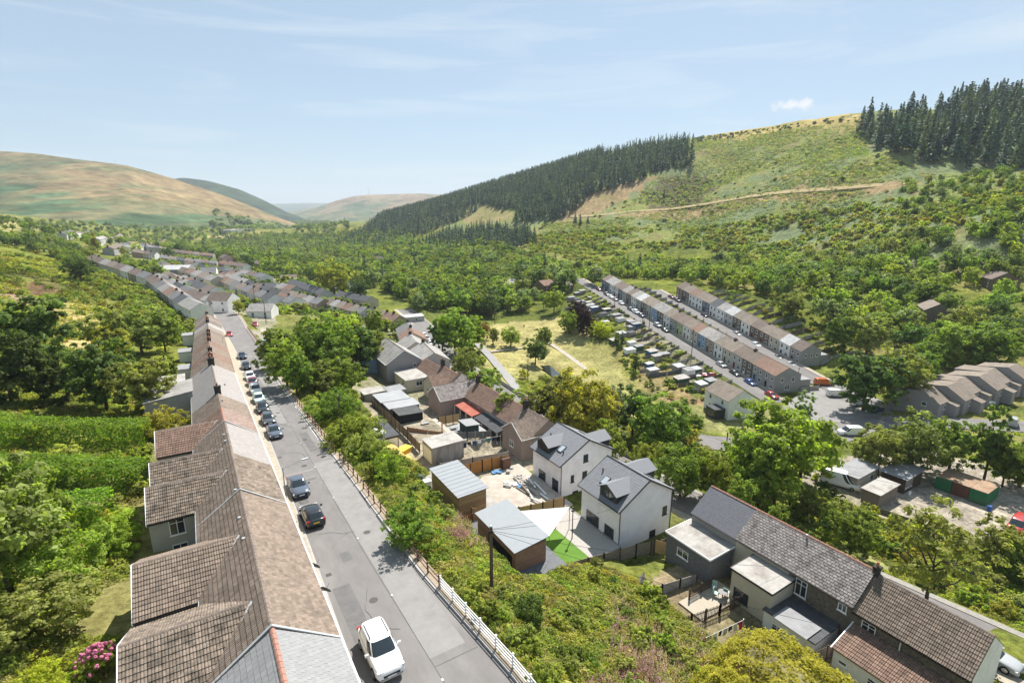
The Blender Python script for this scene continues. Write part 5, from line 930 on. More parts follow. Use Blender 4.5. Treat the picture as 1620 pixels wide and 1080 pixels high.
sB = shed('workshop_shed', 'golden timber workshop with pale blue-grey sheet roof', 23.5, 27.1, 50.0, 58.0, -8.2, 3.0, 3.15, WOOD, SHEET_GREY, ribs=.9, core=WOOD)
e_ = MB(); e_.bar((-1.82, -4.02, 1.5), (1.82, -4.02, 1.5), .03, 3.0); 
s1 = shed('garden_shed', 'large shed with patched pale sheet roof behind the brown house wing', 28.8, 34.4, 95.2, 100.3, -11.3, 2.3, 2.2, WOOD_G, SHEET, ribs=.5); s2 = shed('garden_shed', 'shed with plain pale sheet roof joined to the patched one', 29.1, 34.9, 91.2, 95.0, -11.3, 2.2, 2.1, WOOD_G, SHEET, ribs=.5)
s3 = shed('garden_shed', 'black shed with dark corrugated roof and red item at its door', 29.6, 34.0, 87.2, 91.0, -11.3, 2.2, 2.0, M('black boarding', (.02, .02, .022), .8, .1, 2), SHEET_D, ribs=.35); window(s3, (2.2, -.6, .2), 0, .8, 1.8); rd = MB(); rd.box(2.24, -1.5, .1, 2.4, -1.0, 1.0); rd.build('red_panel', M('red panel', (.6, .03, .04), .5), s3)
s4 = shed('garage', 'concrete panel garage with pale roof and white door', 28.3, 33.6, 69.2, 73.2, -10.8, 2.75, 2.85, W_GAR, FELT_W, boards=False, ov=.12, cat='garage'); gd = MB(); gd.box(-2.70, -1.6, 0, -2.655, 1.6, 2.2); gd.build('garage_door', WHITE_P, s4)
pj = MB()
for i in range(1, 6): pj.box(-2.65 + i * .9, -2.03, -.6, -2.62 + i * .9, -1.995, 2.7)
o = pj.build('panel_joint', W_CONC, s4); o['kind'] = 'stuff'
s5 = shed('garage', 'dark roofed double garage with white doors below the street fence', 21.8, 25.1, 75.2, 82.4, -9.6, 2.2, 2.25, WOOD_D, FELT_D, boards=False, ov=.15, cat='garage')
for i in range(2): gd = MB(); gd.box(-1.5 + i * 1.55, -3.66, .15, -.05 + i * 1.55, -3.61, 1.95); gd.build('garage_door', WHITE_P, s5)
rl = MB(); rl.box(-.9, -1.8, 2.31, .3, .9, 2.33); rl.build('roof_light', M('clear sheet', (.6, .6, .58), .5), s5)
s6 = shed('garden_shed', 'small dark green shed with grey felt roof', 39.3, 41.7, 79.4, 82.4, -12.4, 1.9, 1.7, M('green boarding', (.04, .07, .06), .85, .15, 2), FELT); s7 = shed('garden_shed', 'low white roofed shed at the top of the back gardens', 27.5, 31.6, 102, 105.4, -11.2, 2, 2.1, W_CONC, FELT_W, boards=False); s8 = shed('garden_shed', 'second low shed at the top of the back gardens', 33.0, 36.4, 103, 106.5, -12, 2, 2.1, W_CONC, FELT, boards=False)
# canopies behind the red roofed row
def canopy(label, x0, x1, y0, y1, zb, ha, hb, mat, rib):
    t = thing('canopy', label, 'canopy', (x0, y0, zb)); r = MB(); L_, D = y1 - y0, x1 - x0; r.add([(0, 0, ha), (D, 0, hb), (D, L_, hb), (0, L_, ha), (0, 0, ha + .05), (D, 0, hb + .05), (D, L_, hb + .05), (0, L_, ha + .05)], [(0, 3, 2, 1), (4, 5, 6, 7), (0, 1, 5, 4), (1, 2, 6, 5), (2, 3, 7, 6), (3, 0, 4, 7)]); ro = r.build('roof', mat, t); q = MB(); n = int(L_ / rib)
    for i in range(n): q.bar((0, (i + .5) * rib, ha + .055), (D, (i + .5) * rib, hb + .055), .05, .03)
    q.build('roof_ribs', mat, ro)['kind'] = 'stuff'
    for i in range(4): p = MB(); p.box(.1, i * (L_ - .12) / 3, -1, .22, i * (L_ - .12) / 3 + .12, ha - .005); p.build('post', WHITE_P, t)
canopy('red sheet canopy behind the red roofed row', 43.6, 46.3, 86.0, 94.0, -13.9, 2.0, 2.4, SHEET_RED, .4); canopy('grey felt canopy behind the red roofed row', 43.8, 46.3, 76.6, 85.4, -13.9, 2.0, 2.5, FELT_D, .6)
# yard huts
hut1 = shed('yard_hut', 'cream hut with grey felt roof beside the motorhome', 93.4, 100.6, 38.6, 42.2, -20, 2.6, 2.8, M('cream boarding', (.5, .47, .4), .9, .1, 1, attr='tint'), FELT, ov=.3, group='huts in the yard', cat='hut'); door(hut1, (1.6, -1.81, 0), -math.pi / 2, .9, 1.9, W_GREY)
hut2 = shed('yard_hut', 'brown hut with grey roof and three pale window panels', 99.8, 106.2, 34.0, 37.6, -20, 2.7, 2.9, WOOD_D, FELT, ov=.4, group='huts in the yard', cat='hut'); 
for i in range(3): window(hut2, (-2.5 + i * .9, -1.81, .8), -math.pi / 2, .55, 1.4, bars=0, top=False)
hut3 = shed('yard_hut', 'small hut with pale mossy flat roof in the yard', 91.0, 97.2, 34.0, 36.6, -20, 2.4, 2.5, WOOD_G, FELT_W, ov=.25, group='huts in the yard', cat='hut')
CG = M('green container paint', (.03, .2, .09), .6, .15, 1.5, stain=(.2, .1, .06), samt=.35); CB = M('rust brown container', (.16, .08, .055), .8, .2, 2)
for i, (y0, mt, lb) in enumerate(((29.8, CG, 'green container farthest from the yard entrance'), (27.4, CB, 'rusty brown container between two green ones'), (25.0, CG, 'green container nearest the blue drum'))):
    t = thing('container', lb, 'container', (106.6, y0, -20), 0, 'containers in the yard'); b = MB(); b.box(0, 0, .1, 5.2, 2.3, 2.35); b.build('body', mt, t); q = MB()
    for k in range(9): q.box(-.04, .15 + k * .23, .15, -.002, .27 + k * .23, 2.3)
    q.build('door_ribs', mt, t)['kind'] = 'stuff'; r = MB(); r.box(-.06, -.03, 2.355, 5.25, 2.33, 2.42); r.build('roof', M('rusty flat roof', (.36, .25, .17), .95, .25, 1, stain=(.2, .1, .06), samt=.5), t)
bd = MB(); bd.tube((0, 0, 0), (0, 0, .9), .3, .3, 14); bd.tube((0, 0, .3), (0, 0, .33), .315, .315, 14); bd.tube((0, 0, .6), (0, 0, .63), .315, .315, 14); o = bd.build('drum', M('blue plastic', (.03, .12, .4), .5)); o.location = (105.6, 24.2, -20); tag(o, 'blue drum at the corner of the green containers', 'drum')
ty = MB()
for k in range(16): a, b = 2 * math.pi * k / 16, 2 * math.pi * (k + 1) / 16; ty.tube((.32 * math.cos(a), 0, .42 + .32 * math.sin(a)), (.32 * math.cos(b), 0, .42 + .32 * math.sin(b)), .1, .1, 6)
o = ty.build('tyre', WHITE_P); o.location = (100.2, 33.2, -20); tag(o, 'white painted tyre leaning by the brown hut', 'tyre')
# ---- fences
def panel_fence(name, label, pts, h, mat, post=WOOD_D, step=1.85, boards=None, drape=True, th=.05, dz=0., gap=0.):
    """posts and panels along a line; every panel and post a part"""
    o = Vector(pts[0]); t = thing(name, label, 'fence', o); 
    for a, b in zip(pts[:-1], pts[1:]):
        a, b = Vector(a), Vector(b); L_ = (b - a).length; n = max(1, round(L_ / step)); d = (b - a) / n
        for i in range(n + 1):
            p = a + d * i; pb = MB(); q = p - o; pb.box(q.x - .06, q.y - .06, q.z - .8, q.x + .06, q.y + .06, q.z + h + .08); pb.build('post', post, t)
            if i < n:
                r = p + d * .05 - o; s = p + d * .95 - o; m = MB()
                if boards:   # upright pales
                    k = max(2, int((s - r).length / boards))
                    for j in range(k): c = r + (s - r) * ((j + .5) / k); m.bar(c + Vector((0, 0, .05)), c + Vector((0, 0, h - .02 * (j % 3))), .02, boards * (1 - gap), up=(d.y, -d.x, 0) if False else d.normalized())
                    m.bar(r + Vector((0, 0, h * .25)), s + Vector((0, 0, h * .25)), .04, .07); m.bar(r + Vector((0, 0, h * .8)), s + Vector((0, 0, h * .8)), .04, .07); m.build('panel', mat, t)
                else:
                    for j in range(6): z_ = h * (j + .5) / 6; m.bar(r + Vector((0, 0, z_)), s + Vector((0, 0, z_)), .03 + .012 * (j % 2), h / 6 - .01)
                    m.build('panel', mat, t)
    return t
panel_fence('timber_fence', 'golden board fence between the workshop yard and the lawn', [(24.6, 49.0, -8.6), (29.2, 48.8, -10.2), (34.4, 48.5, -10.7), (37.6, 48.3, -10.8)], 2.2, WOOD, boards=.15); panel_fence('timber_fence', 'bright orange fence along the far side of the gravel yard', [(29.8, 63.4, -10.9), (33.8, 63.4, -10.9), (38.6, 63.3, -11.2)], 2.0, WOOD_O, boards=.15)
panel_fence('timber_fence', 'dark fence along the foot of the bank beside the workshop', [(21.8, 62.6, -9.0), (22.1, 56.5, -8.6), (22.3, 51, -8.4), (22.4, 46, -8.3), (22.6, 40.5, -8.2)], 1.3, WOOD_G, boards=.15); panel_fence('timber_fence', 'short reddish fence panel between workshop and long shed', [(22.4, 48.6, -8.3), (24.4, 48.4, -8.3)], 1.5, M('red brown fence stain', (.3, .12, .07), .9, .2, 3), boards=.15)
panel_fence('timber_fence', 'long weathered fence in front of the patched sheds', [(28.0, 99, -11.1), (28.2, 92, -10.9), (28.3, 86, -10.8), (28.3, 80, -10.7), (28.1, 74, -10.7)], 1.7, WOOD_G, boards=.15); panel_fence('timber_fence', 'weathered fence between overgrown plot and the nearer white house', [(31.0, 38.2, -10.8), (35.0, 37.6, -10.9), (39.5, 37.2, -11.2), (43.4, 36.4, -11.4)], 1.5, WOOD_G)
panel_fence('timber_fence', 'newer golden panel fence against the block extension', [(41.8, 36.6, -11.2), (42.6, 35.2, -11.2)], 1.7, WOOD, boards=.15)
panel_fence('block_wall', 'stepped concrete panel wall with brick posts beside the overgrown plot', [(34.4, 31.2, -10.6), (36.9, 30.9, -10.8), (39.2, 30.6, -10.9), (41.4, 30.3, -11)], 1.2, W_CONC, BRICK, th=.1); panel_fence('picket_fence', 'dark picket fence across the top of the decked yard', [(38.6, 28.9, -10.7), (42.2, 28.9, -10.8)], 1.2, WOOD_D, boards=.16, gap=.5); panel_fence('picket_fence', 'long dark picket fence beside the washing line', [(33.4, 26.9, -10.5), (36.0, 26.5, -10.7), (39.5, 26.0, -10.8), (43.0, 25.6, -10.8)], 1.25, WOOD_D, boards=.16, gap=.5)
panel_fence('picket_fence', 'grey timber fence beside the dark flat extension', [(41.4, 18.0, -10.9), (44.6, 17.6, -11)], 1.6, WOOD_G, boards=.16, gap=.25); panel_fence('timber_fence', 'small panel fence among the patios of the red roofed row', [(36.4, 85.4, -11.8), (41.0, 85.8, -12.2)], 1.6, WOOD, boards=.15); panel_fence('brick_wall', 'low orange brick walls round the stepped patio', [(29.6, 83.6, -11.0), (32.2, 80.8, -11.2), (34.4, 79.2, -11.4), (36.6, 84.2, -11.6)], 1.0, M('orange brick', (.4, .22, .13), .95, .2, 6), BRICK); panel_fence('brick_wall', 'grey block wall beside the small green shed', [(34.6, 78.4, -11.6), (38.4, 77.6, -12), (43.0, 77.2, -12.6)], 1.2, W_BLOCK, W_CONC); panel_fence('stone_wall', 'dark retaining wall below the garage', [(28.4, 66.6, -10.8), (33.5, 66.0, -10.9), (39.5, 65.4, -11.2)], 1.4, W_CONC, W_CONC)
panel_fence('stone_wall', 'low wall along the right side of the lower street bend', [tuple(p + Vector((0, 0, -.1))) for p in side(LW, 3.9)[24:44:4]], 1.1, W_CONC, W_CONC, step=3.); panel_fence('timber_fence', 'post and wire fence at the yard entrance', [(86, 34, -18.5), (88.5, 27, -19), (92, 20.5, -19.6)], 1.1, WOOD_G, step=3.)
# garden plots on the near side of the terrace street
gp = random.Random(21); ns = 0
SHW = [(WHITE_P, 'white'), (W_GREY, 'grey'), (WOOD_G, 'brown'), (M('green shed paint', (.06, .12, .08), .8), 'green'), (W_CONC, 'concrete'), (M('blue shed paint', (.08, .16, .3), .8), 'blue')]
for i in range(24):
    s_ = 8 + i * 4.9; q0 = T1A + T1D * s_ + T1N * 7.4; dep = gp.uniform(11, 19); q1 = q0 + T1N * dep
    if i % 1 == 0:
        pts_ = [tuple(Vector((q.x, q.y, hz(q.x, q.y) - .15))) for q in (q0, q0 + T1N * dep * .5, q1)]; panel_fence('garden_wall', f'garden wall {ordn(i)} from the near end of the plots below the long terrace', pts_, gp.uniform(.9, 1.4), [W_CONC, W_STONE, WOOD_G, W_BLOCK][i % 4], W_CONC, step=3.2)
    for k in range(gp.choice((1, 2, 2))):
        c_ = q0 + T1N * gp.uniform(2.5, dep - 2) + T1D * gp.uniform(1.6, 3.4); wm, wn = gp.choice(SHW); rf_ = gp.choice((FELT_W, FELT, FELT_D, SHEET, FELT)); z_ = hz(c_.x, c_.y); a_, b_ = gp.uniform(1.1, 1.7), gp.uniform(1.1, 1.8)
        t_ = shed('garden_shed', f'{wn} shed {["nearer the street", "farther down"][k]} in the {ordn(i)} plot below the long terrace', c_.x - a_, c_.x + a_, c_.y - b_, c_.y + b_, z_ - .3, 2.0, 2.3, wm, rf_, boards=False, ov=.15, group='sheds below the long terrace'); t_.rotation_euler.z = a1; HPX.append((c_.x, c_.y))
    if i % 3 == 0:
        c_ = q0 + T1N * gp.uniform(1.5, 5) + T1D * 2.4; b = MB(); b.box(-1.7, -2.2, -.5, 1.7, 2.2, .06); o = b.build('garden_patio', gp.choice((SLABS, DUST, W_CONC))); o.location = (c_.x, c_.y, hz(c_.x, c_.y) + .05); o.rotation_euler = (0, 0, a1); o['kind'] = 'structure'
# yards behind both terraces
for (A_, D_, N_, n_, hl_, dep_, ln_, nm_) in ((T1A, T1D, T1N, 26, T1L / 26, 8.0, 6.0, 'the long terrace'), (T2A, T2D, T2N, 15, T2L / 15, 7.6, 14.0, 'the upper terrace')):
    for i in range(n_):
        q0 = A_ + D_ * (i * hl_) - N_ * (dep_ + .3); q1 = q0 - N_ * ln_; pts_ = [tuple(Vector((q.x, q.y, hz(q.x, q.y) - .1))) for q in (q0, (q0 + q1) / 2, q1)]; panel_fence('yard_wall', f'yard wall behind {nm_}, {ordn(i)} from its near end', pts_, 1.4, [W_CONC, W_STONE, W_GREY][i % 3], W_CONC, step=3.5)
# ---- street railing: posts and rails each a part
def railing(name, label, y0, y1, step, mat, rails, ph, x=13.72, sq=.11, lean=0., rail_h=.09):
    t = thing(name, label, 'fence', (x, y0, base_z(y0))); n = int((y1 - y0) / step); rr_ = random.Random(int(y0)); tops = []
    def xr(y): return float(np.interp(y, [p[1] for p in UR], [p[0] for p in UR])) + .45
    for i in range(n + 1):
        y_ = y0 + i * step; p = Vector((xr(y_) - x, y_ - y0, base_z(y_) - base_z(y0))); l = Vector((rr_.uniform(-lean, lean), rr_.uniform(-lean, lean), 0)); b = MB(); b.bar(p + Vector((0, 0, -.3)), p + l + Vector((0, 0, ph)), sq, sq, up=(0, 1, 0)); b.build('post', mat, t); tops.append((p, l))
    for i in range(n):
        for rh in rails:
            if lean and rr_.random() < .1: continue
            (p, l), (q, m) = tops[i], tops[i + 1]; b = MB(); b.bar(p + l * rh / ph + Vector((-.07, 0, rh)), q + m * rh / ph + Vector((-.07, 0, rh)), .035, rail_h); b.build('rail', mat, t)
    return t
railing('street_railing', 'rusty brown post and rail fence along the near upper street', 32.2, 61.5, 1.95, RUST, (.45, .9), 1.08, lean=.06); railing('street_railing', 'rusty brown fence along the middle of the upper street under the bushes', 63.5, 92, 1.95, RUST, (.45, .9), 1.08, lean=.06); railing('street_railing', 'white post and rail fence at the bottom of the upper street', 13, 32.0, 1.9, WHITE_P, (.25, .5, .75, 1.0), 1.1, rail_h=.11); railing('street_railing', 'brown fence far along the upper street past the dark tree', 150, 186, 2.4, RUST, (.5, .95), 1.05)
# ---- poles, lamps, cables
def pole(label, px_, top, base, arm=0, pt=None, r=.13):
    if pt is None: p, h = by_px0(px_, top, base)
    else: p, h = Vector(pt[:3]), pt[3]
    t = thing('utility_pole', label, 'pole', tuple(p), 0); b = MB(); b.tube((0, 0, -.8), (0, 0, h), r, r * .72, 9); b.build('shaft', POLEW, t)
    c = MB(); c.tube((0, 0, h), (0, 0, h + .06), r * .8, r * .5, 9); c.build('cap', STEEL, t)
    if arm: a = MB(); a.bar((-arm / 2, -.3 * arm / 2, h - .25), (arm / 2, .3 * arm / 2, h - .25), .1, .12); x_ = a.build('crossarm', POLEW, t); [MB().tube((s * arm * .42, s * .3 * arm * .42, h - .18), (s * arm * .42, s * .3 * arm * .42, h + .05), .04, .05, 6).build('insulator', BLACK, x_) for s in (-1, 0, 1)]
    else:
        q = MB(); q.box(-.14, -.14, h - .55, .14, .14, h - .4); q.build('terminal_box', BLACK, t)
    return p + Vector((0, 0, h))
def by_px0(px, top, base):
    p = G(px, base); d = math.hypot(p.x, p.y); r1 = ray(px, top); k = math.hypot(r1[0], r1[1]); return p, max(2., HCAM + r1[2] * d / k - p.z)
P1 = pole('tall wooden pole standing in the bank beside the long shed', 778, 832, 957, r=.17); P2 = pole('pole in the roadside clump by the willowherb', 457, 528, 600); P3 = pole('second pole behind the roadside clump', 480, 537, 580); P4 = pole('pole rising from the bushes opposite the line of parked cars', 541, 625, 700)
P5 = pole('pole with crossarm in the middle of the park', 835, 562, 604, 1.8); P6 = pole('left pole of the pair by the cross road', 1051, 669, 704); P7 = pole('right pole of the pair with crossarm by the cross road', 1064, 658, 707, 2.0); P8 = pole('pole behind the white houses on the lower street', 974, 640, 720); P9 = pole('short pole in the gravel of the nearer white house', 905, 802, 852, r=.07); P10 = pole('pole before the far end of the long terrace', 972, 453, 483); P11 = pole('pole halfway along the long terrace', 1027, 483, 518); P12 = pole('pole toward the near end of the long terrace', 1094, 520, 562); P13 = pole('thin pole at the shop corner of the long terrace', 1261, 580, 607, r=.09); P14 = pole('bare pole on the left slope above the hedges', 90, 527, 566); P15 = pole('pole at the far end of the upper street near the white house', 405, 452, 492); P16 = pole('second pole at the far end of the upper street', 421, 478, 510); P17 = pole('pole at the bend of the lower street', 706, 513, 545); P18 = pole('pole beside the park path', 737, 548, 590, r=.09); P19 = pole('pole in the trees at the back of the park', 783, 470, 515, 1.8); P20 = pole('pole before the upper terrace', 1113, 484, 503, r=.09); P21 = pole('pole at the left edge of the bright tree by the cross road', 1146, 682, 735)
def lamp_post(label, p, h, arm, adir):
    t = thing('street_lamp', label, 'street lamp', p); b = MB(); b.tube((0, 0, -.3), (0, 0, h), .07, .05, 9); b.tube((0, 0, -.3), (0, 0, 1.1), .1, .1, 9); b.build('column', STEEL, t); a = MB(); d = Vector(adir).normalized(); a.tube((0, 0, h - .05), d * arm + Vector((0, 0, h + .28)), .035, .03, 7); a.build('arm', STEEL, t); q = MB(); e = d * arm + Vector((0, 0, h + .28)); q.bar(e - d * .1, e + d * .55, .22, .1); lm = q.build('lantern', M('lantern grey', (.5, .52, .52), .4), t); g = MB(); g.bar(e + Vector((0, 0, -.065)), e + d * .5 + Vector((0, 0, -.065)), .16, .03); g.build('lens', LAMPW, lm)
lamp_post('steel street lamp reaching over the dark saloon', (5.3, 50.4, base_z(50) + .1), 5.0, 1.9, (1, .12, 0)); lamp_post('steel street lamp beside the dark double garage', (22.3, 73.4, -9.4), 6.0, .6, (-1, 0, 0)); lamp_post('street lamp among the cars of the far upper street', (4.9, 139, base_z(139)), 5.2, 1.2, (1, 0, 0))
def cable(label, a, b, sag=.8, r=.014, grp='overhead cables'):
    a, b = Vector(a), Vector(b); n = 14; m = MB(); pts = [a + (b - a) * (i / n) + Vector((0, 0, -4 * sag * (i / n) * (1 - i / n))) for i in range(n + 1)]
    for p, q in zip(pts[:-1], pts[1:]): m.tube(p - a, q - a, r, r, 4, False)
    o = m.build('overhead_cable', BLACK); o.location = a; tag(o, label, 'cable', grp)
CBM = M('pale cable', (.35, .35, .35), .6)
cable('cable running from the pole pair across the trees towards the lower right', P6, (88, 8, -8), 1.5, .022); cable('cable from the bank pole to the nearer white house', P1 - Vector((0, 0, .3)), (38.7, 40, -6.2), .5); cable('cable from the bank pole to the slate roofed row', P1 - Vector((0, 0, .35)), (45.8, 24, -6.6), .6); cable('cable from the bank pole to the short gravel pole', P1 - Vector((0, 0, .25)), P9, .4); cable('cable from the bank pole to the brown end house', P1 - Vector((0, 0, .4)), (45.9, 13, -6.8), .6); cable('cable between the two poles of the roadside clump', P2, P3, .3); cable('cable from the clump pole down to the grey gabled house', P3, (40, 121.4, -9), .8); cable('cable between the park pole and the pole by the path', P5, P18, 1.0); cable('cable from the park pole to the trees at its back', P5, P19, 1.4); cable('cable along the long terrace between its two far poles', P10, P11, .8); cable('cable along the long terrace between its two near poles', P11, P12, .8); cable('cable from the pole behind the white houses to the pole pair', P8, P6, .8); cable('cable from the street bend pole to the grey gabled house', P17, (47.5, 128, -9), .6)
# ---- garden surfaces and contents
rect_sheet('gravel_yard', 29.35, 39.8, 49.3, 62.8, -10.82, DUST, .3); rect_sheet('garden_gravel', 34.2, 38.4, 38.6, 48.2, -10.5, M('white gravel', (.42, .39, .36), 1, .3, 6, bump=.4, bscale=30), .3); rect_sheet('lawn', 28.4, 34.1, 38.6, 48.2, -10.42, LAWN, .3); rect_sheet('patio', 38.45, 38.58, 38.6, 48.2, -10.46, SLABS, .3); rect_sheet('shed_base', 22.7, 29.2, 36.6, 48.3, -7.93, W_BLOCK, .3); rect_sheet('workshop_base', 22.4, 29.2, 48.6, 62.0, -8.14, W_CONC, .3); rect_sheet('deck', 37.4, 43.4, 26.3, 29.2, -10.65, M('pale decking', (.42, .37, .29), .9, .15, 3, stretch=(1, 6, 1)), .3); rect_sheet('patio', 29.8, 36.5, 78.8, 87.0, -11.02, M('pale patio', (.45, .41, .35), .95, .15, 1.5), .6); rect_sheet('patio', 36.7, 43.3, 78, 85.2, -12.3, SLABS, .6); rect_sheet('back_lawn', -14, -5.8, 83.5, 90.5, base_z(86) + .45, M('clipped lawn', (.12, .2, .04), 1, .2, 1), .8)
ss = MB(); c4_ = [Vector((29.0, 47.2, -7.4)), Vector((35.6, 44.6, -7.5)), Vector((30.9, 42.2, -8.4)), Vector((27.9, 44.6, -5.8))]; n = 10
gridp = []
for i in range(n + 1):
    for j in range(n + 1): u, v = i / n, j / n; p = c4_[0] * (1 - u) * (1 - v) + c4_[1] * u * (1 - v) + c4_[2] * u * v + c4_[3] * (1 - u) * v; p = p + Vector((0, 0, -.55 * math.sin(math.pi * u) * math.sin(math.pi * v))); gridp.append(p - c4_[0])
ss.add(gridp, [(i * (n + 1) + j, i * (n + 1) + j + 1, (i + 1) * (n + 1) + j + 1, (i + 1) * (n + 1) + j) for i in range(n) for j in range(n)]); so = ss.build('sail', M('white sail cloth', (.78, .78, .78), .9, .05, 1, trans=.25), None, True); st_ = thing('shade_sail', 'white shade sail stretched over the lawn beside the long shed', 'shade sail', tuple(c4_[0])); so.parent = st_
for c in c4_[:3]: b = MB(); q = c - c4_[0]; b.tube((q.x, q.y, -10.5 - c4_[0].z), (q.x, q.y, q.z), .045, .04, 8); b.build('pole', STEEL, st_)
lg = thing('sun_lounger', 'white plastic sun lounger by the golden board fence', 'lounger', (32.8, 47.6, -10.42), .3); b = MB(); b.box(-.32, -.9, .28, .32, .35, .34); b.build('seat', WHITE_P, lg); b = MB(); b.add([(-.32, .35, .3), (.32, .35, .3), (.32, 1.0, .85), (-.32, 1.0, .85), (-.32, .38, .25), (.32, .38, .25), (.32, 1.04, .8), (-.32, 1.04, .8)], [(0, 1, 2, 3), (7, 6, 5, 4), (0, 4, 5, 1), (1, 5, 6, 2), (2, 6, 7, 3), (3, 7, 4, 0)]); b.build('backrest', WHITE_P, lg)
for sx in (-.28, .28):
    for sy in (-.8, .3): b = MB(); b.box(sx - .03, sy - .03, 0, sx + .03, sy + .03, .278); b.build('leg', WHITE_P, lg)
bq = thing('garden_sofa', 'black garden sofa at the edge of the lawn', 'sofa', (33.4, 45.6, -10.42), .4); b = MB(); b.box(-.9, -.4, 0, .9, .4, .4); b.build('seat', BLACK, bq); b = MB(); b.box(-.9, .3, .4, .9, .5, .85); b.build('backrest', BLACK, bq); b = MB(); b.box(-.85, -.38, .402, .85, .29, .5); b.build('cushion', W_GREY, bq)
# building rubbish in the gravel yard
rb = random.Random(4)
for i in range(16): L_ = rb.uniform(1.8, 3.8); b = MB(); b.box(-L_ / 2, -.11, 0, L_ / 2, .11, .07 + .05 * (i % 2)); o = b.build('plank', [WHITE_P, W_CONC, WOOD_G, W_PALE][i % 4]); o.location = (rb.uniform(35.6, 38.6), rb.uniform(50.3, 58.2), -10.8 + .075 * (i % 5)); o.rotation_euler = (0, 0, math.pi / 2 + rb.uniform(-.35, .35)); tag(o, 'one of the pale planks strewn beside the farther white house', 'plank', 'planks strewn in the gravel yard')
for i in range(14): s = rb.uniform(.25, .6); b = MB(); b.box(-s, -s * .7, 0, s, s * .7, s * rb.uniform(.4, .9)); o = b.build('building_block', [W_CONC, WHITE_P, W_GREY, M('blue sack', (.1, .25, .45), .7)][i % 4]); o.location = (rb.uniform(34.6, 38.4), rb.uniform(56.5, 62.2), -10.82); o.rotation_euler = (0, 0, rb.uniform(0, 3)); tag(o, 'one of the blocks and sacks heaped at the back of the gravel yard', 'rubble', 'rubble heaped in the gravel yard')
wp = thing('wooden_cabinet', 'dark wooden cabinet at the end of the orange fence', 'cabinet', (37.4, 62.6, -10.82)); b = MB(); b.box(-.7, -.3, 0, .7, .3, 1.6); b.build('carcass', WOOD_D, wp); b = MB(); b.box(-.62, -.34, .1, .62, -.302, 1.5); b.build('door', BRICK, wp)
sk = thing('skip', 'yellow tipped skip on the dry grass by the garage', 'skip', (25.4, 73.6, -9.9), .5); b = MB(); b.add([(-.8, -.5, 0), (.8, -.5, 0), (.8, .5, 0), (-.8, .5, 0), (-1.1, -.7, .9), (1.1, -.7, .9), (1.1, .7, .9), (-1.1, .7, .9)], [(0, 3, 2, 1), (0, 1, 5, 4), (1, 2, 6, 5), (2, 3, 7, 6), (3, 0, 4, 7)]); b.build('tub', M('yellow skip paint', (.7, .42, .02), .6, .1, 2), sk); b = MB(); b.box(-1.14, -.74, .9, 1.14, .74, .96); b.build('load', M('yellow sheet', (.72, .5, .05), .7), sk)
# washing lines
def washing(label, a, b, n, seed, cols):
    t = thing('washing_line', label, 'washing line', tuple(a)); a, b = Vector(a), Vector(b); d = b - a; m = MB(); m.tube((0, 0, 0), d, .012, .012, 4, False); m.build('line', WHITE_P, t)
    for p in (Vector((0, 0, 0)), d): q = MB(); q.tube(p + Vector((0, 0, -2.3)), p + Vector((0, 0, .1)), .04, .04, 7); q.build('line_post', STEEL, t)
    out = []; r = random.Random(seed)
    for i in range(n):
        u = (i + .5) / n; w_ = d.length / n * r.uniform(.55, .85); h_ = r.uniform(.5, .95); c = a + d * u; dn = d.normalized(); vs = []
        for k in range(5):
            for j in range(4): vs.append(dn * ((k / 4 - .5) * w_) + Vector((0, 0, -h_ * j / 3)) + Vector((-dn.y, dn.x, 0)) * (.04 * math.sin(k * 1.7 + j + i)))
        m = MB(); m.add(vs, [(k * 4 + j, k * 4 + j + 1, k * 4 + 5 + j, k * 4 + 4 + j) for k in range(4) for j in range(3)]); cn, cc = cols[i % len(cols)]; o = m.build('laundry', M('cloth ' + cn, cc, .9, .05, 2)); o.location = c; tag(o, f'{cn} laundry, {ordn(i)} from the left on the {label.split(" with")[0]}', 'laundry', 'laundry on the ' + label.split(' with')[0])
washing('washing line above the golden shrub with coloured laundry', (33.0, 23.6, -8.7), (38.6, 23.0, -8.6), 9, 1, [('mauve', (.35, .2, .3)), ('dark red', (.3, .05, .05)), ('teal', (.02, .22, .28)), ('white', (.7, .7, .7)), ('navy', (.03, .03, .08)), ('pale grey', (.5, .5, .52)), ('dark blue', (.05, .06, .14)), ('cream', (.6, .58, .5)), ('bright red', (.55, .02, .03))]); washing('washing line behind the garage with dark laundry', (33.9, 70.5, -9.0), (42.0, 72.0, -10.2), 8, 2, [('navy', (.02, .02, .06)), ('black', (.02, .02, .02)), ('blue', (.05, .08, .2)), ('white', (.7, .7, .7)), ('grey', (.3, .3, .32)), ('teal green', (.02, .25, .25))])
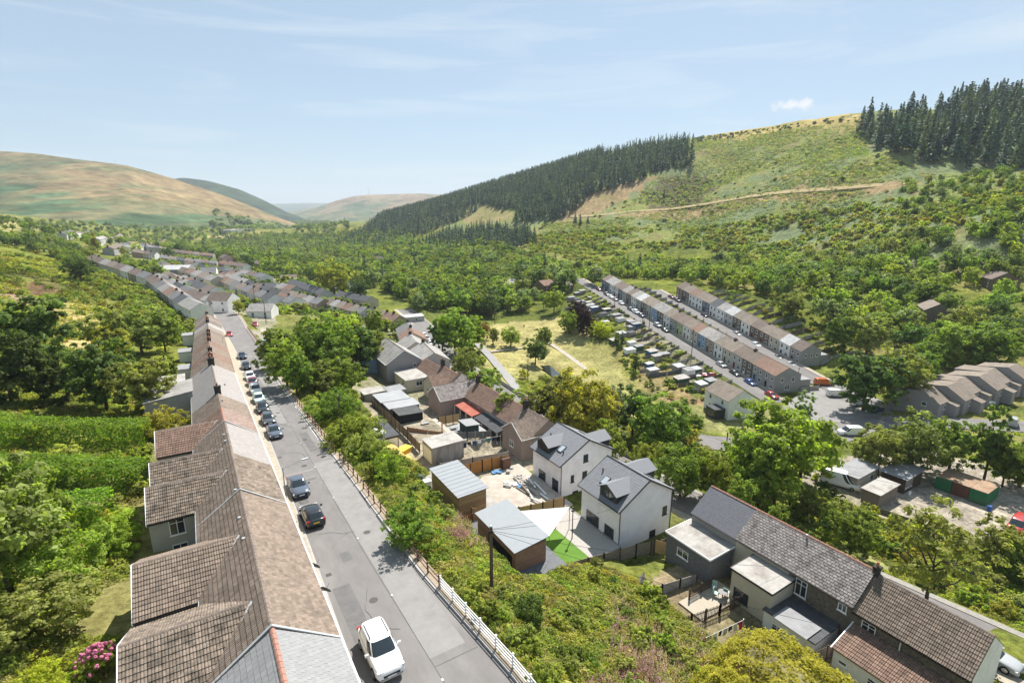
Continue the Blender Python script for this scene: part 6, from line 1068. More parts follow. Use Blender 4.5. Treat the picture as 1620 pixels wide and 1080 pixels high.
# garden furniture on the deck
for i, (x_, y_, rz) in enumerate(((41.2, 27.8, .3), (42.2, 27.3, 1.8), (41.9, 28.5, -1.0))):
    t = thing('garden_chair', ['pale green garden chair at the left of the deck table', 'pale green garden chair nearest the cream extension', 'pale green garden chair at the back of the deck'][i], 'chair', (x_, y_, -10.65), rz, 'garden chairs on the deck'); m_ = M('pale green chair', (.4, .55, .52), .6); b = MB(); b.box(-.24, -.24, .4, .24, .24, .44); b.build('seat', m_, t); b = MB(); b.box(-.24, .21, .44, .24, .25, .95); b.build('backrest', m_, t)
    for sx in (-.22, .22):
        for sy in (-.22, .22): b = MB(); b.box(sx - .018, sy - .018, 0, sx + .018, sy + .018, .4); b.build('leg', STEEL, t)
tb = thing('garden_table', 'dark garden table on the deck', 'table', (41.6, 27.3, -10.65)); b = MB(); b.tube((0, 0, .68), (0, 0, .72), .45, .45, 16); b.build('table_top', DARK_TRIM, tb); b = MB(); b.tube((0, 0, 0), (0, 0, .68), .04, .04, 8); b.build('pedestal', DARK_TRIM, tb)
tp = thing('play_tent', 'white and red child tepee in the overgrown plot', 'tent', (35.9, 32.6, -10.7)); b = MB(); nn_ = 6; b.add([(0, 0, 1.9)] + [(.8 * math.cos(2 * math.pi * k / nn_), .8 * math.sin(2 * math.pi * k / nn_), 0) for k in range(nn_)], [(0, 1 + k, 1 + (k + 1) % nn_) for k in range(nn_)]); b.build('canvas', M('patterned canvas', (.65, .63, .62), .9, .25, 3, stain=(.5, .05, .05), samt=.8, sscale=2.), tp); b = MB(); b.add([(-.82, -.1, .02), (-.62, -.5, .02), (-.5, -.4, .6), (-.66, -.08, .6)], [(0, 1, 2, 3)]); b.build('flap', M('dark red canvas', (.3, .02, .05), .9), tp)
for x_, y_, l_, sz in ((22.9, 60.8, 'blue storage box behind the workshop', .7), (23.3, 59.2, 'pale green freezer lid behind the workshop', .9)): b = MB(); b.box(-sz / 2, -sz / 2, 0, sz / 2, sz / 2, .8); b.box(-sz / 2 - .03, -sz / 2 - .03, .8, sz / 2 + .03, sz / 2 + .03, .88); o = b.build('storage_box', M('blue box', (.06, .1, .22), .6) if 'blue' in l_ else M('pale green lid', (.55, .66, .62), .6)); o.location = (x_, y_, -8.13); tag(o, l_, 'box')
for i, (x_, y_, c) in enumerate(((37.9, 81, 'grey patio table'), (38.4, 83.2, 'wicker patio seat'), (33.5, 85, 'pale garden bench'))): b = MB(); b.box(-.7, -.4, .35, .7, .4, .45); [b.box(sx - .04, sy - .04, 0, sx + .04, sy + .04, .35) for sx in (-.6, .6) for sy in (-.3, .3)]; o = b.build('patio_furniture', W_GREY if i else W_BLOCK); o.location = (x_, y_, -12.3 if i < 2 else -11.02); tag(o, c + ' in the back gardens of the red roofed row', 'furniture')
# sign post and bins on the lower street beside the white house
sg = thing('road_sign', 'small dark sign post by the kerb behind the nearer white house', 'sign', (52.6, 38.2, -13.1)); b = MB(); b.tube((0, 0, -.3), (0, 0, 2.4), .04, .04, 8); b.build('post', STEEL, sg); b = MB(); b.box(-.03, -.3, 1.7, .03, .3, 2.4); b.build('plate', BLACK, sg)
for i in range(2): b = MB(); b.add([(-.24, -.28, 0), (.24, -.28, 0), (.24, .28, 0), (-.24, .28, 0), (-.29, -.34, 1), (.29, -.34, 1), (.29, .34, 1), (-.29, .34, 1)], [(0, 3, 2, 1), (4, 5, 6, 7), (0, 1, 5, 4), (1, 2, 6, 5), (2, 3, 7, 6), (3, 0, 4, 7)]); b.box(-.31, -.36, 1.0, .31, .38, 1.07); o = b.build('wheelie_bin', BLACK); o.location = (52.3, 36.6 - i * .8, -13.0); tag(o, ['black bin nearer the sign post', 'black bin nearer the block extension'][i], 'bin', 'bins by the lower street')
# mast on the far hill, pylons on the moor
def mast(label, px_, pt_, d, w_): a = Vector(atd(px_[0], px_[1], d)); h = (px_[1] - pt_) * d / FPX; t = thing('mast', label, 'mast', tuple(a - Vector((0, 0, 12)))); b = MB(); b.tube((0, 0, 0), (0, 0, h + 12), w_, w_ * .3, 6); b.build('lattice', STEEL, t); c = MB(); c.bar((-w_ * 3, 0, h * .8 + 12), (w_ * 3, 0, h * .8 + 12), w_ * .5, w_ * .5); c.build('crossbar', STEEL, t)
mast('tall mast on the heather hill at the valley end', (583, 308), 297, 4500, 2.2); mast('left pylon on the skyline of the moor', (150, 257), 252, 1700, .6); mast('right pylon on the skyline of the moor', (183, 260), 253, 1700, .6)
# person in the park
pe = thing('person', 'tiny person in dark clothes on the dry grass of the park', 'person', tuple(G(829, 519)), 0); bm_ = bmesh.new()
sk_v = [(0, 0, .9), (0, 0, 1.15), (0, 0, 1.42), (0, 0, 1.52), (0, .02, 1.66), (-.2, 0, 1.4), (-.27, .04, 1.12), (-.25, .12, .88), (.2, 0, 1.4), (.27, -.04, 1.12), (.25, .06, .88), (-.1, 0, .88), (-.11, .1, .48), (-.11, .02, .06), (-.11, .16, .03), (.1, 0, .88), (.11, -.08, .48), (.11, -.16, .06), (.11, -.04, .03)]; sk_e = [(0, 1), (1, 2), (2, 3), (3, 4), (2, 5), (5, 6), (6, 7), (2, 8), (8, 9), (9, 10), (0, 11), (11, 12), (12, 13), (13, 14), (0, 15), (15, 16), (16, 17), (17, 18)]; sk_r = [.15, .15, .16, .06, .11, .07, .05, .04, .07, .05, .04, .1, .07, .05, .045, .1, .07, .05, .045]
me = bpy.data.meshes.new('body'); me.from_pydata(sk_v, sk_e, []); bo = put('body', me, M('dark clothes', (.07, .04, .05), .9), pe); sm_ = bo.modifiers.new('skin', 'SKIN')
if not me.skin_vertices: 
    bmm = bmesh.new(); bmm.from_mesh(me); bmm.verts.layers.skin.verify(); bmm.to_mesh(me); bmm.free()
for v, r in zip(me.skin_vertices[0].data, sk_r): v.radius = (r, r)
me.skin_vertices[0].data[0].use_root = True; bo.modifiers.new('sub', 'SUBSURF').levels = 1
# ------------------------------------------------------------------ vegetation kit
def leafmat(n, c, rnd=.22, hue=.02, trans=.56): return M('foliage ' + n, c, .6, .25, .7, attr='tint', rnd=rnd, spec=.12, trans=trans, hue=hue)
LF = dict(mid=leafmat('mid', (.215, .275, .055)), dark=leafmat('dark', (.12, .17, .05)), lime=leafmat('lime', (.285, .34, .06)), olive=leafmat('olive', (.265, .285, .088)), yellow=leafmat('yellowing', (.33, .3, .055)), gold=leafmat('gold', (.42, .41, .045), .1), purple=leafmat('purple', (0.05, 0.024, 0.034), .1, .01), grey=leafmat('grey green', (.235, .28, .155)),
          hedge=leafmat('hedge', (.2, .31, .045), .08, .01), conifer=leafmat('conifer', (.07, .118, .078), .25, .012, .15), larch=leafmat('larch', (.145, .19, .095), .2, .02, .25), bramble=leafmat('bramble', (.32, .34, .085), .28, .02), bracken=leafmat('bracken', (.37, .34, .13), .22, .02), fern=leafmat('hill bracken', (.235, .28, .14), .22, .015), pink=leafmat('willowherb', (0.4, 0.2, 0.26), .2, .02, .3), red=leafmat('red leaves', (0.4, 0.05, 0.05), .1, .01), orange=leafmat('rusty leaves', (0.28, 0.18, 0.055), .2, .02), heather=leafmat('seed heads', (0.4, 0.28, 0.24), .2, .02, .3))
BARK = M('bark', (.11, .085, .065), .95, .3, 5)
def leaf_mesh(name, C, N, S, T, rs, asp=.62):
    """rhombus leaves: centres, normals, sizes, tints"""
    n = len(C); N = N / np.maximum(np.linalg.norm(N, axis=1, keepdims=True), 1e-6); A = rs.normal(size=(n, 3)); U = np.cross(N, A); U /= np.maximum(np.linalg.norm(U, axis=1, keepdims=True), 1e-6); V = np.cross(N, U); s = S[:, None]
    P = np.stack([C - U * s, C - V * s * asp + U * s * .1 + N * s * .12, C + U * s, C + V * s * asp + U * s * .1 + N * s * .12], 1).reshape(-1, 3)
    me = bpy.data.meshes.new(name); me.vertices.add(4 * n); me.vertices.foreach_set('co', P.astype(np.float32).ravel()); me.loops.add(4 * n); me.loops.foreach_set('vertex_index', np.arange(4 * n)); me.polygons.add(n); me.polygons.foreach_set('loop_start', np.arange(0, 4 * n, 4)); me.update()
    a = me.attributes.new('tint', 'FLOAT', 'FACE'); a.data.foreach_set('value', T.astype(np.float32)); return me
def rdir(rs, n):
    v = rs.normal(size=(n, 3)); return v / np.linalg.norm(v, axis=1, keepdims=True)
def crown(name, seed, Rx, Rz, zc, lobes, clumps, per, leaf, flat=0., spread=.8, low=-1.):
    """uneven crown: lobes carry clumps, clumps carry leaves"""
    rs = np.random.RandomState(seed); C, N, S, T = [], [], [], []
    ld = rdir(rs, lobes); ld[:, 2] = np.maximum(ld[:, 2], low); lc = ld * np.array([Rx, Rx, Rz]) * rs.uniform(.3, .66, (lobes, 1)); lr = rs.uniform(.34, .56, lobes)
    for k in range(clumps):
        i = rs.randint(lobes); d = rdir(rs, 1)[0]
        if d[2] < -.85: d[2] *= .4
        c = lc[i] + d * np.array([Rx, Rx, Rz]) * lr[i] * rs.uniform(.75, 1.08); cr_ = Rx * rs.uniform(.1, .19) * spread; tk = rs.uniform(.72, 1.28)
        v = rdir(rs, per); r = rs.uniform(.35, 1.1, (per, 1)) * cr_; v2 = v * np.array([1, 1, .72])
        C.append(c + v2 * r); N.append(v * .75 + np.array([0, 0, .55]) + rs.normal(size=(per, 3)) * .45 + d * .4); S.append(leaf * rs.uniform(.6, 1.25, per)); T.append(tk * rs.uniform(.75, 1.25, per))
    C = np.concatenate(C); C[:, 2] += zc; m = C[:, 2] > .05; return leaf_mesh(name, C[m], np.concatenate(N)[m], np.concatenate(S)[m], np.concatenate(T)[m], rs)
def trunk_mesh(name, seed, H, r, limbs=6, spread=2.2):
    rs = random.Random(seed); mb = MB(); p = Vector((0, 0, -.4)); 
    for i in range(5):
        q = Vector((rs.uniform(-.12, .12) * i * .6, rs.uniform(-.12, .12) * i * .6, H * (i + 1) / 5)); mb.tube(p, q, r * (1 - .17 * i), r * (1 - .17 * (i + 1)), 7, False); p = q
    for k in range(limbs):
        a = rs.uniform(0, 6.28); z0 = H * rs.uniform(.4, .95); m = Vector((math.cos(a) * spread * .5, math.sin(a) * spread * .5, z0 + spread * .5)); e = Vector((math.cos(a + .3) * spread, math.sin(a + .3) * spread, z0 + spread * rs.uniform(.8, 1.3)))
        mb.tube((0, 0, z0), m, r * .4, r * .28, 6, False); mb.tube(m, e, r * .28, r * .1, 5, False)
    return mb.mesh(name, True)
# broadleaf prototypes, 10 m tall
BT = []
for i, (Rx, Rz, zc, lb, cl, pr, lf) in enumerate(((4.3, 4.9, 4.9, 14, 230, 44, .2), (3.7, 5.0, 4.9, 12, 210, 44, .2), (5.0, 4.8, 4.9, 16, 250, 42, .21), (4.2, 4.9, 4.8, 12, 200, 46, .2), (3.2, 5.0, 5.0, 12, 180, 42, .19))): BT.append((crown('crown', 100 + i, Rx, Rz, zc, lb, cl, pr, lf), trunk_mesh('trunk', 40 + i, 5.2, .24)))
OPEN = [(crown('crown', 150 + i, 4.0, 3.9, 6.0, 14, 95, 40, .17, spread=.75), trunk_mesh('trunk', 60 + i, 6.0, .17, 10, 2.6)) for i in range(2)]
BF = [(crown('crown', 200 + i, Rx, Rz, 4.6, 12, 100, 18, .36, spread=1.25), trunk_mesh('trunk', 50 + i, 4.5, .25, 3)) for i, (Rx, Rz) in enumerate(((4.6, 4.1), (4.0, 4.4), (5.0, 3.8), (4.3, 4.2)))]
# shrubs, 2 m
SH = [crown('foliage', 300 + i, 1.25, 1.0, .8, 9, 80, 26, .095, low=-.3) for i in range(4)]
SHX = [crown('foliage', 340 + i, 1.3, 1.0, .75, 16, 300, 34, .042, low=-.3, spread=.62) for i in range(3)]
SHF = [crown('foliage', 320 + i, 1.3, 1.0, .75, 7, 34, 14, .19, low=-.3, spread=1.2) for i in range(3)]
def conifer(name, seed, H, R0, bare, whorls, per, lf, droop=.25):
    rs = np.random.RandomState(seed); C, N, S, T = [], [], [], []
    for k in range(whorls):
        t = k / (whorls - 1); z = H * (bare + (1 - bare) * t); rad = R0 * (1 - t) ** .8 * rs.uniform(.8, 1.12) + .08; nb = max(3, int(per * (1 - .6 * t)))
        for b in range(nb):
            a = rs.uniform(0, 6.28); tk = rs.uniform(.7, 1.3)
            for u in (.25, .5, .75, 1.0):
                if rs.rand() < .12: continue
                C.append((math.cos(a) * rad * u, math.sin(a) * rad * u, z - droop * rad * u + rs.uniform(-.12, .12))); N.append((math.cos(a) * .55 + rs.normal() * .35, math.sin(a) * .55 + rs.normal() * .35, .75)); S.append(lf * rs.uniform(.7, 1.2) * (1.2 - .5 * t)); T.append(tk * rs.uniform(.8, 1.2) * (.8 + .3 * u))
    return leaf_mesh(name, np.array(C), np.array(N), np.array(S), np.array(T), rs, .5)
CT_ = [(conifer('crown', 400 + i, 10, 1.9, b, 26, 9, .42), trunk_mesh('trunk', 70 + i, 9.4, .16, 0)) for i, b in enumerate((.14, .3, .2))]
CF = [(conifer('crown', 420 + i, 10, 2.0, .15, 13, 6, .7), trunk_mesh('trunk', 80 + i, 9, .16, 0)) for i in range(2)]
CYP = [crown('foliage', 440, .75, 2.6, 2.7, 8, 120, 26, .12), crown('foliage', 441, .8, 2.5, 2.6, 8, 120, 26, .12)]
# ground cover clumps, about 1.6 m across
def clump(seed, n, R_, H_, lf, up=.7):
    rs = np.random.RandomState(seed); a = rs.uniform(0, 6.28, n); r = R_ * np.sqrt(rs.rand(n)); bumps = .55 + .45 * np.sin(a * 3 + seed) * np.cos(r * 3 + seed); z = H_ * (1 - (r / R_) ** 2) * bumps * rs.uniform(.55, 1.05, n) + .06
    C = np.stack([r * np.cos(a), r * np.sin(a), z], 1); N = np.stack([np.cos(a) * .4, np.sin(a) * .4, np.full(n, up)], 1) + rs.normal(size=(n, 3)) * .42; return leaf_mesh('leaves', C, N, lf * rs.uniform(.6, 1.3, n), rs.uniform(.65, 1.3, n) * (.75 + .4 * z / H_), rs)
GC = [clump(500 + i, 420, 1.15, .75, .1) for i in range(4)]; GCF = [clump(520 + i, 60, 1.5, 1.0, .32) for i in range(3)]
def mound(seed, n, lf):
    rs = np.random.RandomState(seed); v = rdir(rs, n); v[:, 2] = np.abs(v[:, 2]); a = np.arctan2(v[:, 1], v[:, 0]); bump = 1 + .13 * np.sin(a * 5 + v[:, 2] * 7) * np.cos(v[:, 0] * 9 + seed) + .1 * (fbm(v[:, 0] * 5 + 9, v[:, 1] * 5 + v[:, 2] * 3 + 9, 1, seed) - .5) + rs.normal(size=n) * .03
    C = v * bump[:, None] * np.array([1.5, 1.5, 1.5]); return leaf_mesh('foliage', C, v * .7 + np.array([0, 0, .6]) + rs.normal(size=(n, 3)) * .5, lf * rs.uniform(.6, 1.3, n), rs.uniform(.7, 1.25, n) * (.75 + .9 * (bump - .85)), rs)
MOUND = [mound(700 + i, 15000, .036) for i in range(2)]
def spikes(seed, n, R_, H_, mtl):
    """tall flower spires"""
    rs = np.random.RandomState(seed); C, N, S, T = [], [], [], []
    for k in range(n):
        a = rs.uniform(0, 6.28); r = R_ * math.sqrt(rs.rand()); h = H_ * rs.uniform(.7, 1.1)
        for u in np.linspace(.45, 1., 7): C.append((r * math.cos(a) + .1 * u, r * math.sin(a), h * u)); N.append(rs.normal(size=3) + np.array([0, 0, .3])); S.append(.085 * (1.25 - u)); T.append(rs.uniform(.8, 1.25))
    return leaf_mesh('flowers', np.array(C), np.array(N), np.array(S) + .02, np.array(T), rs)
SPK = [spikes(600 + i, 46, 1.0, 1.35, None) for i in range(2)]

HOUSES_XY = [(o.matrix_basis.translation.x, o.matrix_basis.translation.y) for o in COL.objects if o.parent is None and o.get('category') == 'house']
KEEP = []                       # (x0,x1,y0,y1) kept free of scattered plants
KEEP += [(-6.2, 5.4, 10, 105), (-3, 6, 104, 190), (22.2, 52.5, 36.5, 61), (37, 53, 8, 36.5), (26, 54, 62, 125), (20.5, 26, 73, 84), (38, 62, 118, 176), (96, 112, 68, 84), (144, 188, 38, 60), (88, 122, 20, 46)]
HP = []
for o in COL.objects:
    if o.parent is None and o.get('category') == 'house':
        c, s = math.cos(o.rotation_euler.z), math.sin(o.rotation_euler.z); HP.append((o.location.x - s * 3 + c * 0, o.location.y + c * 3))
for a, d, n_, l_, dep in ((T1A, T1D, T1N, T1L, 4), (T2A, T2D, T2N, T2L, 4)): pass
HP = np.array(HP + HPX)
def clear(X, Y, house=7.5, road=4.5):
    ok = np.ones(X.shape, bool)
    for x0, x1, y0, y1 in KEEP: ok &= ~((X > x0) & (X < x1) & (Y > y0) & (Y < y1))
    for pts, hw_c, b in CORR:
        d, _ = seg_near(X, Y, pts); ok &= d > max(hw_c - .2, road - .6)
    for hx, hy in HP: ok &= np.hypot(X - hx, Y - hy) > house
    for hx, hy, hr in ((T1A.x, T1A.y, 0),): pass
    return ok
def fill(poly, spacing, rs, house=7.5, jit=.45):
    P = np.array([(p[0], p[1]) for p in poly]); x0, y0 = P.min(0); x1, y1 = P.max(0); gx, gy = np.meshgrid(np.arange(x0, x1, spacing), np.arange(y0, y1, spacing)); X = (gx + rs.uniform(-jit, jit, gx.shape) * spacing).ravel(); Y = (gy + rs.uniform(-jit, jit, gx.shape) * spacing).ravel(); m = pip(X, Y, poly); X, Y = X[m], Y[m]
    if house: m = clear(X, Y, house); X, Y = X[m], Y[m]
    return X, Y
def vis(X, Y, margin=6.):
    """inside the horizontal field of view (a little wider)"""
    xr = X * math.cos(YAW) - Y * math.sin(YAW); fw = X * math.sin(YAW) + Y * math.cos(YAW); return (fw > 0) & (np.abs(np.degrees(np.arctan2(xr, fw))) < 44.5 + margin)
_gn = {}
def scatter(name, label, cat, X, Y, Z, S, protos, mats, rs, tilt=0., sz=None):
    """one object of kind stuff: prototypes instanced on points"""
    n = len(X)
    if n == 0: return None
    me = bpy.data.meshes.new(name); me.vertices.add(n); me.vertices.foreach_set('co', np.stack([X, Y, Z], 1).astype(np.float32).ravel())
    sc = np.stack([S, S, S * (1 if sz is None else sz)], 1); a = me.attributes.new('scl', 'FLOAT_VECTOR', 'POINT'); a.data.foreach_set('vector', sc.astype(np.float32).ravel())
    rot = np.stack([rs.uniform(-tilt, tilt, n), rs.uniform(-tilt, tilt, n), rs.uniform(0, 6.283, n)], 1); a = me.attributes.new('rot', 'FLOAT_VECTOR', 'POINT'); a.data.foreach_set('vector', rot.astype(np.float32).ravel())
    a = me.attributes.new('pick', 'INT', 'POINT'); a.data.foreach_set('value', rs.randint(0, 10000, n).astype(np.int32))
    cl = bpy.data.collections.new(name + '_kinds'); k = 0
    for p in protos:
        for mt in mats:
            crn, trk = p if isinstance(p, tuple) else (p, None); me2 = crn.copy(); me2.materials.clear(); me2.materials.append(mt)
            if trk is not None:
                bm = bmesh.new(); bm.from_mesh(me2); nf = len(bm.faces); bm.from_mesh(trk); bm.faces.ensure_lookup_table()
                for f in bm.faces[nf:]: f.material_index = 1
                bm.to_mesh(me2); bm.free(); me2.materials.append(BARK)
            po = bpy.data.objects.new(f'{name}_kind_{k:02d}', me2); cl.objects.link(po); k += 1
    ng = bpy.data.node_groups.new(name + '_spread', 'GeometryNodeTree'); ng.interface.new_socket('Geometry', in_out='INPUT', socket_type='NodeSocketGeometry'); ng.interface.new_socket('Geometry', in_out='OUTPUT', socket_type='NodeSocketGeometry')
    gi = ng.nodes.new('NodeGroupInput'); go_ = ng.nodes.new('NodeGroupOutput'); ip = ng.nodes.new('GeometryNodeInstanceOnPoints'); ci = ng.nodes.new('GeometryNodeCollectionInfo'); ci.inputs['Collection'].default_value = cl; ci.inputs['Separate Children'].default_value = True; ci.inputs['Reset Children'].default_value = True
    def na(nm, ty): q = ng.nodes.new('GeometryNodeInputNamedAttribute'); q.data_type = ty; q.inputs[0].default_value = nm; return q.outputs[0]
    ng.links.new(gi.outputs[0], ip.inputs['Points']); ng.links.new(ci.outputs[0], ip.inputs['Instance']); ip.inputs['Pick Instance'].default_value = True; ng.links.new(na('pick', 'INT'), ip.inputs['Instance Index'])
    e2r = ng.nodes.new('FunctionNodeEulerToRotation'); ng.links.new(na('rot', 'FLOAT_VECTOR'), e2r.inputs[0]); ng.links.new(e2r.outputs[0], ip.inputs['Rotation']); ng.links.new(na('scl', 'FLOAT_VECTOR'), ip.inputs['Scale']); ng.links.new(ip.outputs[0], go_.inputs[0])
    o = put(name, me, None); md = o.modifiers.new('spread', 'NODES'); md.node_group = ng; tag(o, label, cat, kind='stuff'); return o
def tree_obj(name, label, x, y, z, h, wr, proto, mat, rz, group=None, cat='tree', trunk=True):
    t = thing(name, label, cat, (x, y, z), rz, group); t.scale = (h / 10 * wr, h / 10 * wr, h / 10)
    crn, trk = proto; put('crown', crn, mat, t)
    if trunk: put('trunk', trk, BARK, t)
    return t
# ------------------------------------------------------------------ named trees: (px, top, base, shape, leaf, width factor, label)
TR = random.Random(3); VRS = np.random.RandomState(77)
def by_px(px, top, base): 
    p = G(px, base); d = math.hypot(p.x, p.y); r0, r1 = ray(px, base), ray(px, top); k = math.hypot(r1[0], r1[1]); return p, max(1.5, HCAM + r1[2] * d / k - p.z)
NT = [
 (50, 445, 600, 0, 'dark', 1.1, 'broad dark tree at the left edge above the hedges'), (20, 500, 640, 3, 'dark', 1.0, 'dark tree cut by the left edge above the hedges'), (128, 400, 445, 2, 'dark', 1.2, 'round dark tree on the left slope above the far terrace'),
 (165, 478, 570, 3, 'olive', 1.1, 'olive tree on the left slope beside the dry grass patch'), (225, 475, 560, 2, 'olive', 1.2, 'dense olive tree left of the grey roof at the terrace bend'), (262, 482, 556, 0, 'mid', .9, 'tree pressed against the terrace backs near the bend'), (180, 512, 575, 2, 'yellow', 1.0, 'yellowish low tree in front of the dense olive tree'),
 (170, 520, 650, 0, 'dark', 1.0, 'dark tree behind the round pale tree left of the terrace'), (232, 552, 660, 0, 'olive', 1.05, 'round pale olive tree beside the grey block rear wing'), (268, 545, 615, 1, 'lime', .8, 'pointed lime tree close to the terrace backs'), (110, 540, 640, 3, 'dark', 1.0, 'dark bushy tree left of the bare pole'),
 (20, 690, 950, 0, 'olive', .95, 'large olive tree at the left edge below the hedges'), (75, 720, 870, 3, 'mid', .8, 'tree with light top beside the lower hedge end'),
 (455, 512, 612, 0, 'mid', 1.0, 'tree at the left of the roadside clump by the parked blue car'), (500, 488, 590, 2, 'mid', 1.1, 'tallest yellow-green crown of the roadside clump'), (540, 485, 580, 0, 'lime', 1.0, 'lime crown in the middle of the roadside clump'), (565, 505, 590, 3, 'dark', 1.0, 'dark tree on the right of the roadside clump'), (470, 530, 625, 1, 'mid', .9, 'front tree of the roadside clump beside the power pole'), (545, 555, 640, 0, 'mid', 1.1, 'round tree behind the willowherb patch'), (605, 527, 572, 0, 'olive', 1.2, 'round tree above the white caravan yard'), (592, 478, 530, 1, 'lime', .9, 'tree rising behind the roadside clump'), (635, 505, 530, 2, 'dark', 1.5, 'low dark hedge-like tree above the grey gable'),
 (432, 508, 585, 3, 'mid', 1.0, 'leftmost low tree of the roadside clump by the silver van'), (520, 500, 600, 2, 'mid', 1.1, 'wide tree filling the middle of the roadside clump'), (588, 515, 585, 0, 'mid', 1.0, 'tree at the right end of the roadside clump'), (515, 560, 640, 3, 'olive', 1.0, 'low olive tree before the roadside clump'),
 (720, 478, 560, 0, 'mid', 1.1, 'big tree at the bend of the lower street'), (700, 490, 556, 1, 'dark', .9, 'dark tree hanging over the lower street'), (748, 490, 556, 3, 'lime', .9, 'light tree right of the bend of the lower street'), (735, 548, 600, 2, 'olive', 1.0, 'low tree beside the park path'), (765, 575, 640, 0, 'mid', 1.1, 'tree between red roofs and the park path'), (815, 610, 680, 3, 'mid', 1.2, 'green tree above the red roofed row'),
 (870, 585, 690, 0, 'olive', 1.05, 'olive tree left of the yellowing tree'), (918, 580, 705, 2, 'yellow', 1.0, 'big yellowing tree behind the farther white house'), (962, 588, 700, 1, 'grey', .9, 'grey green slender tree next to the yellowing tree'), (1000, 600, 690, 0, 'dark', 1.0, 'dark tree left of the wide round tree'), (1042, 620, 720, 2, 'mid', 1.05, 'wide round tree left of the white house below the terrace'), (965, 650, 745, 3, 'mid', .8, 'small tree behind the nearer white house'), (1025, 690, 760, 0, 'lime', 1.0, 'lime bush-like tree by the street behind the white houses'), (1075, 695, 790, 2, 'mid', 1.0, 'dense tree over the lower street'), (1120, 700, 790, 0, 'lime', .9, 'lime tree left of the tallest tree'),
 (1222, 612, 800, 0, 'lime', 1.0, 'tallest bright green tree before the junction'), (1265, 632, 760, 1, 'mid', 1.0, 'tree beside the tallest one, nearer the junction'), (1180, 655, 800, 3, 'lime', .8, 'left shoulder tree of the tallest bright green tree'), (1168, 735, 815, 1, 'mid', .9, 'young tree above the new slate roof'), (1267, 612, 690, 4, 'grey', .8, 'feathery grey tree at the shop corner'),
 (1355, 680, 735, 3, 'olive', 1.0, 'olive tree in front of the yard huts'), (1440, 645, 748, 2, 'olive', 1.05, 'large olive tree in front of the estate houses'), (1500, 648, 748, 0, 'mid', 1.0, 'green tree to the right of the large olive tree'), (1388, 662, 750, 0, 'olive', .9, 'pale round tree at the junction edge'), (1556, 630, 760, 4, 'dark', .7, 'ivy clad upright tree by the estate parking'), (1612, 680, 770, 2, 'mid', 1.0, 'dark tree cut by the right edge above the containers'), (1585, 690, 770, 0, 'mid', .9, 'tree overhanging the green containers'),
 (1460, 775, 975, 'o', 'olive', 1.0, 'young open tree in front of the yard'), (1345, 792, 875, 0, 'mid', 1.0, 'bushy tree right of the power cable above the slate roofs'), (1285, 755, 830, 1, 'olive', .9, 'tree hiding the white motorhome'), (1575, 805, 905, 0, 'olive', .85, 'round bush-like tree at the yard gate'), (1605, 840, 920, 3, 'mid', .8, 'dark round tree at the right edge below the yard'), (1230, 790, 850, 3, 'mid', .8, 'small tree above the slate roofs'), 
 (1365, 545, 650, 0, 'dark', 1.15, 'large dark tree beside the orange van'), (1410, 540, 640, 2, 'olive', 1.0, 'grey olive tree behind the large dark tree'), (1455, 545, 620, 0, 'mid', .9, 'tree behind the first estate house'), (1330, 492, 560, 3, 'mid', 1.0, 'tree above the end of the upper terrace'), (1370, 490, 560, 0, 'olive', 1.1, 'pale tree above the end of the upper terrace'), (1250, 458, 502, 2, 'olive', 1.1, 'small round tree in the allotment gardens'), (1500, 495, 580, 3, 'lime', 1.1, 'bright tree below the lone stone house'), (1560, 500, 590, 0, 'mid', 1.1, 'broad tree right of the lone stone house'),
 (847, 530, 575, 0, 'dark', 1.1, 'dark round tree in the middle of the park'), (808, 514, 548, 2, 'lime', 1.1, 'lime bush-tree at the back of the park'), (858, 508, 552, 1, 'mid', 1.0, 'grey green tree behind the dark park tree'), (913, 470, 520, 0, 'purple', 1.0, 'left purple leaved tree'), (928, 480, 530, 3, 'purple', 1.0, 'right purple leaved tree'), (900, 490, 530, 2, 'mid', 1.0, 'green tree in front of the purple trees'), (765, 505, 538, 0, 'orange', .9, 'small rusty tree by the park path'), (780, 512, 545, 1, 'olive', .8, 'small olive tree by the park path'),
 (530, 408, 470, 2, 'yellow', 1.0, 'large brownish yellow tree at the back of the village'), (571, 436, 476, 0, 'dark', 1.1, 'big round dark tree behind the bungalows'), (545, 440, 470, 1, 'mid', .9, 'green tree beside the brownish yellow one'), (195, 500, 540, 1, 'mid', .7, 'slim tree among the bushes left of the terrace'), (152, 365, 398, 4, 'yellow', .6, 'pale poplar in the far village'), (378, 470, 497, 0, 'yellow', .9, 'orange tinged roadside tree at the far end of the upper street'),
]
PICK = {'o': OPEN[0]}
for px_, tp, bs, shp, lf, wr, lab in NT:
    p, h = by_px(px_, tp, bs); pr = PICK.get(shp) or BT[shp]
    tree_obj('broadleaf_tree', lab, p.x, p.y, p.z - .1, h * (.88 if 440 < px_ < 490 and bs > 520 else 1.0), wr, pr, LF[lf], TR.uniform(0, 6.28))
for px_, tp, bs, lab in ((1005, 553, 592, 'dark column cypress in the terrace gardens'), (975, 520, 556, 'column cypress beside the grey garden shed'), (984, 520, 550, 'smaller column cypress beside the garden shed'), (236, 420, 442, 'dark column conifer by the far terrace'), (1017, 500, 522, 'column cypress near the terrace street')):
    p, h = by_px(px_, tp, bs); t = thing('cypress', lab, 'tree', (p.x, p.y, p.z), TR.uniform(0, 6)); s = h / 5.3; t.scale = (s * 1.1, s * 1.1, s); put('crown', CYP[0], LF['dark'], t); put('trunk', CT_[0][1], BARK, t).scale = (.5, .5, .3)

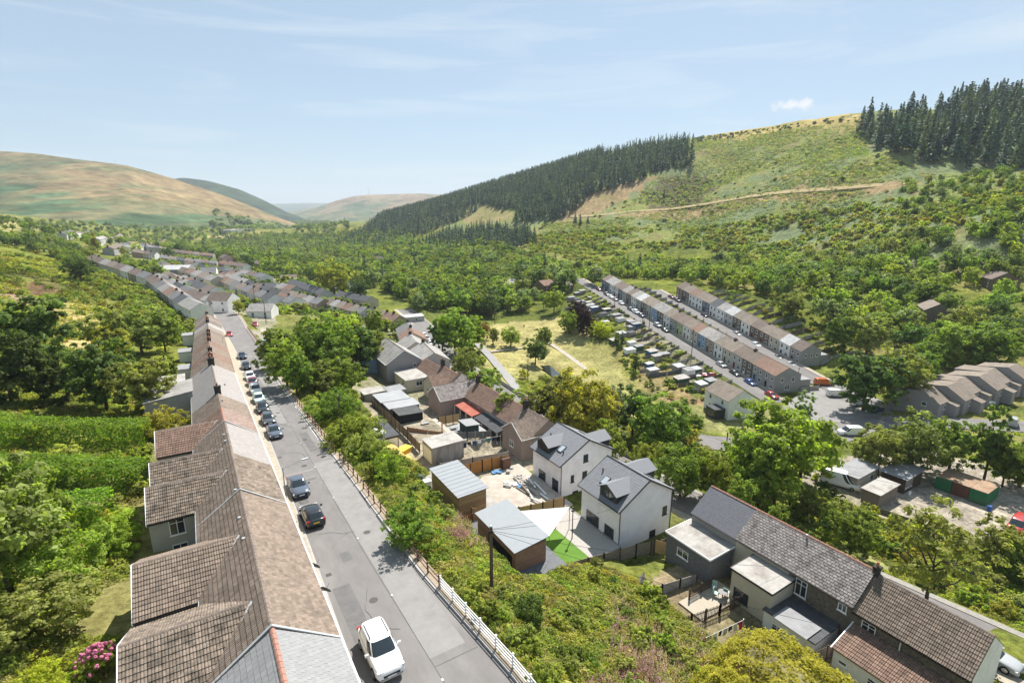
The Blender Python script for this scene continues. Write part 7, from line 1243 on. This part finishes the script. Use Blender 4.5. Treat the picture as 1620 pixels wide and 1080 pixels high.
# ------------------------------------------------------------------ woods
def wood(poly_px, spacing, hr, kind, lo=12., seed=1, house=7.5, poly=None):
    rs = np.random.RandomState(seed); poly = poly or PX(poly_px, lo=lo); X, Y = fill(poly, spacing, rs, house); m = vis(X, Y); X, Y = X[m], Y[m]; return X, Y, rs.uniform(*hr, len(X))
def cat3(l): return [np.concatenate([q[i] for q in l]) for i in range(3)]
broad = cat3([wood([(250, 405), (330, 385), (420, 374), (560, 368), (650, 378), (700, 392), (800, 398), (950, 440), (960, 462), (905, 488), (800, 498), (740, 500), (660, 492), (600, 468), (545, 446), (460, 440), (400, 426), (330, 408)], 8.6, (8, 15), 'b', seed=1),
              wood([(950, 440), (1000, 425), (1100, 415), (1300, 405), (1500, 365), (1620, 352), (1620, 450), (1500, 470), (1450, 520), (1400, 545), (1320, 530), (1250, 492), (1170, 462), (1085, 446)], 8.5, (7, 12), 'b', seed=2),
              wood([(1310, 520), (1400, 545), (1450, 590), (1620, 565), (1620, 450), (1500, 490)], 8, (7, 12), 'b', seed=3),
              wood([(100, 375), (250, 362), (400, 362), (420, 372), (330, 384), (250, 400), (160, 412), (120, 400)], 25, (7, 12), 'b', seed=4),
              wood([(0, 372), (60, 372), (140, 400), (160, 415), (120, 425), (40, 395), (0, 388)], 8, (5, 8), 'b', seed=5),
              wood([(360, 345), (440, 352), (470, 372), (560, 368), (520, 350), (470, 340)], 26, (9, 15), 'b', lo=500, seed=6, house=0),
              wood([(1430, 292), (1500, 285), (1620, 262), (1620, 335), (1500, 352), (1415, 345)], 8.5, (4, 8), 'b', lo=200, seed=11, house=0),
              wood([(0, 346), (120, 352), (330, 362), (330, 372), (100, 376), (0, 374)], 22, (6, 10), 'b', lo=250, seed=12, house=0),
              wood([(690, 480), (760, 500), (760, 470), (720, 455)], 7, (8, 13), 'b', seed=8),
              wood([(180, 425), (300, 452), (320, 462), (240, 428), (200, 412)], 8, (6, 9), 'b', seed=9, house=9),
              wood([(1090, 650), (1140, 700), (1150, 730), (1060, 680)], 7, (4, 7), 'b', seed=10)])
o_ = np.argsort(np.hypot(broad[0], broad[1])); broad = [q[o_] for q in broad]; print('broad', len(broad[0]))
bl_m = ['mid', 'dark', 'lime', 'olive', 'mid', 'grey', 'dark', 'mid']
CN = dict(mid='mid-green', dark='dark green', lime='bright lime', olive='olive', grey='grey-green')
def wood_label(x, y, lf):
    z = 'on the upper right hillside' if x > 255 else 'on the lower right hillside' if x > 205 else 'behind the far half of the terraces' if x > 105 and y > 130 else 'right of the upper terrace' if x > 105 else 'on the left slope behind the village' if x < -20 else 'along the valley floor'
    return f'{CN[lf]} broadleaf tree in the wood {z}', f'{CN[lf]} trees {z}'
for i in range(min(300, len(broad[0]))):
    x, y, h = broad[0][i], broad[1][i], broad[2][i]; lf_ = TR.choice(bl_m); lb, gp = wood_label(x, y, lf_); pr = BT[i % 5] if math.hypot(x, y) < 190 else BF[i % 4]; tree_obj('broadleaf_tree', lb, x, y, hz(x, y) - .2, h, TR.uniform(.85, 1.2), pr, LF[lf_], TR.uniform(0, 6.28), gp, trunk=math.hypot(x, y) < 260)
X, Y, S_ = [q[300:] for q in broad]
scatter('valley_wood', 'continuous broadleaf wood receding up the valley and hillside', 'woodland', X, Y, hgt(X, Y) - .2, S_ / 10, BF, [LF[k] for k in ('mid', 'dark', 'mid', 'olive', 'grey', 'dark', 'lime')], VRS)
k_ = np.arange(len(X))[::11]; scatter('valley_conifers', 'scattered conifers and slim poplars standing above the valley wood', 'woodland', X[k_] + 3, Y[k_] + 2, hgt(X[k_] + 3, Y[k_] + 2) - .3, S_[k_] / 10 * VRS.uniform(.9, 1.5, len(k_)), CF, [LF['conifer'], LF['larch'], LF['mid']], VRS)
con = cat3([wood([(690, 322), (760, 300), (860, 272), (960, 248), (1040, 232), (1090, 226), (1088, 268), (1040, 272), (1000, 290), (940, 306), (905, 335), (880, 350), (815, 354), (820, 332), (760, 324), (640, 352), (600, 372), (570, 374)], 7.0, (13, 20), 'c', lo=300, seed=21, house=0),
            wood([(1372, 236), (1420, 250), (1500, 262), (1560, 272), (1620, 268), (1700, 240), (1700, 150), (1620, 165), (1500, 190), (1368, 205)], 10.5, (16, 34), 'c', lo=250, seed=22, house=0),
            wood([(530, 392), (560, 372), (640, 352), (720, 332), (760, 330), (740, 345), (690, 362), (640, 382), (590, 396)], 8, (10, 17), 'c', lo=300, seed=23, house=0),
            wood([(640, 398), (700, 372), (770, 362), (835, 368), (850, 385), (800, 400), (720, 402)], 8, (10, 17), 'c', lo=300, seed=24, house=0),
            wood([(340, 372), (400, 380), (430, 385), (345, 385)], 16, (10, 14), 'c', seed=25)])
dd = np.hypot(con[0], con[1]); big = con[2] / dd; o_ = np.argsort(-big); con = [q[o_] for q in con]; print('con', len(con[0]))
def con_label(x, y, rt):
    xr = x * math.cos(YAW) - y * math.sin(YAW); fw = x * math.sin(YAW) + y * math.cos(YAW); px_ = CX + FPX * xr / fw; rw = 'front' if math.hypot(x, y) < (430 if rt else 640) else 'rear'
    if rt: return f'tall dark conifer, {rw} of the upper right plantation, {"left" if px_ < 1450 else "middle" if px_ < 1550 else "right"} third'
    return f'dark conifer, {rw} of the pine belt across the valley, {"left" if px_ < 700 else "right"} half'
for i in range(min(300, len(con[0]))):
    x, y, h = con[0][i], con[1][i], con[2][i]; rt = x > 260 and y < 330
    tree_obj('conifer_tree', con_label(x, y, rt), x, y, hz(x, y) - .5, h, TR.uniform(.8, 1.15), CT_[i % 3] if i < 160 else CF[i % 2], LF['conifer' if TR.random() < .8 else 'larch'], TR.uniform(0, 6.28), 'tall conifers at the upper right' if rt else 'conifers of the pine belt')
X, Y, S_ = [q[300:] for q in con]
scatter('conifer_plantation', 'dense dark conifer plantation covering the ridge across the valley', 'woodland', X, Y, hgt(X, Y) - .5, S_ / 10, CF, [LF['conifer'], LF['conifer'], LF['larch']], VRS)
# lone conifers on the clearing edge
for k, (px_, tp, bs) in enumerate(((1093, 212, 262), (862, 322, 356), (910, 335, 357), (918, 338, 358), (930, 341, 358), (858, 378, 395), (1362, 168, 210), (1050, 300, 318))):
    p, h = by_px(px_, tp, bs); tree_obj('conifer_tree', ['tall lone conifer at the right end of the ridge plantation', 'pale lone tree below the ridge plantation', 'first of three small conifers by the hill track', 'middle of three small conifers by the hill track', 'last of three small conifers by the hill track', 'slim dark conifer at the edge of the valley wood', 'outermost conifer at the left end of the upper right plantation', 'small dark conifer beside the quarry scar'][k], p.x, p.y, p.z, h, 1.0 if k else .7, CT_[k % 3], LF['larch' if k in (1, 5) else 'conifer'], 0)

# ------------------------------------------------------------------ scrub, ground cover
def cover(name, label, cat, polys, spacing, size, protos, mats, seed, lo=12., house=6., sz=None, sink=.15, world=False, density=None):
    rs = np.random.RandomState(seed); XX, YY = [], []
    for pl in polys:
        X, Y = fill(pl if world else PX(pl, lo=lo), spacing, rs, house); m = vis(X, Y); X, Y = X[m], Y[m]
        if density is not None: k = fbm(X, Y, density[0], seed) > density[1]; X, Y = X[k], Y[k]
        XX.append(X); YY.append(Y)
    X, Y = np.concatenate(XX), np.concatenate(YY); S_ = rs.uniform(*size, len(X)); print(name, len(X))
    return scatter(name, label, cat, X, Y, hgt(X, Y) - sink * S_, S_, protos, [LF[k] for k in mats], rs, .15, sz)
BANK = [(14.3, 15), (14.3, 60), (14.6, 110), (17, 150), (24, 150), (27, 105), (21, 85), (21.5, 72), (25, 64), (22, 60), (22, 48), (23, 36.5), (33, 36.5), (36, 30), (35.5, 8), (20, 2)]
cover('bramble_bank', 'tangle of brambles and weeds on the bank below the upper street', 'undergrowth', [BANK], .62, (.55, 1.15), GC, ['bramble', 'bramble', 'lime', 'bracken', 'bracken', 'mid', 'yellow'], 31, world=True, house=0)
cover('tall_weeds', 'taller shrubs standing out of the roadside bank', 'undergrowth', [BANK], 2.1, (.5, 1.1), SH, ['mid', 'olive', 'bramble', 'lime'], 32, world=True, house=0, density=(9, .5))
cover('seed_heads', 'pinkish seed heads among the weeds of the bank', 'undergrowth', [[(20, 8), (35, 8), (35, 24), (29, 30), (24, 24), (17, 20)], PX([(700, 830), (715, 815), (765, 860), (750, 885)])], 1.0, (.7, 1.05), SPK, ['heather', 'pink', 'heather', 'bracken'], 33, world=True, house=0, density=(4, .43))
cover('willowherb', 'pink willowherb patch beside the roadside clump', 'flowers', [PX([(465, 578), (500, 574), (512, 588), (490, 594)]), PX([(40, 450), (90, 452), (100, 468), (50, 470)]), PX([(705, 845), (720, 825), (775, 885), (765, 905)])], 1.25, (.8, 1.15), SPK, ['pink', 'heather'], 34, world=True, house=0, density=(4, .42))
LEFT = [(-7.5, 22), (-7.5, 75), (-8.5, 110), (-5, 190), (-20, 270), (-60, 420), (-140, 420), (-140, 120), (-75, 20), (-45, 5), (-20, 2)]
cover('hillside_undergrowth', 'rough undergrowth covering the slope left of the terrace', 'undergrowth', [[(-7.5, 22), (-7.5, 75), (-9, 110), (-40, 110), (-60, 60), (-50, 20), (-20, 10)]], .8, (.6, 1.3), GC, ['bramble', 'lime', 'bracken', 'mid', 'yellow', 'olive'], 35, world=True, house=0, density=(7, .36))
cover('hillside_bushes', 'bushes crowding the slope left of the terrace', 'bushes', [LEFT], 3.6, (.6, 1.7), SH, ['mid', 'olive', 'lime', 'bramble', 'yellow', 'bramble'], 36, world=True, house=5, density=(16, .53))
cover('far_slope_grass', 'bracken and long grass on the far left slope', 'undergrowth', [[(-9, 110), (-5, 190), (-20, 270), (-60, 420), (-140, 420), (-140, 120), (-60, 60)]], 2.2, (.7, 1.4), GCF, ['bramble', 'lime', 'bracken', 'yellow'], 37, world=True, house=5, density=(18, .4))
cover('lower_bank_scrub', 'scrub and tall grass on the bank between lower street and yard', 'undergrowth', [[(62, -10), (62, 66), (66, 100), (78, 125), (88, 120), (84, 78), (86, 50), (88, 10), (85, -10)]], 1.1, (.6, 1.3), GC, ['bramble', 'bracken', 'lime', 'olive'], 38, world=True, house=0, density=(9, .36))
cover('lower_bank_bushes', 'bushes between the lower street and the yard', 'bushes', [[(66, -5), (64.5, 66), (69, 100), (80, 128), (92, 122), (84, 78), (88, 48), (90, 12)]], 3.6, (.9, 2.1), SH, ['mid', 'olive', 'lime', 'dark', 'yellow'], 39, world=True, house=0, density=(13, .42))
cover('garden_bushes', 'shrubs in the gardens below the long terrace', 'bushes', [PX([(955, 462), (990, 480), (1080, 555), (1150, 605), (1115, 640), (1060, 650), (1000, 600), (950, 520)]), PX([(1100, 448), (1240, 470), (1340, 545), (1345, 570), (1250, 515), (1100, 460)])], 3.2, (.5, 1.4), SHF, ['mid', 'olive', 'lime', 'dark', 'yellow'], 40, world=True, house=2.6, density=(10, .4))
cover('hill_bushes', 'green scrub bushes on the lower hillside across the valley', 'bushes', [[(830, 375), (1000, 362), (1200, 345), (1420, 318), (1620, 300), (1620, 355), (1400, 390), (1200, 415), (960, 425), (840, 400)]], 4.6, (1.0, 3.2), SHF, ['lime', 'bramble', 'mid', 'lime', 'bracken', 'yellow'], 41, lo=200, house=0, density=(38, .36))
cover('hill_bracken', 'bracken and heather clumps over the open hillside', 'bracken', [[(860, 350), (960, 345), (1040, 280), (1100, 225), (1200, 210), (1365, 200), (1375, 245), (1500, 275), (1620, 280), (1620, 310), (1400, 330), (1200, 350), (1000, 368), (850, 375)]], 3.9, (.8, 1.9), GCF, ['fern', 'fern', 'fern', 'bracken', 'lime'], 42, lo=250, house=0, density=(26, .3))
cover('hill_dark_scrub', 'dark gorse dotted over the open hillside', 'bushes', [[(900, 345), (1040, 300), (1130, 270), (1365, 215), (1620, 285), (1400, 325), (1200, 345), (1000, 360)], [(1030, 335), (1030, 300), (1060, 278), (1130, 282), (1120, 310), (1075, 338)]], 17, (.9, 2.2), SHF, ['mid', 'dark', 'olive'], 43, lo=250, house=0, density=(60, .52))
cover('moor_trees', 'dark trees dotted on the foot of the moor', 'bushes', [[(340, 318), (400, 330), (440, 350), (440, 368), (340, 372), (370, 345)]], 26, (3.5, 6), SHF, ['dark', 'mid'], 44, lo=900, house=0) if False else None
cover('ridge_scrub', 'small dark shrubs along the skyline of the right hill', 'bushes', [[(1095, 219), (1200, 206), (1360, 187), (1362, 195), (1200, 212), (1100, 226)]], 9, (1.2, 2.6), SHF, ['dark', 'olive', 'conifer'], 45, lo=400, house=0)
cover('park_edge', 'scrub along the stream and park edge', 'bushes', [PX([(725, 545), (748, 548), (800, 615), (840, 645), (800, 660), (745, 600)]), PX([(1000, 620), (1060, 650), (1050, 690), (1000, 660)])], 3.2, (.9, 1.8), SHF, ['mid', 'olive', 'lime', 'orange', 'dark'], 46, world=True, house=4)
cover('village_gardens', 'bushes and garden trees between the village houses', 'bushes', [PX([(200, 425), (260, 412), (350, 402), (440, 430), (520, 465), (640, 520), (600, 525), (440, 500), (330, 505), (250, 455)])], 4.6, (1.0, 3.4), SHF, ['mid', 'olive', 'lime', 'dark'], 47, world=True, house=5.2, density=(12, .42))
cover('terrace_back_bushes', 'bushes along the backs of the left terrace after its bend', 'bushes', [PX([(150, 428), (245, 462), (318, 518), (290, 545), (205, 485), (140, 440)])], 3.4, (.8, 1.9), SHF, ['mid', 'lime', 'olive', 'bramble'], 49, world=True, house=4.5, density=(10, .36))
# bushes on the shoulder of the moor, set on its slope
mrs = np.random.RandomState(48); mp = []
for k in range(210):
    px_ = 330 + 140 * mrs.rand() ** .6; t_ = mrs.uniform(.04, .62) ** 1.2; sk_y, sk_d = np.interp(px_, [300, 350, 400, 450, 478], [291, 308, 327, 348, 358]), np.interp(px_, [300, 350, 400, 450, 478], [1850, 1950, 2050, 2150, 2250]); fo_y, fo_d = np.interp(px_, [300, 400, 450, 478], [371, 375, 372, 366]), np.interp(px_, [300, 400, 450, 478], [1060, 1200, 1500, 1900]); mp.append(atd(px_, fo_y + (sk_y - fo_y) * t_ ** .85, fo_d + (sk_d - fo_d) * t_ ** 1.05))
mp = np.array(mp); scatter('moor_bushes', 'dark bushes dotted over the shoulder of the moor', 'bushes', mp[:, 0], mp[:, 1], mp[:, 2] - 6, mrs.uniform(5, 11, len(mp)), SHF, [LF['dark'], LF['mid']], mrs)
# hedges on the left slope
def hedge(label, a, b, w_, h_, mat, seed, lf=.13):
    rs = np.random.RandomState(seed); a, b = G(*a), G(*b); d = Vector((b.x - a.x, b.y - a.y, 0)); L_ = d.length; n = int(L_ * (w_ + 2 * h_) * 62); u = rs.uniform(0, L_, n); q = rs.uniform(0, w_ + 2 * h_, n)
    y_ = np.where(q < h_, -w_ / 2, np.where(q < h_ + w_, q - h_ - w_ / 2, w_ / 2)); z_ = np.where(q < h_, q, np.where(q < h_ + w_, h_, q - h_ - w_)); bump = (fbm(u + 50, q * 1.3 + 9, 1.5, seed) - .5) * .9
    nx = np.where(q < h_, -1., np.where(q < h_ + w_, 0., 1.)); nz = np.where((q >= h_) & (q < h_ + w_), 1., .25); y_ = y_ + nx * bump + rs.normal(size=n) * .08; z_ = z_ + (nz > .5) * bump + rs.normal(size=n) * .08
    base = np.array([hz(a.x + d.x * t, a.y + d.y * t) for t in np.linspace(0, 1, 24)]); zb_ = np.interp(u / L_, np.linspace(0, 1, 24), base) - a.z
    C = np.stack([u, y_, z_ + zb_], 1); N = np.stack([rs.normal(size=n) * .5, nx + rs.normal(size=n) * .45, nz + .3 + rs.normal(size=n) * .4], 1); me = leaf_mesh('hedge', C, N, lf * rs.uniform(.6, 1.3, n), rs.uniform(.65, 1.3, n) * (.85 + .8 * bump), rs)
    o = put('hedge', me, LF[mat], None, (a.x, a.y, a.z), math.atan2(d.y, d.x)); tag(o, label, 'hedge', 'clipped hedges on the left slope'); return o
hedge('upper of the two long clipped hedges across the left slope', (-30, 702), (238, 706), 3.0, 3.4, 'hedge', 61); hedge('lower of the two long clipped hedges across the left slope', (-30, 765), (236, 772), 3.2, 3.0, 'hedge', 62); hedge('short thick hedge below the two long hedges', (92, 838), (178, 832), 3.2, 3.0, 'hedge', 63)
# single shrubs
def shrub(lab, px_, tp, bs, mat, wr=1., i=0, pr=None):
    p, h = by_px(px_, tp, bs)
    if 12 < p.x < 17 and 40 < p.y < 110: p = Vector((max(p.x + 1.4, 16.2), p.y, 0)); p.z = hz(p.x, p.y); h *= .8
    o = thing('shrub', lab, 'shrub', (p.x, p.y, p.z - .1), TR.uniform(0, 6)); s = h / 1.75; o.scale = (s * wr, s * wr, s); put('foliage', pr or (SHX[i % 3] if s > 1.2 else SH[i % 4]), LF[mat], o); return o
for k, (px_, tp_, bs_, wr_, lab_) in enumerate(((1235, 1036, 1120, 1.4, 'golden yellow mound of shrub filling the bottom edge left of the lean-to'), (1150, 1072, 1125, 1.2, 'smaller golden mound at the bottom edge to the left'))): shrub(lab_, px_, tp_, bs_, 'gold', wr_, 0, MOUND[k])
shrub('large rounded bush beside the upper street fence near the willowherb', 492, 585, 665, 'mid', 1.0, 1); shrub('wide bush left of the dark garage', 525, 620, 705, 'lime', 1.1, 2); shrub('lime bush by the fence before the dark garage', 572, 690, 765, 'lime', .8, 3); shrub('bush overhanging the fence halfway along the street', 540, 660, 730, 'olive', .9, 0); shrub('dark bush on the bank next to the road shadow', 655, 795, 860, 'mid', 1.0, 1); shrub('red leaved shrub beside the lawn behind the terrace', 258, 622, 645, 'red', .8, 2); shrub('yellow and orange shrub behind the red rear wing', 262, 640, 690, 'yellow', 1.1, 3)
hy = shrub('pink hydrangea at the corner of the nearest rear wing', 160, 1018, 1070, 'mid', .8, 0); 
fr = np.random.RandomState(9); hb = MB()
for k in range(48):
    a_ = fr.uniform(0, 6.28); r_ = fr.uniform(.2, 1.2); c_ = Vector((r_ * math.cos(a_), r_ * math.sin(a_), 1.75 - .5 * r_ ** 2 + fr.uniform(-.1, .1))); bm_ = bmesh.new(); bmesh.ops.create_icosphere(bm_, subdivisions=2, radius=.11, matrix=Matrix.Translation(c_)); 
    for v in bm_.verts: v.co += Vector(fr.normal(size=3)) * .016
    hb.add([v.co[:] for v in bm_.verts], [[v.index for v in f.verts] for f in bm_.faces], fr.uniform(.8, 1.2)); bm_.free()
fo = hb.build('flower_heads', M('hydrangea pink', (.52, .16, .26), .8, .2, 6, attr='tint'), hy); fo['kind'] = 'stuff'; shrub('lone dark shrub on the open bank below the white rail', 833, 935, 985, 'dark', .8, 1); shrub('olive shrub at the left bottom garden', 60, 900, 1000, 'olive', 1.3, 2); shrub('golden yellow low shrub at the bottom left', 75, 1040, 1100, 'gold', 1.0, 3); shrub('lime tipped shrub below the short hedge', 100, 825, 930, 'lime', 1.0, 1); shrub('lime bush against the second rear wing', 190, 800, 870, 'lime', .9, 2); shrub('orange shrub in the terrace gardens', 949, 505, 535, 'gold', 1.0, 0)
# ------------------------------------------------------------------ summer haze over the whole valley
hb_ = MB(); hb_.box(-11500, -11500, -75, 11500, 11500, 420); ho = hb_.build('haze', None); hm = bpy.data.materials.new('haze air'); hm.use_nodes = True; t = hm.node_tree; t.nodes.clear(); out = nn(t, 'ShaderNodeOutputMaterial'); pv = nn(t, 'ShaderNodeVolumePrincipled'); pv.inputs['Color'].default_value = (.8, .88, 1, 1); pv.inputs['Density'].default_value = 0.95e-4; pv.inputs['Anisotropy'].default_value = 0.0; t.links.new(pv.outputs[0], out.inputs['Volume']); ho.data.materials.append(hm); ho['kind'] = 'stuff'; ho['label'] = 'thin summer haze filling the valley air'
